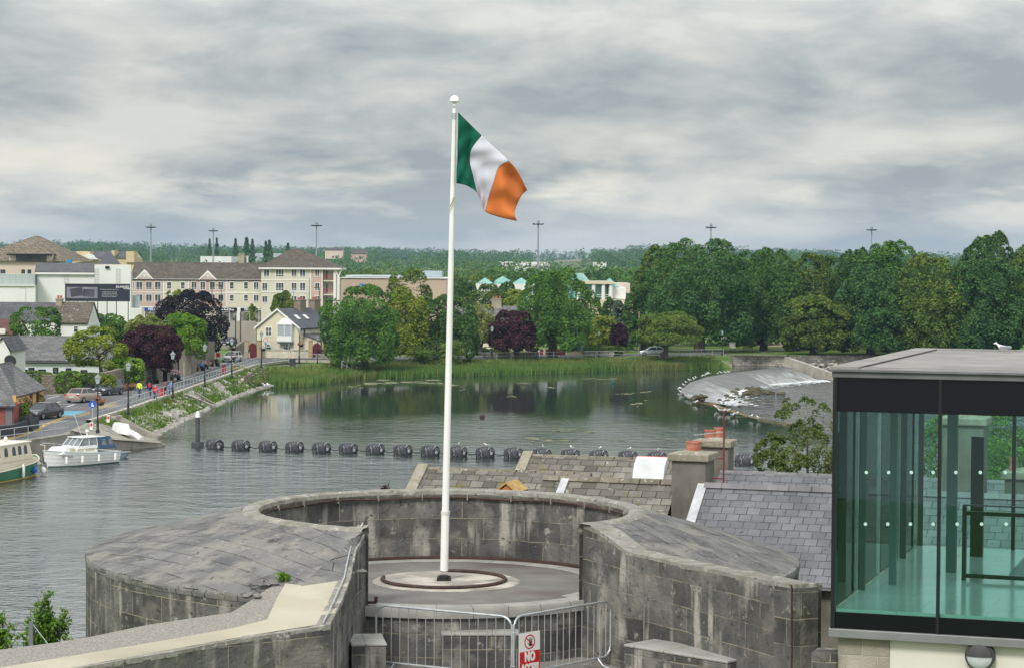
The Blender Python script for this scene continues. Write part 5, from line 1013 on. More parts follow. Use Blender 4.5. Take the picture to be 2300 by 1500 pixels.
x, zt_ = f.l(761, 605); b = MB(); b.tube([(x, -.5, 0), (x, -.5, zt_ - 1.5)], .3, 8); b.tube([(x, -.5, zt_ - 1.6), (x - .8, -.5, zt_)], .12, 6); b.tube([(x, -.5, zt_ - 1.6), (x + .6, -.5, zt_)], .12, 6); b.build('forked_column', M_UPVC, f.r)
x_, z_ = f.l(525, 568); 
f.chim(525, 538, 569, 592, y=8, d=1.3, pots=0)
f2 = f.chim(541, 546, 575, 588, y=9, d=.4, pots=0, m=M_UPVC)
# ---- large white store
f = FB('department_store', 'large white windowless store with slate roof behind the long billboard', 80, 705, 400, R(9.5), zb=1.7)
f.slab(82, 212, 612, 705, M_WH, 0, 22, z0=0); f.slab(212.3, 294, 595, 705, M_WH, -.4, 22, z0=0); f.gable(78, 212, 612.5, 592.5, M_FSL, 14)
x0, z_ = f.l(80, 612); x1, _ = f.l(212, 612); b = MB(); b.box(x0, x1, -.5, -.02, z_ - .35, z_ - .02); b.build('eaves', M_UPVC, f.r)
f.slab(294.3, 297, 610, 690, M_WH, .5, 10, z0=0)
x0, z_ = f.l(217, 594); x1, _ = f.l(271, 594); xm, zt_ = f.l(243, 563); b = MB(); q = [(x0, 6, z_), (x1, 6, z_), (x1, 12, z_), (x0, 12, z_)]
for i in range(4): b.face([q[i], q[(i + 1) % 4], (xm, 9, zt_ + .2)])
b.build('pyramid_roof', mat('dark slate', (.08, .08, .095), (.1, .1, .115), .6, .8), f.r)
for px in (81.5, 149, 216.5, 265.5):
    x, zt_ = f.l(px, 603 if px > 212 else 616); _, zb = f.l(px, 690 if px < 140 else 640); yy = -.42 if px > 212 else -.02; b = MB()
    for dx in (-.28, .28): b.box(x + dx - .03, x + dx + .03, yy - .08, yy, zb, zt_)
    zk = zb
    while zk < zt_: b.box(x - .28, x + .28, yy - .06, yy - .02, zk, zk + .04); zk += .45
    b.build('wall_ladder', mat('pale grey metal', (.52, .53, .52), None, rough=.6), f.r)
x, z_ = f.l(241, 600); b = MB(); b.box(x - .35, x + .35, -.75, -.42, z_ - .25, z_ + .15); b.build('floodlight', M_BLKF, f.r)
x0, z0_ = f.l(296, 688); x1, z1_ = f.l(318, 692); b = MB(); b.box(f.l(294, 690)[0], x1, -3, 8, 0, z1_); b.build('side_wing', M_WH, f.r); f.slab(293, 314, 665, 690, mat('grey cladding', (.30, .34, .36), (.36, .40, .42), .3, .6, brick=(.5, 30, (.2, .22, .24), .08, .03)), 1, 8, 'clad_wall')
f = FB('store_wing', 'low white wing with pale grey cladding left of the big white store', -40, 705, 394, R(9.5), zb=1.7); f.slab(-40, 79, 641, 705, M_WH, 0, 12, z0=0); f.slab(-40, 77.5, 615.5, 640.5, mat('pale zinc cladding', (.36, .41, .40), (.43, .48, .47), .2, .5, brick=(1.1, 60, (.28, .31, .31), .06, .04)), .5, 12, 'clad_wall')
x0, z_ = f.l(-40, 641); x1, _ = f.l(78.5, 641); b = MB(); b.box(x0, x1, -.3, .3, z_ - .1, z_ + .12); b.build('parapet', M_UPVC, f.r)
# ---- billboard
f = FB('billboard', 'long dark advertising billboard on posts in front of the white store', 146, 677, 390, R(9.5)); o = f.r
x1, z0_ = f.l(292, 677); zt_ = f.l(146, 637.5)[1]; b = MB(); b.box(0, x1, 0, .25, 0, zt_); b.build('board', mat('billboard navy', (.028, .028, .042), (.034, .034, .05), .3, .5), o)
x2 = f.l(219, 660)[0]; z2, z3 = f.l(150, 670)[1], f.l(150, 645)[1]; b = MB(); b.box(x1 * .025, x2, -.012, -.002, z2, z3); b.build('pale_picture_panel', mat('billboard lilac', (.30, .28, .36), (.16, .15, .21), .18, .5), o)
for a, c, t, bt, tl in ((158, 186, 647, 666, -8), (186.5, 212, 650, 667, 2)):
    xx, zt2 = f.l(a, t); xy, zb2 = f.l(c, bt); b = MB(); T = Matrix.Translation(((xx + xy) / 2, 0, (zt2 + zb2) / 2)) @ Matrix.Rotation(R(tl), 4, 'Y'); b.box(-(xy - xx) / 2, (xy - xx) / 2, -.03, -.014, -(zt2 - zb2) / 2, (zt2 - zb2) / 2, T); b.build('gift_card_picture', mat('card grey', (.045, .045, .06), (.09, .09, .11), .4, .4), o)
M_TX = mat('billboard white', (.72, .72, .74), None); lx, lz = f.l(275, 646); textobj('DUNNES', .54, M_TX, o, (lx, -.01, lz - .1), FR, sx=1.05, bold=.01); lx, lz = f.l(284.5, 649.5); textobj('STORES', .24, M_TX, o, (lx, -.01, lz - .05), FR, sx=1.3, bold=.01)
for i, (tx, py, sz, px) in enumerate((('Why not give them the whole store?', 651.5, .21, 246), ('Our Gift card is the perfect gift', 657, .20, 246), ('for family & friends, to let them', 660.5, .20, 246), ('choose whatever they want at any', 664, .20, 246), ('DUNNES STORES nationwide.', 667.5, .20, 246))): lx, lz = f.l(px, py); textobj(tx, sz, M_TX, o, (lx, -.01, lz), FR)
for px in (154, 175, 197, 219.5, 240.5, 261.5, 288): x, _ = f.l(px, 677); b = MB(); b.box(x - .07, x + .07, .02, .16, -o.location.z + 1.75, -.003); b.build('post', M_BLKF, o)
# ---- big hipped building far left
f = FB('hotel', 'big beige building with a broad ochre hipped roof and dark ribbon window at far left', -60, 640, 430, zb=2.0)
f.slab(-60, 88, 587, 640, M_BEIGE, 0, 20, z0=0); f.slab(22, 118, 570, 589, M_BEIGE, -.6, 10, 'upper_wall')
def hip(f, px0, px1, pye, pxr0, pxr1, pyr, m, y0, y1, name='roof', D2=None):
    x0, ze = f.l(px0, pye); x1, _ = f.l(px1, pye); ym = (y0 + y1) / 2; zr = P(pxr0, pyr, f.D + ym).z - f.o.z; xa, _ = f.l(pxr0, pyr); xb_, _ = f.l(pxr1, pyr); b = MB(); q = [(x0, y0, ze), (x1, y0, ze), (x1, y1, ze), (x0, y1, ze)]; t = [(xa, ym, zr), (xb_, ym, zr)]
    b.face([q[0], q[1], t[1], t[0]]); b.face([q[1], q[2], t[1]]); b.face([q[2], q[3], t[0], t[1]]); b.face([q[3], q[0], t[0]]); b.face(q[::-1]); return b.build(name, m, f.r)
hip(f, -75, 165, 586, 52, 62, 530, M_TILE2, -.8, 22); x0, ze = f.l(20, 571); x1, _ = f.l(121, 571); xm, zt_ = f.l(72, 546); b = MB(); b.face([(x0, -1.6, ze), (x1, -1.6, ze), (xm, 3.5, zt_)]); b.face([(x1, -1.6, ze), (x1, 8, ze), (xm, 3.5, zt_)]); b.face([(x0, 8, ze), (x0, -1.6, ze), (xm, 3.5, zt_)]); b.face([(x0, -1.6, ze), (x0, 8, ze), (x1, 8, ze), (x1, -1.6, ze)]); b.build('dormer_roof', M_TILE2, f.r)
b = MB(); b.box(x0, x1, -1.7, -1.5, ze - .25, ze + .05); b.build('dark_fascia', M_BLKF, f.r)
f.win(38, 106, 573, 588.5, 9, m=M_BLKF, y=-.6, name='ribbon_window')
for a in (1, 48, 62): f.win(a, a + 8 + (3 if a == 1 else 0), 606, 617, 0, m=M_BLKF)
b = MB(); x0, z_ = f.l(156, 585); b.box(x0, x0 + .9, -3, -2, z_ - .9, z_ + .1); b.build('blue_tank', mat('blue tank', (.05, .22, .42), None), f.r)
# ---- yellow flats behind
f = FB('flats', 'distant pale yellow flats with grey roofs and square stair towers', 150, 600, 560, zb=3.5)
f.slab(150, 302, 578, 605, mat('ochre render', (.58, .47, .28), None), 0, 12, z0=0); f.gable(148, 300, 580, 566, M_FSL, 14, name='roof')
for a, c, t in ((172, 203, 565), (251, 258, 563), (284, 302, 565)): f.slab(a, c, t, 590, MATS['ochre render'], -.6, 5, 'tower_box')
for a, c, t in ((180, 222, 570),): x0, ze = f.l(a, 583); x1, _ = f.l(c, 583); xm, zt_ = f.l(201, t); b = MB(); b.prism([(x0, ze), (x1, ze), (xm, zt_)], 'y', -2, 4); b.build('white_gable', M_WH, f.r)
# ---- distant long row houses left
f = FB('row_house', 'long grey slate roofed terrace with a small chimney stack at the far left edge', -60, 760, 296, zb=LZ); f.slab(-60, 115, 722, 790, M_WH, 0, 8, z0=0); f.wm = M_WH; f.gable(-62, 116, 722, 678, M_FSL, 8)
f = FB('row_house', 'taller terrace end with a speckled brown roof, white gable and white rear wall', 113, 765, 288, zb=LZ); f.slab(118, 199, 728, 790, M_WH, 0, 8, z0=0); f.gable(115, 199, 727, 680, M_BSL, 8); f.win(129, 139, 731, 749, 0, trans=.6); f.win(164, 177, 731, 748, 0, trans=.6); f.chim(114, 127, 672, 700, y=3.2, d=1.2, pots=2); x0, zt_ = f.l(117, 716); x1, _ = f.l(130, 716); b = MB(); b.box(x0, x1, -.7, 0.2, 3.5, zt_); b.build('lower_chimney', M_WH, f.r)
f = FB('row_house', 'red brown tiled low roof with a small white rooflight at the left edge', -60, 775, 282, zb=LZ); f.slab(-60, 33, 752, 790, M_WH, 0, 6, z0=0); f.gable(-62, 34, 753, 719, M_REDR, 8); x0, z_ = f.l(1, 748); x1, _ = f.l(13, 748); b = MB(); b.box(x0, x1, -.45, .3, z_ - .1, z_ + .55); b.build('rooflight', M_UPVC, f.r)
f = FB('slate_shed', 'long low white shed with a mottled grey slate roof behind the ivy wall', 18, 836, 262, zb=LZ); f.slab(22, 232, 812, 850, mat('bluish white render', (.62, .66, .68), None, rough=.9), 0, 8, z0=0); f.gable(18, 234, 811, 756, M_MSL, 10)
for a, c, t in ((52, 62, 829), (64, 77, 825), (86, 103, 829), (119, 131, 824.5), (148, 160, 826), (181, 196, 830)): f.win(a, c, t, 838, 0, m=M_BLKF)
x0, z_ = f.l(20, 811); x1, _ = f.l(232, 811); b = MB(); b.tube([(x0, -.35, z_ - .1), (x1, -.35, z_ - .1)], .09, 6); b.build('gutter', M_BLKF, f.r)
f = FB('gabled_house', 'small white gable end with a satellite dish at the left edge', -30, 830, 250, zb=LZ); x0, ze = f.l(-30, 790); x1, _ = f.l(22, 790); xm, zt_ = f.l(6, 760); b = MB(); b.prism([(x0, 0), (x1, 0), (x1, ze), (xm, zt_), (x0, ze)], 'y', 0, 8); b.build('wall', M_WH, f.r); b = MB(); b.face([(xm, -.3, zt_ + .15), (x1 + .3, -.3, ze + .05), (x1 + .3, 8, ze + .05), (xm, 8, zt_ + .15)]); b.face([(xm, -.3, zt_ + .15), (x0, -.3, ze), (x0, 8, ze), (xm, 8, zt_ + .15)]); b.build('roof', M_FSL, f.r)
x, z_ = f.l(24, 811); b = MB(); b.lathe([(0.01, .0), (.5, .12), (.68, .3)], (0, 0, 0), 14); ob = b.build('satellite_dish', mat('dark mesh', (.03, .03, .032), None), f.r); ob.location = (x, -.6, z_); ob.rotation_euler = (R(70), 0, R(30))
# ---- yellow pub with slate roof
f = FB('pub', 'yellow walled pub with a grey slate roof and hanging flower baskets beside the parking bays', -20, 928, 204, R(0), zb=LZ)
x1, _ = f.l(95, 900); x0 = f.l(35, 900)[0]; ze = f.l(95, 873)[1]; zr = f.l(0, 822)[1]
M_YEL = mat('yellow render', (.58, .37, .11), (.62, .42, .14), .4, .9)
b = MB(); p0, p1 = G(36, 927, LZ), G(97, 912, LZ); q0 = Vector((p0.x - 9, p0.y + 3, LZ)); q1 = Vector((p1.x - 9, p1.y + 8, LZ)); H_ = 1.62
b.loft([[p0, p1, q1, q0], [v_ + Vector((0, 0, H_)) for v_ in (p0, p1, q1, q0)]]); b.build('wall', M_YEL, f.r, wloc=True)
e0, e1 = P(38, 890, p0.y), P(106, 872, p1.y - .3); r0 = P(0, 820, p0.y + 4); r1 = P(28, 815, p1.y + 4)
b = MB(); b.face([e0, e1, Vector((r1.x, r1.y, r1.z)), r0]); b.face([r0, r1, Vector((r1.x - 9, r1.y + 5, e1.z)), Vector((r0.x - 9, r0.y + 5, e0.z))]); b.face([e0, r0, Vector((r0.x - 9, r0.y - 1, e0.z))]); ob = b.build('roof', M_MSL, f.r, wloc=True); q = ob.modifiers.new('s', 'SOLIDIFY'); q.thickness = .2
dv = (p1 - p0); 
def onwall(px, py): 
    nrm = Vector((dv.y, -dv.x, 0)).normalized(); d = ray(px, py); t = (p0 - Vector((0, 0, CH))).dot(nrm) / d.dot(nrm); return Vector((0, 0, CH)) + d * t, nrm
for nm, px, py, w, h in (('door', 69, 909, 1.0, 1.5), ('door', 84, 901, .9, 1.5), ('window', 55, 900, .8, .8)):
    p, nr = onwall(px, py); b = MB(); T = Matrix.Translation((p.x, p.y, LZ if nm == 'door' else p.z - .6)) @ Matrix.Rotation(math.atan2(dv.y, dv.x), 4, 'Z'); b.box(-w / 2, w / 2, -.06, .02, 0, h, T); b.build(nm, mat('brown timber', (.10, .035, .02), None), f.r, wloc=True)
for px, py in ((45, 901), (56, 900), (84, 892)):
    p, nr = onwall(px, py); k = thing('hanging_basket', 'flower basket on the yellow pub wall, ' + {45: 'nearest the red porch', 56: 'between the porch and the door', 84: 'beside the far doorway'}[px], 'flower basket', tuple(p + nr * .25), 0, 'baskets on the pub wall')
    meshobj('leaves', cardmesh('leaves', crown_mesh(px, .85, .6, .75, 14, .35, 300, .14)), LM['green'], k, (0, 0, -.4)); meshobj('flowers', cardmesh('flowers', crown_mesh(px + 9, .9, .65, .75, 14, .35, 110, .12)), mat('red petals', (.55, .08, .07), (.65, .45, .3), 4, isl=.2), k, (0, 0, -.38))
f = FB('porch', 'red brick porch with a small slate roof at the left edge', -40, 962, 196, zb=LZ); f.slab(-40, 30, 908, 960, mat('red brick', (.22, .05, .04), (.27, .07, .055), 2, .9, brick=(.45, .16, (.3, .15, .12), .02, .15)), 0, 4, z0=0)
x0, z_ = f.l(-40, 913); x1, _ = f.l(38, 907); b = MB(); b.face([(x0, -.4, z_), (x1, -.4, z_), (x1 - 1.2, 3, z_ + 1.0), (x0, 3, z_ + 1.0)]); ob = b.build('roof', M_MSL, f.r); q = ob.modifiers.new('s', 'SOLIDIFY'); q.thickness = .12; x, _ = f.l(20, 930); b = MB(); b.box(x - .3, x + .3, -.06, 0, 0, 2.0); b.build('shutter', mat('grey shutter', (.16, .16, .17), None), f.r)
# low dark wall with railing
pa, pb, pc = G(-20, 985, LZ), G(31, 980, LZ), G(88, 960, LZ); wl = wallline('boundary_wall', 'low charcoal garden wall with spiked railing beside the street', [(pa.x, pa.y), (pb.x, pb.y), (pc.x, pc.y)], LZ, LZ + .95, .3, mat('charcoal render', (.045, .047, .055), (.06, .062, .07), .8, .85))
for k in range(26): p = pb.lerp(pc, k / 30 + .02) + Vector((0, .15, .95)); b = MB(); b.tube([p, p + Vector((0, 0, .5))], .018, 4); b.build('spike', M_BLKF, wl, wloc=True)
p = G(66, 968, LZ); b = MB(); b.cbox((p.x, p.y + .1, LZ + .7), (.5, .5, 1.4)); b.build('gate_pier', MATS['charcoal render'], wl, wloc=True)
# ---- riverside house
f = FB('riverside_house', 'cream gabled riverside house with a grey slate roof, white oriel window and rooflights', 577, 801, 342, R(-22), zb=LZ)
w_, zt_ = f.l(672, 733); xm, za = f.l(623, 694); _, ze = f.l(577, 733); Ld = 11.5; M_HC = mat('warm cream render', (.60, .56, .42), (.65, .61, .47), .3, .9, streak=((.45, .41, .30), .5, (1, 1, .2), .5, .7, .5)); xm = w_ / 2; 
b = MB(); b.prism([(0, 0), (w_, 0), (w_, ze), (xm, za - .1), (0, ze)], 'y', 0, Ld); b.build('wall', M_HC, f.r)
b = MB(); b.face([(-.35, -.3, ze - .2), (xm, -.3, za + .05), (xm, Ld + .2, za + .05), (-.35, Ld + .2, ze - .2)]); b.face([(w_ + .35, -.3, ze - .2), (w_ + .35, Ld + .2, ze - .2), (xm, Ld + .2, za + .05), (xm, -.3, za + .05)]); ob = b.build('roof', mat('dark blue slates', (.075, .08, .095), (.10, .105, .12), .6, .75), f.r); q = ob.modifiers.new('s', 'SOLIDIFY'); q.thickness = .14
for s in (0, 1):
    x_, xx = (-.35, xm) if s == 0 else (w_ + .35, xm); b = MB(); b.loft([[(x_, -.36, ze - .45), (xx, -.36, za - .2), (xx, -.36, za + .1), (x_, -.36, ze - .15)], [(x_, -.29, ze - .45), (xx, -.29, za - .2), (xx, -.29, za + .1), (x_, -.29, ze - .15)]]); b.build('bargeboard', M_UPVC, f.r)
f.win(596, 611, 734, 755, 1, trans=.5)
for a in (598, 641): wi = f.win(a, a + 10, 771, 780, 0); x, z_ = f.l(a - 1, 780); b = MB(); b.box(x, x + .9, -.45, -.08, z_ - .2, z_ + .08); b.build('window_box', mat('dark green box', (.015, .05, .03), None), f.r)
x0, z0_ = f.l(628, 766); x1, z1_ = f.l(660, 736); b = MB(); b.box(x0, x1, -.8, -.003, z0_, z0_ + .8); b.box(x0 - .05, x1 + .05, -.85, -.003, z0_ + 2.45, z0_ + 2.65); b.box(x0, x0 + .08, -.8, -.003, z0_ + .802, z0_ + 2.448); b.box(x1 - .08, x1, -.8, -.003, z0_ + .802, z0_ + 2.448); b.box((x0 + x1) / 2 - .05, (x0 + x1) / 2 + .05, -.8, -.7, z0_ + .802, z0_ + 2.448)
b.loft([[(x0, -.8, z0_ + 2.651), (x1, -.8, z0_ + 2.651), (x1, -.01, z0_ + 2.651), (x0, -.01, z0_ + 2.651)], [((x0 + x1) / 2 - .02, -.05, z0_ + 3.8), ((x0 + x1) / 2 + .02, -.05, z0_ + 3.8), ((x0 + x1) / 2 + .02, -.01, z0_ + 3.8), ((x0 + x1) / 2 - .02, -.01, z0_ + 3.8)]]); ob = b.build('oriel_window', M_UPVC, f.r); b = MB(); b.box(x0 + .1, x1 - .1, -.74, -.1, z0_ + .81, z0_ + 2.44); b.build('pane', mat('net curtain glass', (.35, .40, .44), None, rough=.2), ob); b = MB(); b.box(x0, x1, -.75, -.003, z0_ - .3, z0_ - .004); b.build('oriel_base', MATS['dark green box'], f.r)
sl_ = math.atan2(za - ze + .25, w_ / 2 + .35)
for yy in (2.6, 5.4): b = MB(); T = Matrix.Translation((xm + 1.9, yy, za + .05 - 1.9 * math.tan(sl_) + .08)) @ Matrix.Rotation(sl_, 4, 'Y'); b.box(-.5, .5, -.4, .4, 0, .09, T); b.build('rooflight', M_UPVC, f.r)
for yy, xx in ((5.8, xm + .2), (10.6, xm + .2)): b = MB(); b.box(xx - .55, xx + .55, yy, yy + 1.9, za - .9, za + 1.15); b.box(xx - .65, xx + .65, yy - .1, yy + 2, za + 1.152, za + 1.3); ob = b.build('chimney', mat('brown chimney', (.20, .17, .13), (.26, .22, .17), 1, .9), f.r); [(MB().lathe([(.13, 0), (.15, .35), (.1, .35), (.01, .2)], (xx, yy + .4 + .55 * k, za + 1.303), 8)).build('chimney_pot', M_POT, ob) for k in range(3)]
for y0, y1 in ((1.2, 2.0), (7.2, 8.0)): b = MB(); b.box(w_ + .002, w_ + .06, y0, y1, 3.1, 4.6); ob = b.build('side_window', M_UPVC, f.r); b = MB(); b.box(w_ + .05, w_ + .07, y0 + .12, y1 - .12, 3.2, 4.5); b.build('pane', M_PANE, ob)
b = MB(); b.prism([(0, 0), (3.6, 0), (3.6, 2.3), (0, 3.4)], 'y', 1.5, 6.5); ob = b.build('side_porch', M_HC, f.r); ob.location = (w_ + .01, 0, 0); b = MB(); b.face([(-.05, 1.2, 3.55), (3.9, 1.2, 2.35), (3.9, 6.8, 2.35), (-.05, 6.8, 3.55)]); o2 = b.build('porch_roof', MATS['dark blue slates'], ob); q = o2.modifiers.new('s', 'SOLIDIFY'); q.thickness = .12
for a, lab, t, bt, px, s in ((1, 'green creeper climbing the wall between the house and its side porch', 0, 0, 683, 3), (2, 'creeper on the porch of the cream riverside house', 0, 0, 705, 2)):
    pp = G(px, 800, LZ); k = thing('wall_creeper', lab, 'creeper', (pp.x, pp.y - 1.2, LZ)); meshobj('foliage', cardmesh('foliage', crown_mesh(px, 1.6 * s * .7, .8, 1.5 * s, 24, .28, 900, .26)), LM['bright'], k)
# garden wall, gates, piers of the house
g0, g1, g2, g3_ = G(555, 803, LZ), G(660, 804, LZ), G(705, 803.5, LZ), G(725, 803, LZ)
wallline('garden_wall', 'rendered garden wall with pale stone piers in front of the cream riverside house', [(g0.x, g0.y), (g1.x, g1.y), (g2.x, g2.y), (g3_.x, g3_.y)], LZ, LZ + 1.1, .3, M_HC, M_KERB)
M_SAND = mat('sandstone pier', (.36, .28, .16), (.42, .34, .21), 1, .9, brick=(.4, .22, (.25, .2, .13), .03, .15)); M_MAR = mat('maroon door', (.12, .018, .02), None, rough=.6)
for px0, px1, lab in ((566, 571, 'arched maroon gate between sandstone piers left of the riverside house'), (708, 717, 'arched maroon gate right of the riverside house by its porch')):
    a, c = G(px0 - 6, 803.5, LZ), G(px1 + 6, 803.5, LZ); r = thing('garden_gate', lab, 'gate', tuple((a + c) / 2 - Vector((0, .5, 0)))); hw = .62
    for s in (-1, 1): b = MB(); b.box(s * (hw + .32) - .3, s * (hw + .32) + .3, -.25, .25, 0, 2.5); b.box(s * (hw + .32) - .36, s * (hw + .32) + .36, -.3, .3, 2.502, 2.65); b.build('pier', M_SAND, r)
    b = MB(); b.prism([(-hw, 0), (hw, 0), (hw, 1.7), (hw * .6, 2.1), (0, 2.25), (-hw * .6, 2.1), (-hw, 1.7)], 'y', -.04, .04); b.build('door', M_MAR, r)
r = thing('tall_railing', 'tall grey metal railing in front of the gable of the riverside house', 'railing', tuple(g0 + Vector((0, -.25, 1.1)))); 
for zz_ in (.1, 1.2): b = MB(); a = g0 + Vector((.5, .1, 1.15 + zz_)); c = g1 + Vector((0, .1, 1.15 + zz_)); b.tube([a, c], .025, 4); b.build('rail', M_GALV, r, wloc=True)
for k in range(24): a = g0.lerp(g1, (k + .5) / 24) + Vector((0.1, .1, 1.15)); b = MB(); b.tube([a, a + Vector((0, 0, 1.35))], .018, 4); b.build('bar', M_GALV, r, wloc=True)
# ---- riverside stone walls on the left bank
M_RUB = mat('rubble stone', (.20, .17, .13), (.29, .25, .20), 1, .95, brick=(.55, .28, (.13, .11, .085), .05, .3), spots=((.38, .34, .28), 2, .6, .68), bump=1)
q = [G(300, 871, LZ), G(352, 857.5, LZ), G(420, 841.5, LZ)]; wallline('stone_wall', 'tall rubble stone wall under the maroon tree', [(q[0].x, q[0].y, LZ + 2.5), (q[1].x, q[1].y, LZ + 2.7), (q[2].x, q[2].y, LZ + 3.2)], LZ, 0, .6, M_RUB)
q = [G(398, 846, LZ), G(425, 841, LZ)]; wallline('stone_wall', 'pale rendered length of the tall riverside wall behind the bench sitters', [(q[0].x + .3, q[0].y - .4, LZ + 3.2), (q[1].x + .3, q[1].y - .4, LZ + 3.3)], LZ, 0, .5, mat('stained render wall', (.34, .29, .21), (.42, .37, .28), .5, .95, streak=((.2, .16, .11), .8, (1, 1, .2), .48, .66, .7)))
q = [G(426, 840.5, LZ), G(460, 827, LZ), G(482, 818, LZ)]; wallline('stone_wall', 'tall grey stone wall behind the seated people', [(q[0].x, q[0].y, LZ + 4), (q[1].x, q[1].y, LZ + 3.6), (q[2].x, q[2].y, LZ + 3.2)], LZ, 0, .6, M_RUB)
q = [G(95, 886, LZ), G(200, 884, LZ), G(245, 883, LZ), G(300, 871, LZ)]; wallline('stone_wall', 'brown rubble wall overgrown with ivy behind the parked cars', [(q[0].x, q[0].y, LZ + 2.1), (q[1].x, q[1].y, LZ + 2.1), (q[2].x, q[2].y, LZ + 2.3), (q[3].x, q[3].y, LZ + 2.5)], LZ, 0, .6, M_RUB)
for i, (a, c, t, bt, kd) in enumerate(((50, 125, 832, 862, 'olive'), (120, 195, 832, 880, 'bright'), (185, 245, 836, 868, 'olive'), (228, 262, 840, 872, 'yellow'))):
    D = 243 - i * .5; a_, c_ = P(a, bt, D), P(c, bt, D); h = P(a, t, D).z - a_.z; k = thing('ivy', ('ivy over the left end of the brown wall', 'bright ivy hanging low over the middle of the brown wall', 'dull ivy on the wall behind the grey car', 'ivy beside the green signpost on the wall')[i], 'ivy', ((a_.x + c_.x) / 2, D - .7, a_.z))
    meshobj('foliage', cardmesh('foliage', crown_mesh(90 + i, c_.x - a_.x, 1.3, h, 60, .2, 3200, .22, drop=-.9)), LM[kd], k)
q = [G(528, 800, LZ), G(566, 776, LZ)]; wallline('stone_wall', 'low rubble stone wall climbing the lane left of the maroon gate', [(q[0].x, q[0].y, LZ + 1.3), (q[1].x, q[1].y, LZ + 1.7)], LZ, 0, .5, M_RUB)
q = [P(500, 735, 372), P(575, 735, 372)]; wallline('retaining_wall', 'pale grey retaining wall beside the lane below the shops', [(q[0].x, 372, LZ + 4.6), (q[1].x, 372, LZ + 4.6)], LZ, 0, .5, mat('grey retaining', (.30, .27, .23), (.38, .35, .3), .3, .95))
# ---- warehouse
f = FB('cinema_warehouse', 'long beige cinema building with a round blue sign behind the far bank trees', 765, 680, 500, zb=2.5); f.slab(765, 1003, 626, 680, mat('tan cladding', (.44, .34, .26), (.50, .39, .30), .1, .8, brick=(4, 60, (.36, .28, .21), .05, .04)), 0, 40, z0=0); f.slab(764, 1004, 623.5, 626.5, M_UPVC, -.3, 40, 'parapet'); f.slab(912, 988, 609, 623, mat('grey blue plant room', (.34, .41, .45), None), 12, 26, 'plant_room')
f.slab(770, 905, 619, 623, mat('roof plant', (.38, .45, .50), (.5, .55, .58), .2), 8, 30, 'roof_plant')
x, z_ = f.l(812.5, 644.5); b = MB(); b.prism([(x + .72 * math.cos(k * .2618), z_ + .72 * math.sin(k * .2618)) for k in range(24)], 'y', -.25, -.01); sg_ = b.build('round_sign', mat('sign blue', (.03, .20, .52), None), f.r); textobj('IMC', .55, M_UPVC, sg_, (x, -.27, z_ - .2), FR, bold=.03)
# ---- shopping centre with glass roofs
f = FB('shopping_centre', 'white shopping centre with a glass dome between two green glass pyramids', 1068, 660, 540, zb=3); f.slab(1068, 1200, 638, 670, M_WH, 0, 30, z0=0)
M_GG = mat('green roof glass', (.13, .36, .32), (.20, .46, .41), .15, .25, spec=.6, brick=(1.3, 1.3, (.42, .55, .52), .05, .08))
def pyr(f, a, c, pye, pyt, y0, y1, name='glass_pyramid'):
    x0, z_ = f.l(a, pye); x1, _ = f.l(c, pye); xm, zt_ = f.l((a + c) / 2, pyt); b = MB(); q = [(x0, y0, z_), (x1, y0, z_), (x1, y1, z_), (x0, y1, z_)]
    for i in range(4): b.face([q[i], q[(i + 1) % 4], (xm, (y0 + y1) / 2, zt_)])
    return b.build(name, M_GG, f.r)
pyr(f, 1070, 1108, 637.5, 624, 0, 6); pyr(f, 1150, 1192, 637.5, 624, 0, 6)
x0, z_ = f.l(1110, 640); x1, _ = f.l(1148, 640); xm = (x0 + x1) / 2; zt_ = f.l(1129, 621)[1]; rr_ = (x1 - x0) / 2; b = MB(); b.lathe([(rr_ * .97, z_ - 1.5), (rr_, z_ + .6), (rr_ * .92, z_ + 1.0), (.05, zt_)], (xm, rr_ + .5, 0), 10); b.build('glass_dome', M_GG, f.r)
f.slab(1181, 1200, 634, 642, M_BEIGE, 4, 12, 'roof_box')
f = FB('glass_hall', 'green glazed hall with a pitched glass roof and a cream colonnade', 1268, 700, 520, zb=3); M_CC = mat('cream concrete', (.62, .53, .40), None) if 'cream concrete' not in MATS else mat('colonnade cream', (.62, .53, .40), None, rough=.9)
f.slab(1277, 1365, 632, 672, M_GG, 2, 16, 'glazed_wall'); x0, z_ = f.l(1277, 631); x1, _ = f.l(1297, 631); xm, zt_ = f.l(1287, 614); b = MB(); b.prism([(x0, z_), (x1, z_), (xm, zt_)], 'y', 2, 2.1); b.build('glass_gable', M_GG, f.r); x2, _ = f.l(1322, 631); b = MB(); b.face([(xm, 2, zt_), (x1, 2, z_), (x2 + .5, 9, z_), (x2 - 1, 9, zt_)]); b.face([(xm, 2, zt_), (x0, 2, z_), (x0, 9, z_), (x2 - 1, 9, zt_)]); b.build('glass_roof', M_GG, f.r)
f.slab(1290, 1378, 631.5, 638.5, M_CC, -1.5, 12, 'canopy')
for px in (1300, 1333, 1355, 1372): x, zt_ = f.l(px, 639); b = MB(); b.tube([(x, -.8, 0), (x, -.8, zt_ - .01)], .42, 8); b.build('column', M_UPVC, f.r)
f.slab(1275, 1420, 672.5, 700, M_CC, -2, 20, z0=0); f.slab(1367, 1406, 646, 672, M_WH, 1, 14, 'upper_wall'); pyr(f, 1350, 1392, 645, 625, 1, 9)
x0, z_ = f.l(1310, 671); x1, _ = f.l(1372, 671); b = MB(); b.tube([(x0, -1.9, z_ + .9), (x1, -1.9, z_ + .9)], .05, 4); b.tube([(x0, -1.9, z_ + .45), (x1, -1.9, z_ + .45)], .04, 4); b.build('handrail', M_UPVC, f.r)
f.slab(1383, 1420, 637, 660, M_BEIGE, 10, 30, 'rear_block')
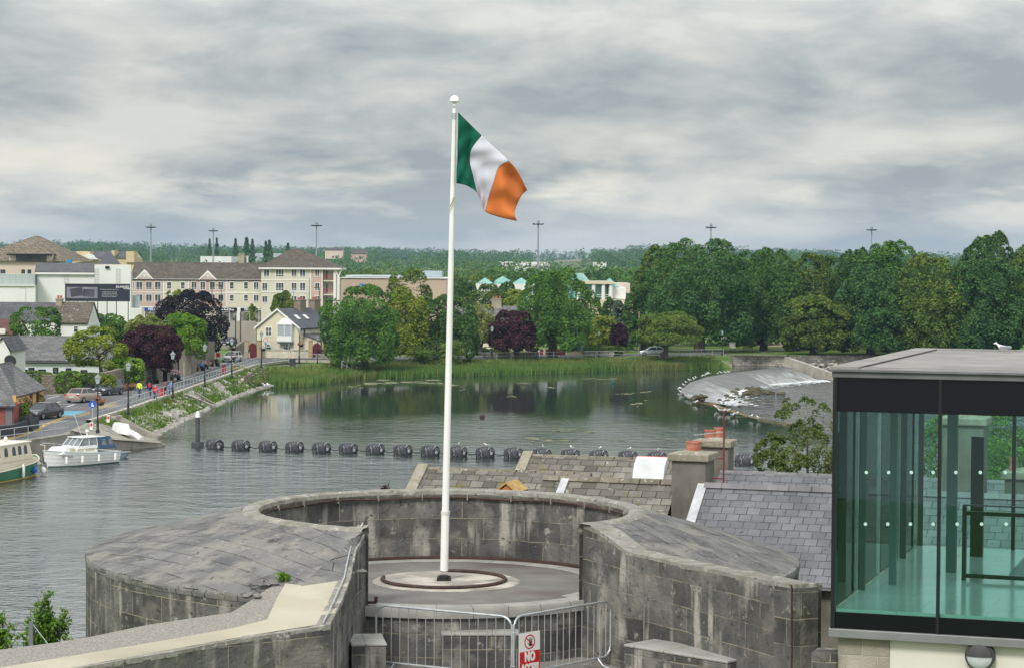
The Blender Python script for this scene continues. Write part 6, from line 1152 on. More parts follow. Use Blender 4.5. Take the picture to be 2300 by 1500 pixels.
# ---- small houses behind the river trees
f = FB('cottage', 'grey slate roofed cottage with two chimneys behind the maroon tree', 1010, 800, 372, zb=LZ); f.slab(1012, 1190, 722, 800, M_HC, 0, 9, z0=0); f.wm = M_HC; f.gable(1010, 1192, 724, 688, M_MSL, 9); f.chim(1026, 1046, 675, 692, y=4, d=.9, pots=3); f.chim(1104, 1126, 672, 692, y=4, d=.9, pots=3)
for a in (1058, 1120, 1150): f.win(a, a + 12, 745, 765, 1)
f = FB('bungalow', 'long white house glimpsed between the trunks left of the flagpole', 770, 800, 368, zb=LZ); f.slab(735, 985, 745, 800, M_WH, 0, 9, z0=0); f.gable(733, 987, 746, 722, M_FSL, 9)
for a in (760, 810, 905, 950): f.win(a, a + 12, 757, 772, 1)
f = FB('garden_walls', 'white and cream garden walls with maroon gates along the far road', 735, 799, 357, zb=LZ, cat='wall')
for a, c, t, m in ((735, 872, 782, M_WH), (872.5, 906, 786, M_WH), (906.5, 958, 782, M_WH), (958.5, 1062, 781, M_WH), (1104, 1142, 787, M_RUB), (1142.5, 1192, 785, M_HC)): f.slab(a, c, t, 801, m, 0, .3, 'wall_panel', z0=0)
for a, c in ((1195, 1208), (1213, 1220), (1226, 1236), (1252, 1270)): f.slab(a, c, 784, 801, mat('maroon gate', (.24, .035, .04), None), -.02, .2, 'gate', z0=0)
for px in (1193, 1210, 1222, 1238, 1250, 1272): f.slab(px - 1.3, px + 1.3, 782, 801, M_UPVC, -.08, .25, 'pier', z0=0)
f.slab(1278, 1326, 785, 801, mat('sand wall', (.60, .48, .28), None), -.4, 0, 'wall_panel', z0=0); f.slab(1346, 1404, 782, 801, M_HC, -.4, 0, 'wall_panel', z0=0)
for i, (a, c, t, kd, lab) in enumerate(((1063, 1102, 782, 'dark', 'clipped dark green hedge between the white wall and the stone wall'), (1320, 1420, 766, 'green', 'trimmed hedge rows behind the parked cars'), (720, 775, 782, 'bright', 'bright green hedge right of the riverside house'), (1310, 1400, 776, 'olive', 'lower rose hedge above the cream garden wall'))):
    D = 356 if i != 1 else 372; a_, c_ = P(a, 800, D), P(c, 800, D); h = P(a, t, D).z - LZ; k = thing('hedge', lab, 'hedge', ((a_.x + c_.x) / 2, D - .5, LZ)); meshobj('foliage', cardmesh('foliage', crown_mesh(130 + i, c_.x - a_.x, 1.6, h, 90, .16, 3500, .3, drop=-.98)), LM[kd], k)
for px, py, w, lab in ((688 + 64, 806, 5.5, 'low stone planter filled with red heather near the steps'), (1170, 802, 5.5, 'low stone planter with grasses by the maroon tree'), (1345, 801, 4.6, 'low stone planter below the sand coloured wall'), (1113, 803, 4, 'stone planter with yellowing shrubs behind the flagpole')):
    p = G(px, py, LZ); k = thing('stone_planter', lab, 'planter', (p.x, p.y, LZ)); b = MB(); b.box(-w / 2, w / 2, -1, 1, 0, .75); b.build('wall', M_RWALL, k, bevel=.05); meshobj('plants', cardmesh('plants', crown_mesh(px, w * .96, 1.9, 1.1, 30, .2, 1400, .22, drop=-.9)), LM['purple' if px == 752 else 'yellow' if px == 1170 else 'olive'], k, (0, 0, .7))
f = FB('timber_fence', 'weathered grey timber panel fence among the gardens', 1350, 780, 362, cat='fence', zb=LZ); f.slab(1352, 1383, 749, 790, mat('grey timber', (.16, .14, .12), (.22, .2, .17), 1, .9, brick=(.2, 40, (.06, .05, .05), .03, .1)), 0, .1, 'panel', z0=0)
# ---- distant buildings
def far(name, label, px0, px1, pyt, D, depth, m, rm=None, pyr=None, h=5):
    f = FB(name, label, px0, pyt + 3, D); x1, _ = f.l(px1, pyt); b = MB(); b.box(0, x1, 0, depth, -h, f.l(px0, pyt)[1]); b.build('wall', m, f.r)
    if pyr: f.wm = m; f.gable(px0, px1, pyt, pyr, rm, depth, over=.5)
    return f
far('factory', 'distant white flat roofed factory left of the conifers', 450, 520, 576, 1150, 40, M_WH); far('factory', 'low distant factory with a white roof behind the hipped block', 560, 655, 569, 1300, 40, mat('blue grey sheds', (.40, .45, .48), None))
far('farmhouse', 'distant pink gabled house with a brown roof on the wooded hill', 788, 822, 570, 1500, 12, M_PINK, M_TILE, 561); far('farmhouse', 'distant dark roofed house left of the pink one on the hill', 730, 770, 562, 1500, 12, M_BEIGE, M_TILE, 557); far('glasshouses', 'distant long white roofs on the plain right of the flagpole', 1120, 1235, 588, 1450, 60, M_WH); far('glasshouses', 'distant pale roof left of the tall park trees', 1338, 1362, 589, 1400, 50, M_WH)
far('farmhouse', 'tiny white farmhouse on the ridge right of the flagpole', 1424, 1432, 560, 3300, 12, M_WH)
# ---- masts
proto = None
for px, pyt, D, lab in ((339, 503, 700, 'leftmost high lighting mast behind the store'), (479, 512, 820, 'thin lighting mast above the conifers'), (711, 499, 690, 'lighting mast rising behind the hipped apartment block'), (1209, 495, 640, 'tallest looking lighting mast right of the flag'), (1597, 503, 690, 'lighting mast above the broadest park tree'), (1958, 509, 720, 'rightmost lighting mast above the park trees')):
    tp = P(px, pyt, D); zb = 3.2
    if not proto:
        H = tp.z - zb; proto = thing('lighting_mast', lab, 'lighting mast', (tp.x, D, zb), 0, 'high lighting masts'); b = MB(); b.tube([(0, 0, 0), (0, 0, H * .5), (0, 0, H - 1)], [.36, .27, .17], 8); b.build('pole', mat('mast steel', (.26, .29, .31), None, rough=.6), proto)
        b = MB(); b.lathe([(.2, H - 1.3), (.9, H - 1.2), (.9, H - 1.0), (.2, H - .9)], (0, 0, 0), 10); b.build('ring', M_BLKF, proto); b = MB(); b.lathe([(.35, H - .8), (.4, H - .3), (.3, H)], (0, 0, 0), 8); b.build('winch_head', MATS['mast steel'], proto)
        for k in range(6):
            a = 6.2832 * k / 6 + .2; b = MB(); T = Matrix.Translation((1.15 * math.cos(a), 1.15 * math.sin(a), H - 1.15)) @ Matrix.Rotation(a, 4, 'Z') @ Matrix.Rotation(R(-14), 4, 'Y'); b.box(-.1, .55, -.28, .28, -.14, .12, T); b.build('floodlight', M_BLKF, proto)
        H0 = H
    else: dup(proto, (tp.x, D, zb), .3 * px, lab, (1, 1, (tp.z - zb) / H0))
# ================================================================ VEHICLES, BOATS, STREET FURNITURE, PEOPLE
def paint(n, c, r=.3): return mat('paint ' + n, c, None, rough=r, spec=.5, coat=.6)
M_TYRE = mat('tyre', (.018, .018, .018), None, rough=.9); M_RIM = mat('alloy rim', (.35, .36, .38), None, rough=.35, metal=.7); M_CGL = mat('car glass', (.02, .025, .03), None, rough=.05, spec=.8); M_LAMP = mat('headlamp', (.6, .62, .65), None, rough=.1, spec=.8); M_TAIL = mat('tail lamp', (.45, .02, .02), None, rough=.2); M_PLATE = mat('plate', (.65, .65, .62), None); M_TRIM = mat('black trim', (.015, .015, .016), None, rough=.5)
def car(label, pos, rz, pm, kind='saloon', name='parked_car', group='cars along the riverside roads'):
    L_, Wd, H = {'saloon': (4.6, .89, 1.44), 'mpv': (4.1, .87, 1.62), 'hatch': (4.1, .87, 1.46)}[kind]; r = thing(name, label, 'car', tuple(pos), rz, group); h2 = L_ / 2; bt = .92 if kind == 'saloon' else 1.0
    st = {'saloon': [(-1, .72, .42, .80), (-.94, .95, .24, .98), (-.55, 1, .2, 1.0), (.0, 1, .2, .96), (.45, 1, .2, .93), (.82, .96, .22, .80), (.96, .88, .25, .66), (1, .7, .35, .55)], 'mpv': [(-1, .78, .42, .98), (-.94, .96, .24, 1.08), (-.5, 1, .2, 1.08), (.2, 1, .2, 1.03), (.62, .99, .2, .98), (.88, .94, .22, .84), (1, .74, .32, .62)], 'hatch': [(-1, .76, .42, .9), (-.94, .96, .24, 1.0), (-.5, 1, .2, 1.0), (.2, 1, .2, .96), (.6, .99, .2, .92), (.88, .94, .22, .78), (1, .74, .32, .58)]}[kind]
    b = MB(); b.loft([[(-w * Wd * .92, y * h2, zb), (-w * Wd, y * h2, zb + .12), (-w * Wd, y * h2, zt - .22), (-w * Wd * .9, y * h2, zt - .04), (-w * Wd * .6, y * h2, zt), (w * Wd * .6, y * h2, zt), (w * Wd * .9, y * h2, zt - .04), (w * Wd, y * h2, zt - .22), (w * Wd, y * h2, zb + .12), (w * Wd * .92, y * h2, zb)] for y, w, zb, zt in st]); b.build('body', pm, r, True)
    y = {'saloon': (-.78, .50, -.50, .16), 'mpv': (-.97, .70, -.86, .22), 'hatch': (-.96, .52, -.82, .12)}[kind]; y = [q * h2 for q in y]
    bot = [(-Wd * .9, y[0]), (Wd * .9, y[0]), (Wd * .9, y[1]), (-Wd * .9, y[1])]; tp = [(-Wd * .68, y[2]), (Wd * .68, y[2]), (Wd * .68, y[3]), (-Wd * .68, y[3])]
    b = MB(); b.loft([[(p[0], p[1], bt - .05) for p in bot], [(p[0], p[1], H - .06) for p in tp]]); b.build('cabin_glass', M_CGL, r)
    b = MB(); b.loft([[(p[0] * 1.04, p[1] * 1.0, H - .07) for p in tp], [(p[0] * .98, p[1], H - .01) for p in tp], [(p[0] * .6, p[1] * .8, H) for p in tp]]); b.build('roof', pm, r, True)
    for p, q in zip(bot, tp): b = MB(); b.tube([(p[0], p[1], bt - .06), (q[0] * 1.02, q[1], H - .04)], .045, 4); b.build('roof_pillar', pm, r)
    for s in (-1, 1): b = MB(); b.tube([(s * Wd * .92, (y[0] + y[1]) / 2 - .1, bt - .05), (s * Wd * .70, (y[2] + y[3]) / 2 - .1, H - .05)], .04, 4); b.build('roof_pillar', pm, r)
    for s in (-1, 1):
        for yy in (-.60, .62):
            b = MB(); n = 14; b.loft([[(s * x, yy * h2 + rr_ * math.cos(6.2832 * k / n), .32 + rr_ * math.sin(6.2832 * k / n)) for k in range(n)] for x, rr_ in ((Wd - .2, .30), (Wd - .18, .32), (Wd + .01, .32), (Wd + .02, .30), (Wd + .02, .2))]); w = b.build('wheel', M_TYRE, r, True); b = MB(); b.loft([[(s * x, yy * h2 + rr_ * math.cos(6.2832 * k / n), .32 + rr_ * math.sin(6.2832 * k / n)) for k in range(n)] for x, rr_ in ((Wd + .015, .2), (Wd + .028, .19), (Wd + .02, .05))]); b.build('rim', M_RIM, w)
        b = MB(); b.cbox((s * Wd * .66, h2 * .955, .66), (.36, .16, .15)); b.build('headlight', M_LAMP, r, bevel=.02); b = MB(); b.cbox((s * Wd * .72, -h2 * .965, .80), (.32, .12, .17)); b.build('tail_light', M_TAIL, r, bevel=.02); b = MB(); b.cbox((s * (Wd + .09), y[1] - .25, bt + .02), (.18, .12, .12)); b.build('wing_mirror', pm, r, bevel=.02)
    b = MB(); b.cbox((0, h2 * .99, .52), (.9, .06, .16)); b.build('grille', M_TRIM, r); b = MB(); b.cbox((0, h2 * 1.005, .38), (.5, .03, .11)); b.build('number_plate', M_PLATE, r); b = MB(); b.cbox((0, -h2 * 1.0, .62), (.5, .03, .11)); b.build('number_plate', M_PLATE, r); return r
RD = RZ + .005
car('black saloon parked nose forward beside the low charcoal wall', G(97, 939, RD), R(160), paint('black', (.012, .014, .02)))
car('champagne gold saloon seen from behind, waiting beside the round blue sign', G(187, 902, RD), R(-20), paint('champagne', (.38, .30, .25)))
car('dark grey people carrier facing the river in front of the ivy wall', G(243, 886, RD), R(160), paint('dark grey', (.055, .06, .075)), 'mpv')
car('white hatchback driving towards the camera along the riverside road', G(521, 812, RD), R(166), paint('white', (.72, .73, .74)), 'hatch', 'moving_car')
car('dark car parked in the lane behind the white hatchback', G(499, 789, RD) + Vector((0, 8, .6)), R(168), paint('black', (.012, .014, .02)), 'hatch')
car('dark blue estate parked behind the sand coloured wall', G(1288, 790.5, RD), R(84), paint('blue', (.02, .035, .10)), 'hatch'); car('black hatchback with red tail lamps at the end of the sand coloured wall', G(1328, 795, RD), R(66), paint('black', (.012, .014, .02)), 'hatch'); car('silver saloon parked by the leaning yellow green tree', G(1467, 798.5, RD), R(90), paint('silver', (.45, .49, .53)))
for i, px in enumerate((1357, 1379, 1399)): car(('white', 'silver', 'pale')[i] + ' car in the far car park behind the gardens, ' + ('left', 'middle', 'right')[i] + ' of three', P(px, 738, 420) * 1 if False else Vector((P(px, 738, 420).x, 420, LZ + 1.2)), R((80, 95, 110)[i]), paint(('white', 'silver', 'pale')[i], ((.72, .73, .74), (.45, .49, .53), (.55, .57, .58))[i]), 'hatch')
# boats
def hull(L_, B, zd, sheer, bow=.55, fl=.78, n=14, tr=.86, ztop=0):
    rings = []
    for i in range(n + 1):
        t = i / n; f = 1 if t < bow else max(.02, 1 - ((t - bow) / (1 - bow)) ** 2.2); f *= tr + (1 - tr) * min(1, t * 3); w = B / 2 * f; z = zd + sheer * t * t; y = L_ * (t - .5); g_ = fl * (1 - .35 * max(0, t - .5)); wy = y - .0 if t < .98 else y
        rings.append([(-w, y, z), (-w * g_, y - .45 * t ** 4, 0.02), (-w * g_ * .6, y - .6 * t ** 4, -.3), (w * g_ * .6, y - .6 * t ** 4, -.3), (w * g_, y - .45 * t ** 4, .02), (w, y, z)])
    b = MB(); b.loft(rings); return b, rings
def strake(rings, i0, m, name, r, par_, off=0):
    for s in (0, -1): b = MB(); b.tube([Vector(q[s]) + Vector((0, 0, off)) for q in rings], r, 5); b.build(name, m, par_, True)
M_GEL = mat('white gelcoat', (.74, .75, .74), (.68, .69, .67), .8, .25, spec=.5); M_CAN = mat('navy canvas', (.035, .075, .13), (.05, .095, .155), 3, .8); M_CURT = mat('cream curtain window', (.42, .40, .26), (.50, .48, .34), 6, .3); M_FEN = mat('white fender', (.72, .72, .70), None, rough=.5)
pb, ps = G(104, 1049, 0), G(243, 1037, 0); mid = (pb + ps) / 2; d_ = (pb - ps); LB = 7.0
cb_ = thing('cabin_cruiser', 'white cabin cruiser with a navy canvas canopy moored stern to the slipway', 'boat', tuple(mid), math.atan2(-d_.x, d_.y)); BW = 2.7
hb, rg_ = hull(LB, BW, .95, .42); hb.build('hull', M_GEL, cb_, True); b = MB(); b.loft([[Vector(q[1]) + Vector((-.02, 0, -.1)) for q in rg_], [Vector(q[1]) + Vector((-.02, 0, .10)) for q in rg_], [Vector(q[4]) + Vector((.02, 0, .10)) for q in reversed(rg_)], [Vector(q[4]) + Vector((.02, 0, -.1)) for q in reversed(rg_)]][:2], close=False, cap=False); b.build('hull_shade_strip', mat('dark hull shade', (.03, .06, .06), None), cb_); strake(rg_, 0, mat('pale blue trim', (.40, .45, .50), None), 'rubbing_strake', .045, cb_, -.04)  # dark strip at the waterline paints in the shadow beneath the hull
for k in (1, 2, 3): b = MB(); [b.tube([Vector(q[s]).lerp(Vector(q[1 if s == 0 else 4]), k * .25) + Vector((.012 * (-1 if s == 0 else 1), 0, 0)) for q in rg_], .012, 3) for s in (0,)]; b.build('plank_line', mat('grey seam', (.30, .31, .32), None), cb_)
def frus(x0, y0, y1, z0, X0, Y0, Y1, z1): return [[(-x0, y0, z0), (x0, y0, z0), (x0, y1, z0), (-x0, y1, z0)], [(-X0, Y0, z1), (X0, Y0, z1), (X0, Y1, z1), (-X0, Y1, z1)]]
b = MB(); b.loft(frus(1.02, -1.2, 2.6, .98, .86, -1.2, 1.9, 1.50)); b.build('fore_cabin', M_GEL, cb_, bevel=.05)
for s in (-1, 1):
    for y0, y1 in ((-.9, .1), (.25, .95), (1.05, 1.7)): b = MB(); q = lambda y, z: (s * (1.02 - (z - .98) * .31 + .012), y, z); b.face([q(y0, 1.1), q(y1, 1.1), q(y1 - .12, 1.4), q(y0 + .05, 1.4)]); b.build('cabin_window', M_CURT, cb_)
b = MB(); b.loft(frus(.98, -2.0, .95, 1.3, .93, -2.0, .75, 1.55)); b.build('wheelhouse_base', M_GEL, cb_, bevel=.03); b = MB(); b.loft(frus(.92, -1.2, .72, 1.55, .80, -1.2, .15, 2.12)); b.build('windscreen', mat('boat glass', (.10, .12, .13), (.2, .22, .23), 2, .08, spec=.8), cb_)
for s in (-1, 1):
    for p, q in (((.94, .74), (.82, .16)), ((.94, -.35), (.82, -.4)), ((.94, -1.2), (.82, -1.2))): b = MB(); b.tube([(s * p[0], p[1], 1.55), (s * q[0], q[1], 2.13)], .03, 4); b.build('window_post', M_GEL, cb_)
for x in (-.3, .3): b = MB(); b.tube([(x, .74, 1.55), (x, .17, 2.13)], .025, 4); b.build('window_post', M_GEL, cb_)
b = MB(); b.box(-.9, .9, -2.1, .3, 2.12, 2.19); b.build('wheelhouse_roof', M_GEL, cb_, bevel=.03); b = MB(); b.loft(frus(1.12, -3.1, -1.22, 1.2, .92, -2.55, -1.22, 2.16)); b.build('canvas_canopy', M_CAN, cb_, bevel=.04)
for s in (-1, 1):
    for y0 in (-2.75, -2.05): b = MB(); b.face([(s * 1.06, y0, 1.5), (s * 1.06, y0 + .5, 1.5), (s * 1.0, y0 + .45, 1.98), (s * 1.0, y0 + .12, 1.98)]); b.build('canopy_window', MATS['boat glass'], cb_)
    for y in (-2.6, -.9, .8, 2.2):
        w_ = BW / 2 * (1 if y < 1 else .82); b = MB(); b.lathe([(.02, .5), (.1, .42), (.1, -.02), (.02, -.1)], (s * (w_ + .1), y, .35), 8); b.build('fender', M_FEN, cb_, True)
for s in (-1, 1): b = MB(); b.tube([(s * 1.1, 1.2, 1.1), (s * 1.0, 1.6, 1.7), (s * .55, 2.9, 1.85), (0, 3.6, 1.9)], .018, 5); b.build('bow_rail', M_GALV, cb_)
b = MB(); b.tube([(.2, -.6, 2.19), (.75, -.3, 3.9)], .014, 4); b.build('whip_aerial', M_FEN, cb_); b = MB(); b.lathe([(.05, 0), (.05, .35), (.14, .36), (.14, .5), (.02, .55)], (-.3, -.7, 2.19), 8); b.build('mast_light', M_FEN, cb_)
textobj('TOGO', .26, mat('hull lettering', (.05, .05, .06), None), cb_, (-1.03, 1.9, .70), (R(84), 0, R(-90 - 14)), sx=1.2)
dg = thing('dinghy', 'small blue grey dinghy tied behind the white cruiser', 'boat', tuple(G(257, 1028, 0)), R(-80)); hb, rg2 = hull(2.6, 1.25, .42, .08, .4); hb.build('hull', mat('blue grey grp', (.16, .24, .28), (.22, .30, .34), 2, .5), dg, True); strake(rg2, 0, mat('grey rubber', (.2, .22, .24), None), 'gunwale', .06, dg)
pb, ps = G(80, 1060, 0), G(0, 1075, 0); d_ = (pb - ps).normalized(); LB = 11.5; mid = pb - d_ * LB / 2
bg = thing('barge', 'green hulled barge with a cream wheelhouse cut by the left edge', 'boat', tuple(mid), math.atan2(-d_.x, d_.y)); M_GH = mat('green hull', (.015, .12, .055), (.02, .145, .07), .8, .4); M_CRM = mat('cream boat paint', (.66, .58, .44), (.70, .63, .50), 1, .5)
hb, rg_ = hull(LB, 3.1, .75, .55, .68, .92); hb.build('hull', M_GH, bg, True); strake(rg_, 0, M_CRM, 'bulwark_rail', .06, bg, .02)
b = MB(); b.tube([Vector(q[4]) + Vector((.02, 0, .0)) for q in rg_], .05, 4); b.build('waterline_stripe', mat('ochre stripe', (.4, .25, .05), None), bg)
b = MB(); b.loft(frus(1.3, -5, 4.2, .8, 1.2, -5, 3.6, 1.35)); b.build('fore_deck_house', M_CRM, bg, bevel=.04); b = MB(); b.loft(frus(1.25, -4.5, 2.9, 1.34, 1.12, -4.5, 2.5, 2.55)); b.build('wheelhouse', M_CRM, bg, bevel=.03); b = MB(); b.box(-1.25, 1.25, -4.6, 2.7, 2.552, 2.64); b.build('wheelhouse_roof', mat('off white roof', (.66, .62, .54), None), bg, bevel=.02)
for s in (-1, 1):
    for y in (-2.4, -1.2, 0, .9, 1.8):
        b = MB(); X = lambda z: s * (1.25 - (z - 1.34) * .107 + .012); hw = .26; b.face([(X(1.75), y - hw, 1.75), (X(1.75), y + hw, 1.75)] + [(X(2.15 + hw * math.sin(a)), y + hw * math.cos(a), 2.15 + hw * math.sin(a)) for a in [R(180 * k / 8) for k in range(9)]]); b.build('arched_window', M_CGL, bg)
b = MB(); b.box(.7, 1.0, -.2, .5, 0, .01); 
for y, c, z_ in ((4.0, M_FEN, .35), (2.6, mat('blue buoy', (.03, .12, .42), None, rough=.4), .5)): b = MB(); b.blob((1.5, y, z_), (.24, .24, .26), 12, 8); o = b.build('fender_ball', c, bg, True); b = MB(); b.tube([(1.5, y, z_ + .2), (1.35, y, 1.2)], .015, 4); b.build('rope', M_FEN, o)
b = MB(); b.lathe([(.03, 1.0), (.12, .9), (.12, .1), (.03, 0)], (1.62, .6, .1), 10); b.build('fender', M_FEN, bg, True); b = MB(); b.tube([(1.1, 4.9, 1.25), (1.15, 5.0, 2.1), (.6, 5.3, 2.15)], .03, 5); b.build('bow_post', M_CRM, bg)
b = MB(); b.blob((0, 1, 2.85), (.16, .16, .2), 8, 6); b.build('horn_dome', M_FEN, bg, True)
p = G(1472, 827, 0); rb = thing('rowing_boat', 'small pale grey rowing boat moored off the far reeds', 'boat', tuple(p), R(75)); hb, rg2 = hull(2.3, 1.0, .5, .12, .35); hb.build('hull', mat('pale grey boat', (.50, .52, .53), None, rough=.5), rb, True); strake(rg2, 0, M_FEN, 'gunwale', .04, rb)
ub = thing('covered_boat', 'long white upturned boat lying on the slipway edge', 'boat', (-33.6, 196.5, 1.55), R(-150)); hb, _ = hull(3.6, 1.1, .5, .1, .5); o = hb.build('hull', M_GEL, ub, True); o.rotation_euler = (0, R(180), 0); b = MB(); b.tube([(-.1, .9, -.35), (-.15, 2.6, -.55), (-.2, 3.8, -.85)], .26, 10); b.build('white_float_roll', M_FEN, ub, True)
# beacon and boom floats
p = G(444, 1003, 0); bc = thing('marker_pile', 'dark grey marker pile with a white pointed top and a black float collar', 'marker', tuple(p)); M_PILE = mat('dark plastic', (.045, .048, .055), (.065, .068, .078), 3, .6)
b = MB(); b.lathe([(.20, -1), (.20, 2.55)], n=16); b.build('pile', M_PILE, bc, True); b = MB(); b.lathe([(.205, 2.551), (.205, 2.72), (.15, 2.98), (.04, 3.1), (.0, 3.11)], n=16); b.build('white_top', M_FEN, bc, True); b = MB(); b.lathe([(.22, -.2), (.54, -.2), (.55, .42), (.50, .46), (.22, .46)], n=20); b.build('float_collar', M_PILE, bc, True)
M_DRUM = mat('black drum with droppings', (.028, .03, .036), (.045, .048, .056), 2, .6, streak=((.60, .60, .60), 9, (1, .06, .16), .55, .62, .8))
def drum(tap=0):
    r = thing('boom_float', 'x', 'float', (0, 0, 0), 0, 'black boom floats strung across the river'); n = 24; pr_ = [(-.62, .02), (-.66, .46), (-.62, .52), (-.45, .54)] + [(-.3, .535), (-.28, .515), (-.26, .535), (0, .54), (.02, .52), (.04, .54), (.28, .535), (.30, .515), (.32, .535)] + [(.50, .54), (.62, .52), (.66, .46), (.62, .02)]
    b = MB(); b.loft([[(x, rr_ * (1 + tap * x) * math.cos(6.2832 * k / n), .30 + rr_ * (1 + tap * x) * math.sin(6.2832 * k / n)) for k in range(n)] for x, rr_ in pr_]); b.build('drum', M_DRUM, r, True)
    b = MB(); b.loft([[(x, rr_ * math.cos(6.2832 * k / 10), .28 + rr_ * math.sin(6.2832 * k / 10)) for k in range(10)] for x, rr_ in ((.632, .16), (.67, .14), (.68, .01))]); b.build('hub', mat('pale hub', (.4, .41, .42), None), r); b = MB(); b.cbox((.80, 0, .06), (.1, .1, .3)); b.build('cable_lug', M_TRIM, r); return r
pxs = [480, 541, 602, 662, 722, 782, 843, 905, 966, 1028, 1090, 1153, 1217, 1281, 1345, 1410, 1475, 1540, 1606, 1672]; FPOS = [G(x, 1007 + (x - 480) * .0295, 0) for x in pxs]; ordn = ['first', 'second', 'third', 'fourth', 'fifth', 'sixth', 'seventh', 'eighth', 'ninth', 'tenth', 'eleventh', 'twelfth', 'thirteenth', 'fourteenth', 'fifteenth', 'sixteenth', 'seventeenth', 'eighteenth', 'nineteenth', 'last']
bang = math.atan2(FPOS[-1].y - FPOS[0].y, FPOS[-1].x - FPOS[0].x)
d0 = drum(.26); d0.location = FPOS[0]; d0.rotation_euler = (0, R(8), bang - .5); d0['label'] = 'tapered black boom float tilted beside the marker pile'
d1 = drum(); d1.location = FPOS[1]; d1.rotation_euler = (0, 0, bang - .34); d1['label'] = 'black boom float, second from the marker pile'
for i in range(2, len(pxs)):
    s = dup(d1, FPOS[i], bang - .34 + .03 * math.sin(i * 2.3), f'black drum float with pale droppings, {ordn[i]} from the marker pile' + (', beside the leafy bush' if i == 19 else '')); s.rotation_euler[1] = R(3) * math.sin(i * 1.7)
b = MB()
b.tube([q for a, c in zip(FPOS[:-1], FPOS[1:]) for q in (a + Vector((.7, 0, .25)), (a + c) / 2 + Vector((0, 0, .12)), c + Vector((-.7, 0, .22)))], .035, 4)
tag(b.build('boom_cable', M_TRIM), 'thin black cable linking the row of boom floats', 'cable')
# gulls
gl = thing('seagull', 'white gull with grey wings perched on the back edge of the pavilion roof', 'gull', (0, 0, 0), 0, 'gulls'); M_GW, M_GG2 = mat('gull white', (.78, .78, .77), None), mat('gull grey', (.30, .32, .34), None)
b = MB(); b.loft([[(w * math.cos(a), y, z + h * math.sin(a)) for a in [6.2832 * k / 8 for k in range(8)]] for y, z, w, h in ((-.26, .17, .01, .01), (-.16, .17, .05, .04), (0, .16, .075, .075), (.1, .19, .06, .07), (.15, .25, .035, .04), (.18, .29, .038, .04), (.22, .29, .025, .025), (.27, .28, .006, .006))]); b.build('body', M_GW, gl, True)
for s in (-1, 1): b = MB(); b.loft([[(s * (.07 + w), y, .17 + h) for w, h in ((0, -.04), (.02, .03), (-.02, .05))] for y in (-.24, 0, .09)]); b.build('wing', M_GG2, gl, True); b = MB(); b.tube([(s * .03, 0, .1), (s * .03, 0, 0)], .008, 4); b.build('leg', mat('gull leg', (.5, .4, .2), None), gl)
gl.location = P(2252, 791.5, 37); gl.rotation_euler = (0, 0, R(80)); gl.location.z = P(2252, 793, 37).z; gl.scale = (.55, .55, .55); RGU = random.Random(4)
for px, py in ((1531, 872), (1536, 864), (1541, 858), (1549, 853), (1558, 850), (1563, 847), (1577, 844), (1583, 842), (1588, 838.5), (1592, 838), (1612, 838), (1620, 836), (1630, 836), (1637, 835), (1530, 880), (1524, 873), (1543, 889), (1549, 891), (1562, 903)): dup(gl, G(px, py + 3, .12), RGU.uniform(0, 6.28), 'white gull standing on the far crest of the weir', 1.25)
for px, py in ((1609, 914), (1617, 921), (1625, 922), (1634, 922), (1654, 929), (1687, 935), (1703, 938), (1646, 931), (1806, 960)): dup(gl, G(px, py + 3, .15), RGU.uniform(0, 6.28), 'white gull on the weedy stones below the ruined wall', 1.25)
for i in (9, 10, 12, 13, 14, 15, 16): dup(gl, FPOS[i] + Vector((.1, 0, .82)), RGU.uniform(0, 6.28), f'white gull standing on the {ordn[i]} boom float', 1.0)
dup(gl, G(462, 912, .05), 1, 'white swan like gull floating beside the bank steps', 1.8); dup(gl, G(598, 872, .05), 2, 'white bird at the water edge below the reeds, left of a pair', 2.2); dup(gl, G(606, 872, .05), 1, 'white bird at the water edge below the reeds, right of a pair', 2.2)
for px, py, c, lab in ((1377, 861, (.01, .06, .05), 'dark green mooring buoy on the still water near the weir'), (1083, 938, (.04, .02, .02), 'small dark buoy in mid river'), (1225, 833, (.25, .62, .58), 'turquoise buoy below the huge domed tree'), (1032, 841, (.7, .7, .68), 'white mooring buoy right of the flagpole')):
    p = G(px, py, 0); b = MB(); b.lathe([(.05, -.1), (.26, .0), (.28, .18), (.2, .34), (.05, .42)], (0, 0, 0), 12); o = b.build('mooring_buoy', mat('buoy %d' % px, c, None, rough=.4), None, True); o.location = p; tag(o, lab, 'buoy')
# lamps
M_POST = mat('black lamp paint', (.02, .022, .024), None, rough=.5); M_LGL = mat('lantern glass', (.34, .42, .44), None, rough=.15)
def lamp():
    r = thing('street_lamp', 'x', 'street lamp', (0, 0, 0), 0, 'lantern street lamps along the river'); b = MB(); b.lathe([(.16, 0), (.16, .25), (.10, .35), (.11, 1.0), (.065, 1.15), (.055, 3.0), (.04, 4.05)], n=8); b.build('post', M_POST, r, True)
    b = MB(); b.tube([(-.32, 0, 3.6), (.32, 0, 3.6)], .02, 4); b.build('ladder_bar', M_POST, r); b = MB(); b.loft([[(s * x, s2 * x, z) for s, s2 in ((-1, -1), (1, -1), (1, 1), (-1, 1))] for x, z in ((.11, 4.06), (.20, 4.52))]); ln = b.build('lantern', M_LGL, r); b = MB(); b.loft([[(s * x, s2 * x, z) for s, s2 in ((-1, -1), (1, -1), (1, 1), (-1, 1))] for x, z in ((.25, 4.521), (.24, 4.56), (.12, 4.74), (.05, 4.80), (.02, 4.95))]); b.build('lantern_roof', mat('lamp roof grey', (.20, .23, .24), None, rough=.5), ln); return r
lp = None
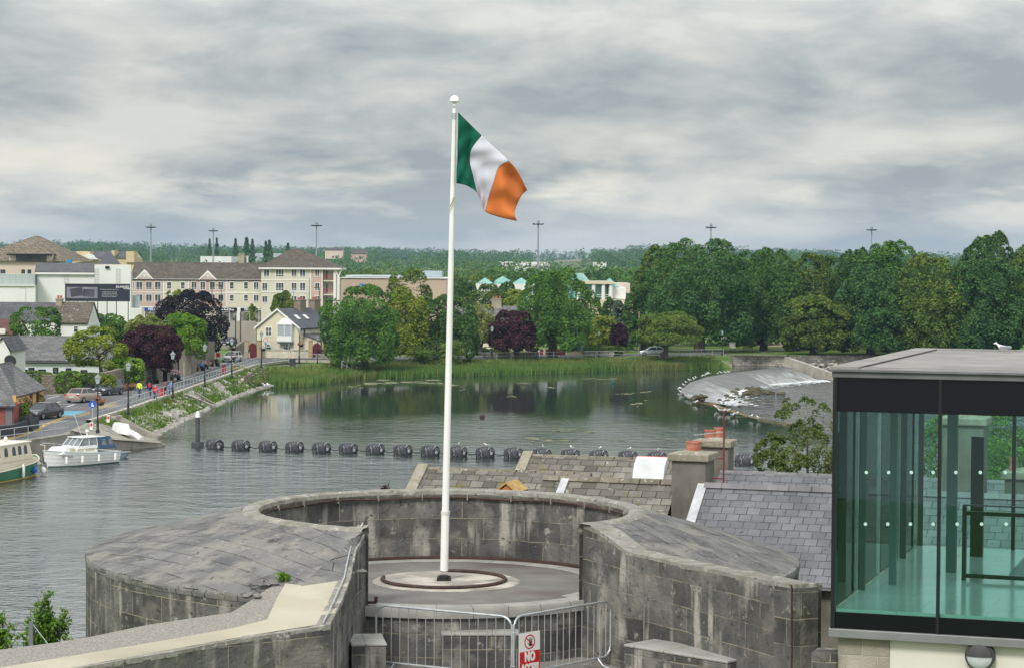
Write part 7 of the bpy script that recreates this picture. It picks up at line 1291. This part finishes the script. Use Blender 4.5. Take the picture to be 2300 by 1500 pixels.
for px, py, lab in ((219.5, 972, 'nearest lantern lamp, beside the round blue sign and the slipway'), (288, 931, 'lantern lamp at the top of the slipway side wall'), (388, 894, 'lantern lamp by the walking group'), (460, 869, 'lantern lamp in front of the bench sitters'), (520.5, 849, 'lantern lamp in front of the white hatchback'), (587, 826, 'lantern lamp where the road bends at the riverside house'), (672, 815, 'lantern lamp in front of the side porch of the riverside house'), (1105, 806, 'lantern lamp left of the round maroon tree'), (1345, 801, 'lantern lamp beside the cream garden wall'), (1622, 798, 'lantern lamp at the entrance of the park'), (713, 816, 'lantern lamp by the tree at the bend, right of the house')):
    p = G(px, py, LZ + .1); sc_ = .8 if px > 1300 or px == 713 else 1
    if lp is None: lp = lamp(); lp.location = p; lp['label'] = lab
    else: dup(lp, p, 0, lab, sc_)
    if px in (219.5, 288, 388, 520.5, 587, 672, 1622, 460):
        k = thing('hanging_basket', 'flower basket on the ' + lab, 'flower basket', (p.x + .25, p.y - .2, p.z + 2.35), 0, 'baskets on the street lamps'); b = MB(); b.lathe([(.02, -.1), (.28, 0), (.36, .25)], n=10); b.build('basket', M_POST, k); meshobj('flowers', cardmesh('flowers', crown_mesh(int(px), .95, .95, .5, 12, .35, 200, .13)), mat('basket petals %d' % (int(px) % 3), ((.62, .08, .08), (.60, .30, .45), (.62, .45, .5))[int(px) % 3], (.08, .16, .03), 5, isl=.25), k, (0, 0, .12))
# railings
def railing(label, pts, gap=2.2, H=1.05, m=M_GALV, z=LZ):
    r = thing('railing', label, 'railing', (pts[0][0], pts[0][1], z)); pts = [Vector((p[0], p[1], p[2] if len(p) > 2 else z)) for p in pts]; 
    for h in (H, H * .5): b = MB(); b.tube([p + Vector((0, 0, h)) for p in pts], .028, 4); b.build('rail', m, r, wloc=True)
    acc = []
    for a, c in zip(pts[:-1], pts[1:]):
        n = max(1, int(round((c - a).length / gap)))
        for k in range(n): acc.append(a.lerp(c, k / n))
    for p in (acc + [pts[-1]])[:98]: b = MB(); b.tube([p, p + Vector((0, 0, H + .02))], .032, 4); b.build('post', m, r, wloc=True)
railing('long galvanised railing along the riverside road above the rocky bank', [(-36.7, 201), (-36.1, 216), (-35.6, 244), (-35.1, 277), (-34.7, 310)], z=LZ + .28); railing('galvanised railing continuing round the bend in front of the riverside house', [G(*q, LZ)[:2] for q in ((612, 817), (650, 812.5), (740, 813), (835, 811), (860, 810))], z=LZ + .1)
railing('grey railing along the quay above the moored boats', [(-58, 141.5), (-44.2, 161.5), (-36.5, 186.5)], z=LZ); railing('grey railing along the far bank road behind the reeds', [G(*q, LZ)[:2] for q in ((1050, 808), (1180, 806.5), (1400, 803), (1500, 801.5), (1625, 798.5))], 2.4, z=LZ)
a, c = G(768, 826, 1.5), G(812, 844, .2); railing('white handrail running down the steps to the reeds', [tuple(a), tuple(c)], 1.4, 1.0, M_UPVC)
# small street things
def pole(name, label, cat, px, py, pyt, D=None, r=.06, m=M_GALV, zb=LZ):
    if D is None: p = G(px, py, zb); D = p.y
    else: p = P(px, py, D); p.z = zb
    H = P(px, pyt, D).z - zb; t = thing(name, label, cat, (p.x, p.y, zb)); b = MB(); b.tube([(0, 0, 0), (0, 0, H)], [r, r * .8], 6); b.build('pole', m, t); return t, H
def discy(name, r, y, z, m, par, n=18): b = MB(); b.prism([(r * math.cos(6.2832 * k / n), z + r * math.sin(6.2832 * k / n)) for k in range(n)], 'y', y - .02, y); return b.build(name, m, par)
t, H = pole('traffic_sign', 'round blue pedestrian sign on a grey pole beside the champagne saloon', 'sign', 208, 955, 898); ds = discy('blue_disc', .32, -.07, H - .35, mat('traffic blue', (.02, .10, .50), None, rough=.4), t)
b = MB(); b.cbox((-.02, -.1, H - .45), (.13, .01, .22)); b.blob((-.02, -.1, H - .28), (.06, .01, .06), 8, 4); b.cbox((.09, -.1, H - .48), (.07, .01, .16)); b.build('walking_figures_symbol', M_UPVC, ds)
t, H = pole('parking_sign', 'white round P sign with red ring on a pole before the riverside house', 'sign', 597, 803, 759, r=.05, m=M_POST); discy('red_ring', .33, -.06, H - .3, SR, t); discy('white_disc', .25, -.082, H - .3, M_UPVC, t); textobj('P', .34, SBk, t, (0, -.105, H - .42), FR)
b = MB(); b.cbox((0, -.07, H - .85), (.4, .03, .3)); b.build('info_plate', mat('plate blue', (.1, .3, .5), None), t)
t, H = pole('finger_signpost', 'dark green finger signpost by the ivy wall', 'sign', 249, 858, 812, r=.06, m=MATS['dark green box']); b = MB(); b.cbox((-.35, 0, H - .75), (.8, .04, .2)); b.build('finger_board', M_UPVC, t)
for px, py, pyt, lab in ((413, 888, 812, 'tall plain grey pole among the walkers on the promenade'), (648, 815, 772, 'slim grey pole by the dark bin near the house')): pole('sign_pole', lab, 'pole', px, py, pyt, r=.05)
for px, py, pyt, D, r, mm_, lab in ((540, 770, 700, 368, .12, M_BARK, 'leaning wooden utility pole beside the retaining wall'), (529, 803, 708, 345, .1, MATS['dark green box'], 'dark green telegraph pole left of the riverside house'), (721, 815, 738, 336, .1, MATS['dark green box'], 'dark green telegraph pole right of the riverside house'), (1435, 800, 700, 352, .13, mat('pale timber pole', (.25, .21, .15), None), 'wooden utility pole left of the leaning tree'), (695, 740, 625, 440, .07, M_BARK, 'thin brown pole before the corner block')): pole('utility_pole', lab, 'pole', px, py, pyt, D, r, mm_)
for px, pyt, D, mm_, lab in ((476, 634, 430, M_POST, 'left one of the two tall black street lights before the apartments'), (496.5, 641, 430, M_POST, 'right one of the two tall black street lights before the apartments'), (717, 647, 430, M_POST, 'tall black street light in front of the red balconies'), (561, 700, 400, M_GALV, 'grey street light before the black shop fronts'), (1084, 636, 460, M_GALV, 'slim grey street light below the glass dome'), (1061, 632, 500, M_GALV, 'grey street light at the right end of the cinema'), (659, 655, 420, M_GALV, 'grey street light with two heads by the clipped round tree'), (58, 648, 392, M_GALV, 'grey street light in front of the white store wing')):
    t, H = pole('street_light', lab, 'street light', px, 740, pyt, D, .08, mm_); b = MB(); b.cbox((-.5, 0, H), (1.1, .2, .12)); b.build('lamp_head', M_TRIM if mm_ is M_POST else M_GALV, t)
def boxthing(name, label, cat, px, py, w, d, h, m, z=LZ, rz=0): p = G(px, py, z); t = thing(name, label, cat, tuple(p), rz); b = MB(); b.box(-w / 2, w / 2, -d / 2, d / 2, 0, h - .08); b.build('body', m, t, bevel=.03); b = MB(); b.box(-w / 2 - .03, w / 2 + .03, -d / 2 - .03, d / 2 + .03, h - .078, h); b.build('lid', M_TRIM, t, bevel=.02); return t
boxthing('litter_bin', 'square charcoal bin on the grass at the river bend', 'bin', 657, 822, .8, .6, 1.05, MATS['charcoal render']); boxthing('litter_bin', 'dark bin behind the champagne saloon against the ivy wall', 'bin', 200, 887, .9, .6, 1.1, M_TRIM); boxthing('litter_bin', 'tall dark bin standing by the tall stone wall', 'bin', 371, 857, .5, .5, 1.2, M_TRIM)
boxthing('electrical_cabinet', 'green utility cabinet before the riverside house wall', 'cabinet', 616, 803, .35, .3, 1.2, MATS['dark green box'])
for px, py, lab in ((362, 894, 'red lifebuoy box near the walkers'), (503, 839, 'red lifebuoy box on the railing left of the lamp')): boxthing('lifebuoy_box', lab, 'lifebuoy box', px, py, .45, .2, 1.1, mat('red box', (.50, .03, .03), None, rough=.5))
for px, py, lab in ((490, 808, 'red and white notice board on posts beside the white hatchback'),):
    t, H = pole('notice_board', lab, 'sign', px, py, py - 20); b = MB(); b.cbox((0, -.05, H - .6), (.75, .04, 1.0)); o = b.build('board', M_UPVC, t); b = MB(); b.cbox((0, -.08, H - .55), (.55, .02, .6)); b.build('red_notice', SR, o)
t, H = pole('notice_board', 'white information board on two posts at the edge of the park', 'sign', 1640, 792, 768, r=.05, m=MATS['dark green box']); b = MB(); b.cbox((.35, -.03, H - .5), (1.0, .05, .9)); b.build('board', M_UPVC, t); b = MB(); b.tube([(.75, 0, 0), (.75, 0, H)], .05, 6); b.build('pole', MATS['dark green box'], t)
for px, py, zz_, lab in ((205, 975, LZ, 'small white notice with red print on the quay railing, left one'), (243, 958, LZ, 'small white notice with red print on the quay railing, right one')): p = G(px, py, zz_); t = thing('notice', lab, 'sign', (p.x, p.y, zz_ + .3)); b = MB(); b.cbox((0, 0, .4), (.24, .03, .62)); b.build('board', M_UPVC, t); b = MB(); b.cbox((0, -.02, .5), (.16, .01, .24)); b.build('red_print', SR, t)
t, H = pole('timber_post', 'short yellow timber post at the corner of the blue parking bay', 'post', 136, 930, 915, r=.09, m=mat('yellow timber', (.45, .32, .12), None)); b = MB(); b.lathe([(.1, H), (.02, H + .08)], n=6); b.build('cap', M_TRIM, t)
p = P(70, 1395, 37.5); t = thing('grey_post', 'slim grey post with a stay wire standing before the bottom left bush', 'post', (p.x, p.y, 9.2)); b = MB(); b.box(-.035, .035, -.035, .035, 0, p.z - 9.2); b.build('post', mat('grey post paint', (.16, .17, .19), None), t); b = MB(); b.tube([(.03, 0, p.z - 9.25), (.45, -.1, p.z - 9.75)], .008, 4); b.build('stay_wire', M_GALV, t)
# park benches, picnic tables
M_BEN = mat('dark bench', (.02, .022, .02), None, rough=.6)
def bench(px, py, rz, lab, D=None):
    p = G(px, py, LZ + .05); t = thing('park_bench', lab, 'bench', tuple(p), rz, 'dark park benches'); b = MB(); b.box(-.85, .85, -.22, .22, .42, .47); b.build('seat', M_BEN, t); b = MB()
    b.box(-.85, .85, .22, .26, .55, .62); b.box(-.85, .85, .23, .27, .70, .78); b.box(-.85, .85, .24, .28, .84, .92); b.build('backrest', M_BEN, t)
    for x in (-.75, .75): b = MB(); b.box(x - .03, x + .03, -.2, .27, 0, .419); b.box(x - .03, x + .03, -.2, .25, .62, .66); b.build('leg', M_BEN, t)
rb = R(97) ; BN = [(346, 862, 'bench against the wall behind the hikers'), (394, 853, 'bench of the seated person under the pale wall'), (449, 832.5, 'bench of the person in blue'), (462, 829, 'bench of the middle sitter'), (482, 822, 'bench of the farthest sitter near the notice board')]
for px, py, l in BN: bench(px, py, R(-68) * -1, l)
bench(2010, 782, 0, 'bench under the park trees left of the pavilion roof'); bench(2255, 780, 0, 'bench under the park trees at far right'); bench(1680, 790, 0, 'bench on the park lawn left of the path')
# people
def person(label, pos, rz, pose, top, legs, hair=(.06, .04, .03), H=1.72, coat=False):
    k = H / 1.74; J = {}; S = pose == 'sit'
    J['pel'] = (0, 0, .93); J['bel'] = (0, .0, 1.08); J['che'] = (0, .01, 1.30); J['nek'] = (0, .02, 1.47); J['hd'] = (0, .035, 1.60); J['top'] = (0, .02, 1.71)
    st = .26 if pose == 'walk' else .03
    for s, q in ((-1, 'L'), (1, 'R')):
        f = s * st; J['hp' + q] = (s * .09, 0, .90); J['kn' + q] = (s * .10, f * .5 + .03, .50); J['an' + q] = (s * .10, f - (.05 if f < 0 else 0), .10 + (.05 if f < 0 else 0)); J['to' + q] = (s * .11, f + .15, .04 + (.02 if f < 0 else 0)); J['sh' + q] = (s * .17, .0, 1.41); J['el' + q] = (s * .23, -f * .35 - .03, 1.14); J['wr' + q] = (s * .22, -f * .8 + .07, .92); J['ha' + q] = (s * .21, -f * .8 + .11, .84)
        if S: J['hp' + q] = (s * .10, 0, .50); J['kn' + q] = (s * .13, .42, .50); J['an' + q] = (s * .13, .45, .10); J['to' + q] = (s * .14, .62, .05); J['el' + q] = (s * .25, .12, .80); J['wr' + q] = (s * .14, .34, .66); J['ha' + q] = (s * .12, .42, .62)
    if S:
        for a, z_ in (('pel', .52), ('bel', .68), ('che', .90), ('nek', 1.07), ('hd', 1.20), ('top', 1.31)): J[a] = (0, {'hd': .12, 'top': .13, 'nek': .08}.get(a, .03), z_)
        for q in 'LR': J['sh' + q] = (J['sh' + q][0], .04, 1.01)
    nm = list(J); E = [('pel', 'bel'), ('bel', 'che'), ('che', 'nek'), ('nek', 'hd'), ('hd', 'top')] + [e for q in 'LR' for e in (('pel', 'hp' + q), ('hp' + q, 'kn' + q), ('kn' + q, 'an' + q), ('an' + q, 'to' + q), ('che', 'sh' + q), ('sh' + q, 'el' + q), ('el' + q, 'wr' + q), ('wr' + q, 'ha' + q))]
    RR = dict(pel=(.15, .11), bel=(.14, .10), che=(.15, .11), nek=(.055, .055), hd=(.085, .095), top=(.06, .07), hp=(.085, .09), kn=(.06, .065), an=(.042, .045), to=(.04, .03), sh=(.065, .065), el=(.045, .045), wr=(.033, .033), ha=(.04, .028))
    me = bpy.data.meshes.new('tmp'); me.from_pydata([J[n_] for n_ in nm], [(nm.index(a), nm.index(c)) for a, c in E], []); o = bpy.data.objects.new('tmp', me); COL.objects.link(o); md = o.modifiers.new('s', 'SKIN'); sb = o.modifiers.new('u', 'SUBSURF'); sb.levels = 1
    for i, n_ in enumerate(nm): sv = me.skin_vertices[0].data[i]; sv.radius = RR[n_ if n_ in RR else n_[:2]]; sv.use_root = n_ == 'pel'
    dg_ = bpy.context.evaluated_depsgraph_get(); dg_.update(); m2 = bpy.data.meshes.new_from_object(o.evaluated_get(dg_)); bpy.data.objects.remove(o); bpy.data.meshes.remove(me)
    skin = mat('skin', (.50, .30, .22), None, rough=.6); m2.materials.clear(); m2.materials.append(skin); m2.name = 'person'; m2.polygons.foreach_set('use_smooth', [True] * len(m2.polygons)); r = bpy.data.objects.new('person', m2); COL.objects.link(r); r.location = pos; r.rotation_euler = (0, 0, rz); r.scale = (k,) * 3; tag(r, label, 'person')
    JV = [(n_, Vector(J[n_])) for n_ in nm] + [('hp', (Vector(J['hp' + q]) + Vector(J['kn' + q])) / 2) for q in 'LR'] + [('an', (Vector(J['an' + q]) + Vector(J['kn' + q])) / 2) for q in 'LR']; grp = {'j': [], 't': [], 'f': [], 'h': []}
    for p in m2.polygons:
        c = p.center; n_ = min(JV, key=lambda q: (q[1] - c).length)[0]; g_ = 't' if n_[:2] in ('hp', 'kn', 'an') else 'f' if n_[:2] == 'to' else 'h' if (n_ == 'top' or (n_ == 'hd' and c.y < J['hd'][1] - .02)) else None if n_ in ('hd',) or n_[:2] in ('ha',) else 'j'
        if n_ == 'pel': g_ = 'j' if coat or c.z > J['pel'][2] - .02 else 't'
        if n_ == 'nek' and c.z > J['nek'][2]: g_ = None
        if g_: grp[g_].append(p)
    for g_, nm_, col_, off in (('j', 'coat' if coat else 'jacket', top, .022), ('t', 'trousers', legs, .016), ('f', 'shoes', (.03, .03, .03), .012), ('h', 'hair', hair, .022)):
        b = MB(); 
        for p in grp[g_]: b.face([m2.vertices[i].co + m2.vertices[i].normal * off for i in p.vertices])
        if grp[g_]: b.build(nm_, mat(nm_ + ' %.2f %.2f %.2f' % col_, col_, tuple(min(1, c * 1.25) for c in col_), 6, .85), r, fix=False)
    return r
bpy.context.view_layer.update()
g_ = lambda px, py: G(px, py, RD)
navy, jean, blk = (.02, .03, .08), (.05, .08, .16), (.02, .02, .022)
person('person in a yellow high visibility jacket and jeans walking away along the road', g_(313, 891.5), R(20), 'walk', (.62, .80, .06), jean); pp = G(313, 891.5, RD)
person('person in dark clothes with a red backpack walking away', g_(336, 891), R(10), 'walk', navy, jean); person('person in a red jacket and pink hat walking by the railing', g_(349, 901), R(8), 'walk', (.50, .03, .05), navy, (.75, .45, .5))
person('walker with brown hair and a purple jacket beside the lamp', g_(372, 891), R(-15), 'walk', (.10, .06, .14), (.04, .04, .06), (.25, .13, .06)); person('walker in a pale blue jacket beside the lamp', g_(384, 890), R(-20), 'walk', (.12, .22, .45), jean, (.4, .28, .15))
person('dark dressed person sitting on the nearest occupied bench with legs stretched', G(396, 853.5, LZ + .06), R(-115), 'sit', blk, navy); person('person in a bright blue jacket sitting on a bench by the tall wall', G(451, 833, LZ + .06), R(-115), 'sit', (.03, .16, .50), blk); person('person in black sitting next to the flower basket lamp', G(464, 829.5, LZ + .06), R(-115), 'sit', blk, (.4, .36, .28)); person('person in black bending forward on the farthest bench', G(485, 822.5, LZ + .06), R(-115), 'sit', blk, blk)
person('person in a dark jacket and pale trousers standing by the maroon gate', g_(560, 804.5), R(100), 'stand', navy, (.40, .42, .46)); person('person in a long cream coat standing by the grey pole at the bend', G(652.5, 815.5, LZ + .02), R(170), 'stand', (.55, .47, .36), (.5, .42, .32), (.6, .5, .35), coat=True); person('dark dressed person standing under the park trees at the right', G(2253, 791, LZ), R(90), 'stand', navy, blk)
for px, py, c, lab, rz in ((336, 891, (.50, .03, .05), 'red backpack worn by the walker in dark clothes', 10), (372, 891, (.16, .1, .06), 'brown backpack worn by the walker in purple', -15)):
    p = G(px, py, RD); t = thing('backpack', lab, 'backpack', (p.x, p.y, RD + 1.0), R(rz)); b = MB(); b.cbox((0, -.21, .22), (.30, .18, .44)); b.build('bag', mat('bag %d' % px, c, None), t, bevel=.05); b = MB(); b.cbox((0, -.32, .12), (.22, .08, .2)); b.build('pocket', mat('bag %d' % px, c, None), t, bevel=.03)
# ================================================================ FAR TREES AND HAZE
gF = np.random.default_rng(77)
protoC = [crown_mesh(200 + k, 1, 1, 1, 16, .34, 150, .13, drop=-.8, inner=.2) for k in range(5)]
def wood(name, n, d0, d1, h0, h1, kinds, thr, a0=-.27, a1=.27, sq=1.25, seed=1, leafs=None):
    g = np.random.default_rng(seed); out = {k: [] for k in kinds}; c = 0; tries = 0
    while c < n and tries < n * 12:
        tries += 1; d = math.sqrt(g.uniform(d0 * d0, d1 * d1)); a = g.uniform(a0, a1); x, y = a * d, d
        if noise.noise(Vector((x * .006, y * .0022, seed))) < thr: continue
        h = g.uniform(h0, h1); w = h * g.uniform(.8, sq); v = protoC[g.integers(5)] * np.array([w, w, h]); r = g.uniform(0, 6.28); R2 = np.array([[math.cos(r), -math.sin(r), 0], [math.sin(r), math.cos(r), 0], [0, 0, 1]])
        out[kinds[g.integers(len(kinds))]].append(v @ R2.T + np.array([x, y, hill(x, y) - h * .05])); c += 1
    for k in kinds:
        if out[k]: o = meshobj(name, cardmesh(name, np.vstack(out[k])), LM[k]); o['kind'] = 'stuff'
wood('distant_wood', 420, 1900, 2700, 12, 17, ['dark', 'blue'], .02, seed=3); wood('distant_wood', 650, 2700, 3700, 13, 19, ['dark', 'blue'], -.12, seed=4); wood('distant_wood', 500, 3600, 4100, 13, 20, ['dark', 'blue'], -.5, seed=5)
wood('distant_wood', 420, 1150, 1900, 9, 14, ['dark', 'blue', 'green'], -.05, seed=6); wood('distant_wood', 260, 800, 1150, 8, 12, ['green', 'dark', 'olive'], -.12, seed=7)
# countable trees on the plain behind the shops and the cinema
gi = random.Random(9); pr = []
for k in range(4):
    kd = ('green', 'dark', 'olive', 'blue')[k]; r = thing('plain_tree', 'x', 'tree', (0, 600, 3), 0, 'trees on the plain behind the town'); meshobj('crown', cardmesh('crown', crown_mesh(300 + k, 9, 9, 9, 30, .27, 1500, .75, drop=-.8)), LM[kd], r, (0, 0, 1.6)); trunk_mb(k, 1.6, 9, .35, 3).build('trunk', M_BARK, r, True); pr.append(r)
KD = ['mid green', 'dark green', 'olive', 'blue green']; used = set(); cnt = 0
spots = [(px, D) for px, D in ([(770 + 36 * i + gi.uniform(-12, 12), gi.uniform(600, 760)) for i in range(19)] + [(300 + 38 * i + gi.uniform(-12, 12), gi.uniform(640, 800)) for i in range(14)] + [(1010 + 30 * i + gi.uniform(-10, 10), gi.uniform(570, 640)) for i in range(14)])]
spots.sort(); regn = lambda px: 0 if px < 740 else 1 if px < 1010 else 2 if px < 1260 else 3
ON = ['first', 'second', 'third', 'fourth', 'fifth', 'sixth', 'seventh', 'eighth', 'ninth', 'tenth', 'eleventh', 'twelfth', 'thirteenth', 'fourteenth', 'fifteenth', 'sixteenth']; rc = [0] * 4
for i, (px, D) in enumerate(spots):
    k = gi.randrange(4); s = gi.uniform(.75, 1.15); x = (px - 1150) / 5100 * D; z_ = hill(x, D) - .2
    q = regn(px); lab = f"{KD[k]} tree on the plain, {ON[rc[q]]} from the left of those behind {('the apartment roofs', 'the cinema building', 'the glass roofs', 'the glass hall')[q]}"; rc[q] += 1
    if k not in used: used.add(k); pr[k].location = (x, D, z_); pr[k].scale = (s * 1.1, s, s); pr[k]['label'] = lab; PRS = True
    else: dup(pr[k], (x, D, z_), gi.uniform(0, 6), lab, (s * 1.1, s, s))
for k in range(4):
    if k not in used: pr[k].location = (30, 620, 3); pr[k]['label'] = KD[k] + ' lone tree on the plain'
# conifers on the ridge
def conifer(px, pyt, D, w, lab, kd='dark', seed=1):
    x = (px - 1150) / 5100 * D; z_ = hill(x, D); H = P(px, pyt, D).z - z_; g = np.random.default_rng(seed); n = 700; t = g.uniform(0, 1, n) ** .7; a = g.uniform(0, 6.283, n); rr_ = w * (1.02 - t) * g.uniform(.5, 1, n) * (.75 + .25 * np.sin(t * 40)); P0 = np.stack([rr_ * np.cos(a), rr_ * np.sin(a), H * (.06 + .94 * t)], 1); nr = np.stack([np.cos(a), np.sin(a), np.full(n, .3)], 1)
    r = thing('conifer', lab, 'tree', (x, D, z_), 0, 'conifers on the skyline'); meshobj('crown', cardmesh('crown', cards(g, P0, nr, w * .32)), LM[kd], r); b = MB(); b.tube([(0, 0, -1), (0, 0, H * .5)], [w * .08, w * .03], 6); b.build('trunk', M_BARK, r)
for i, (px, t, w, lab) in enumerate(((596, 543, 5, 'dark pointed conifer, left one of the pair left of the hipped roof'), (604, 541, 6, 'dark pointed conifer, right and taller of the pair left of the hipped roof'), (646, 547, 5.5, 'lone dark conifer over the ridge of the hipped roof'), (470, 537, 4, 'thin conifer just left of the thin mast'), (486, 535, 4, 'thin conifer just right of the thin mast'), (528, 537, 5, 'feathery conifer left of the broad skyline pine'), (553, 535, 7, 'broad feathery skyline pine'), (566, 538, 5, 'feathery conifer touching the broad skyline pine'))): conifer(px, t, 1250, w, lab, 'dark' if i < 3 else 'blue', i)
b = MB(); b.box(-1900, 1900, -70, 4700, -3.6, 75)
hm = bpy.data.materials.new('haze'); hm.use_nodes = True; t = hm.node_tree; t.nodes.clear(); pv = t.nodes.new('ShaderNodeVolumePrincipled'); pv.inputs['Density'].default_value = .0001; pv.inputs['Color'].default_value = (.36, .56, .84, 1); pv.inputs['Anisotropy'].default_value = 0
mo = t.nodes.new('ShaderNodeOutputMaterial'); t.links.new(pv.outputs[0], mo.inputs['Volume']); b.build('haze', hm)['kind'] = 'stuff'
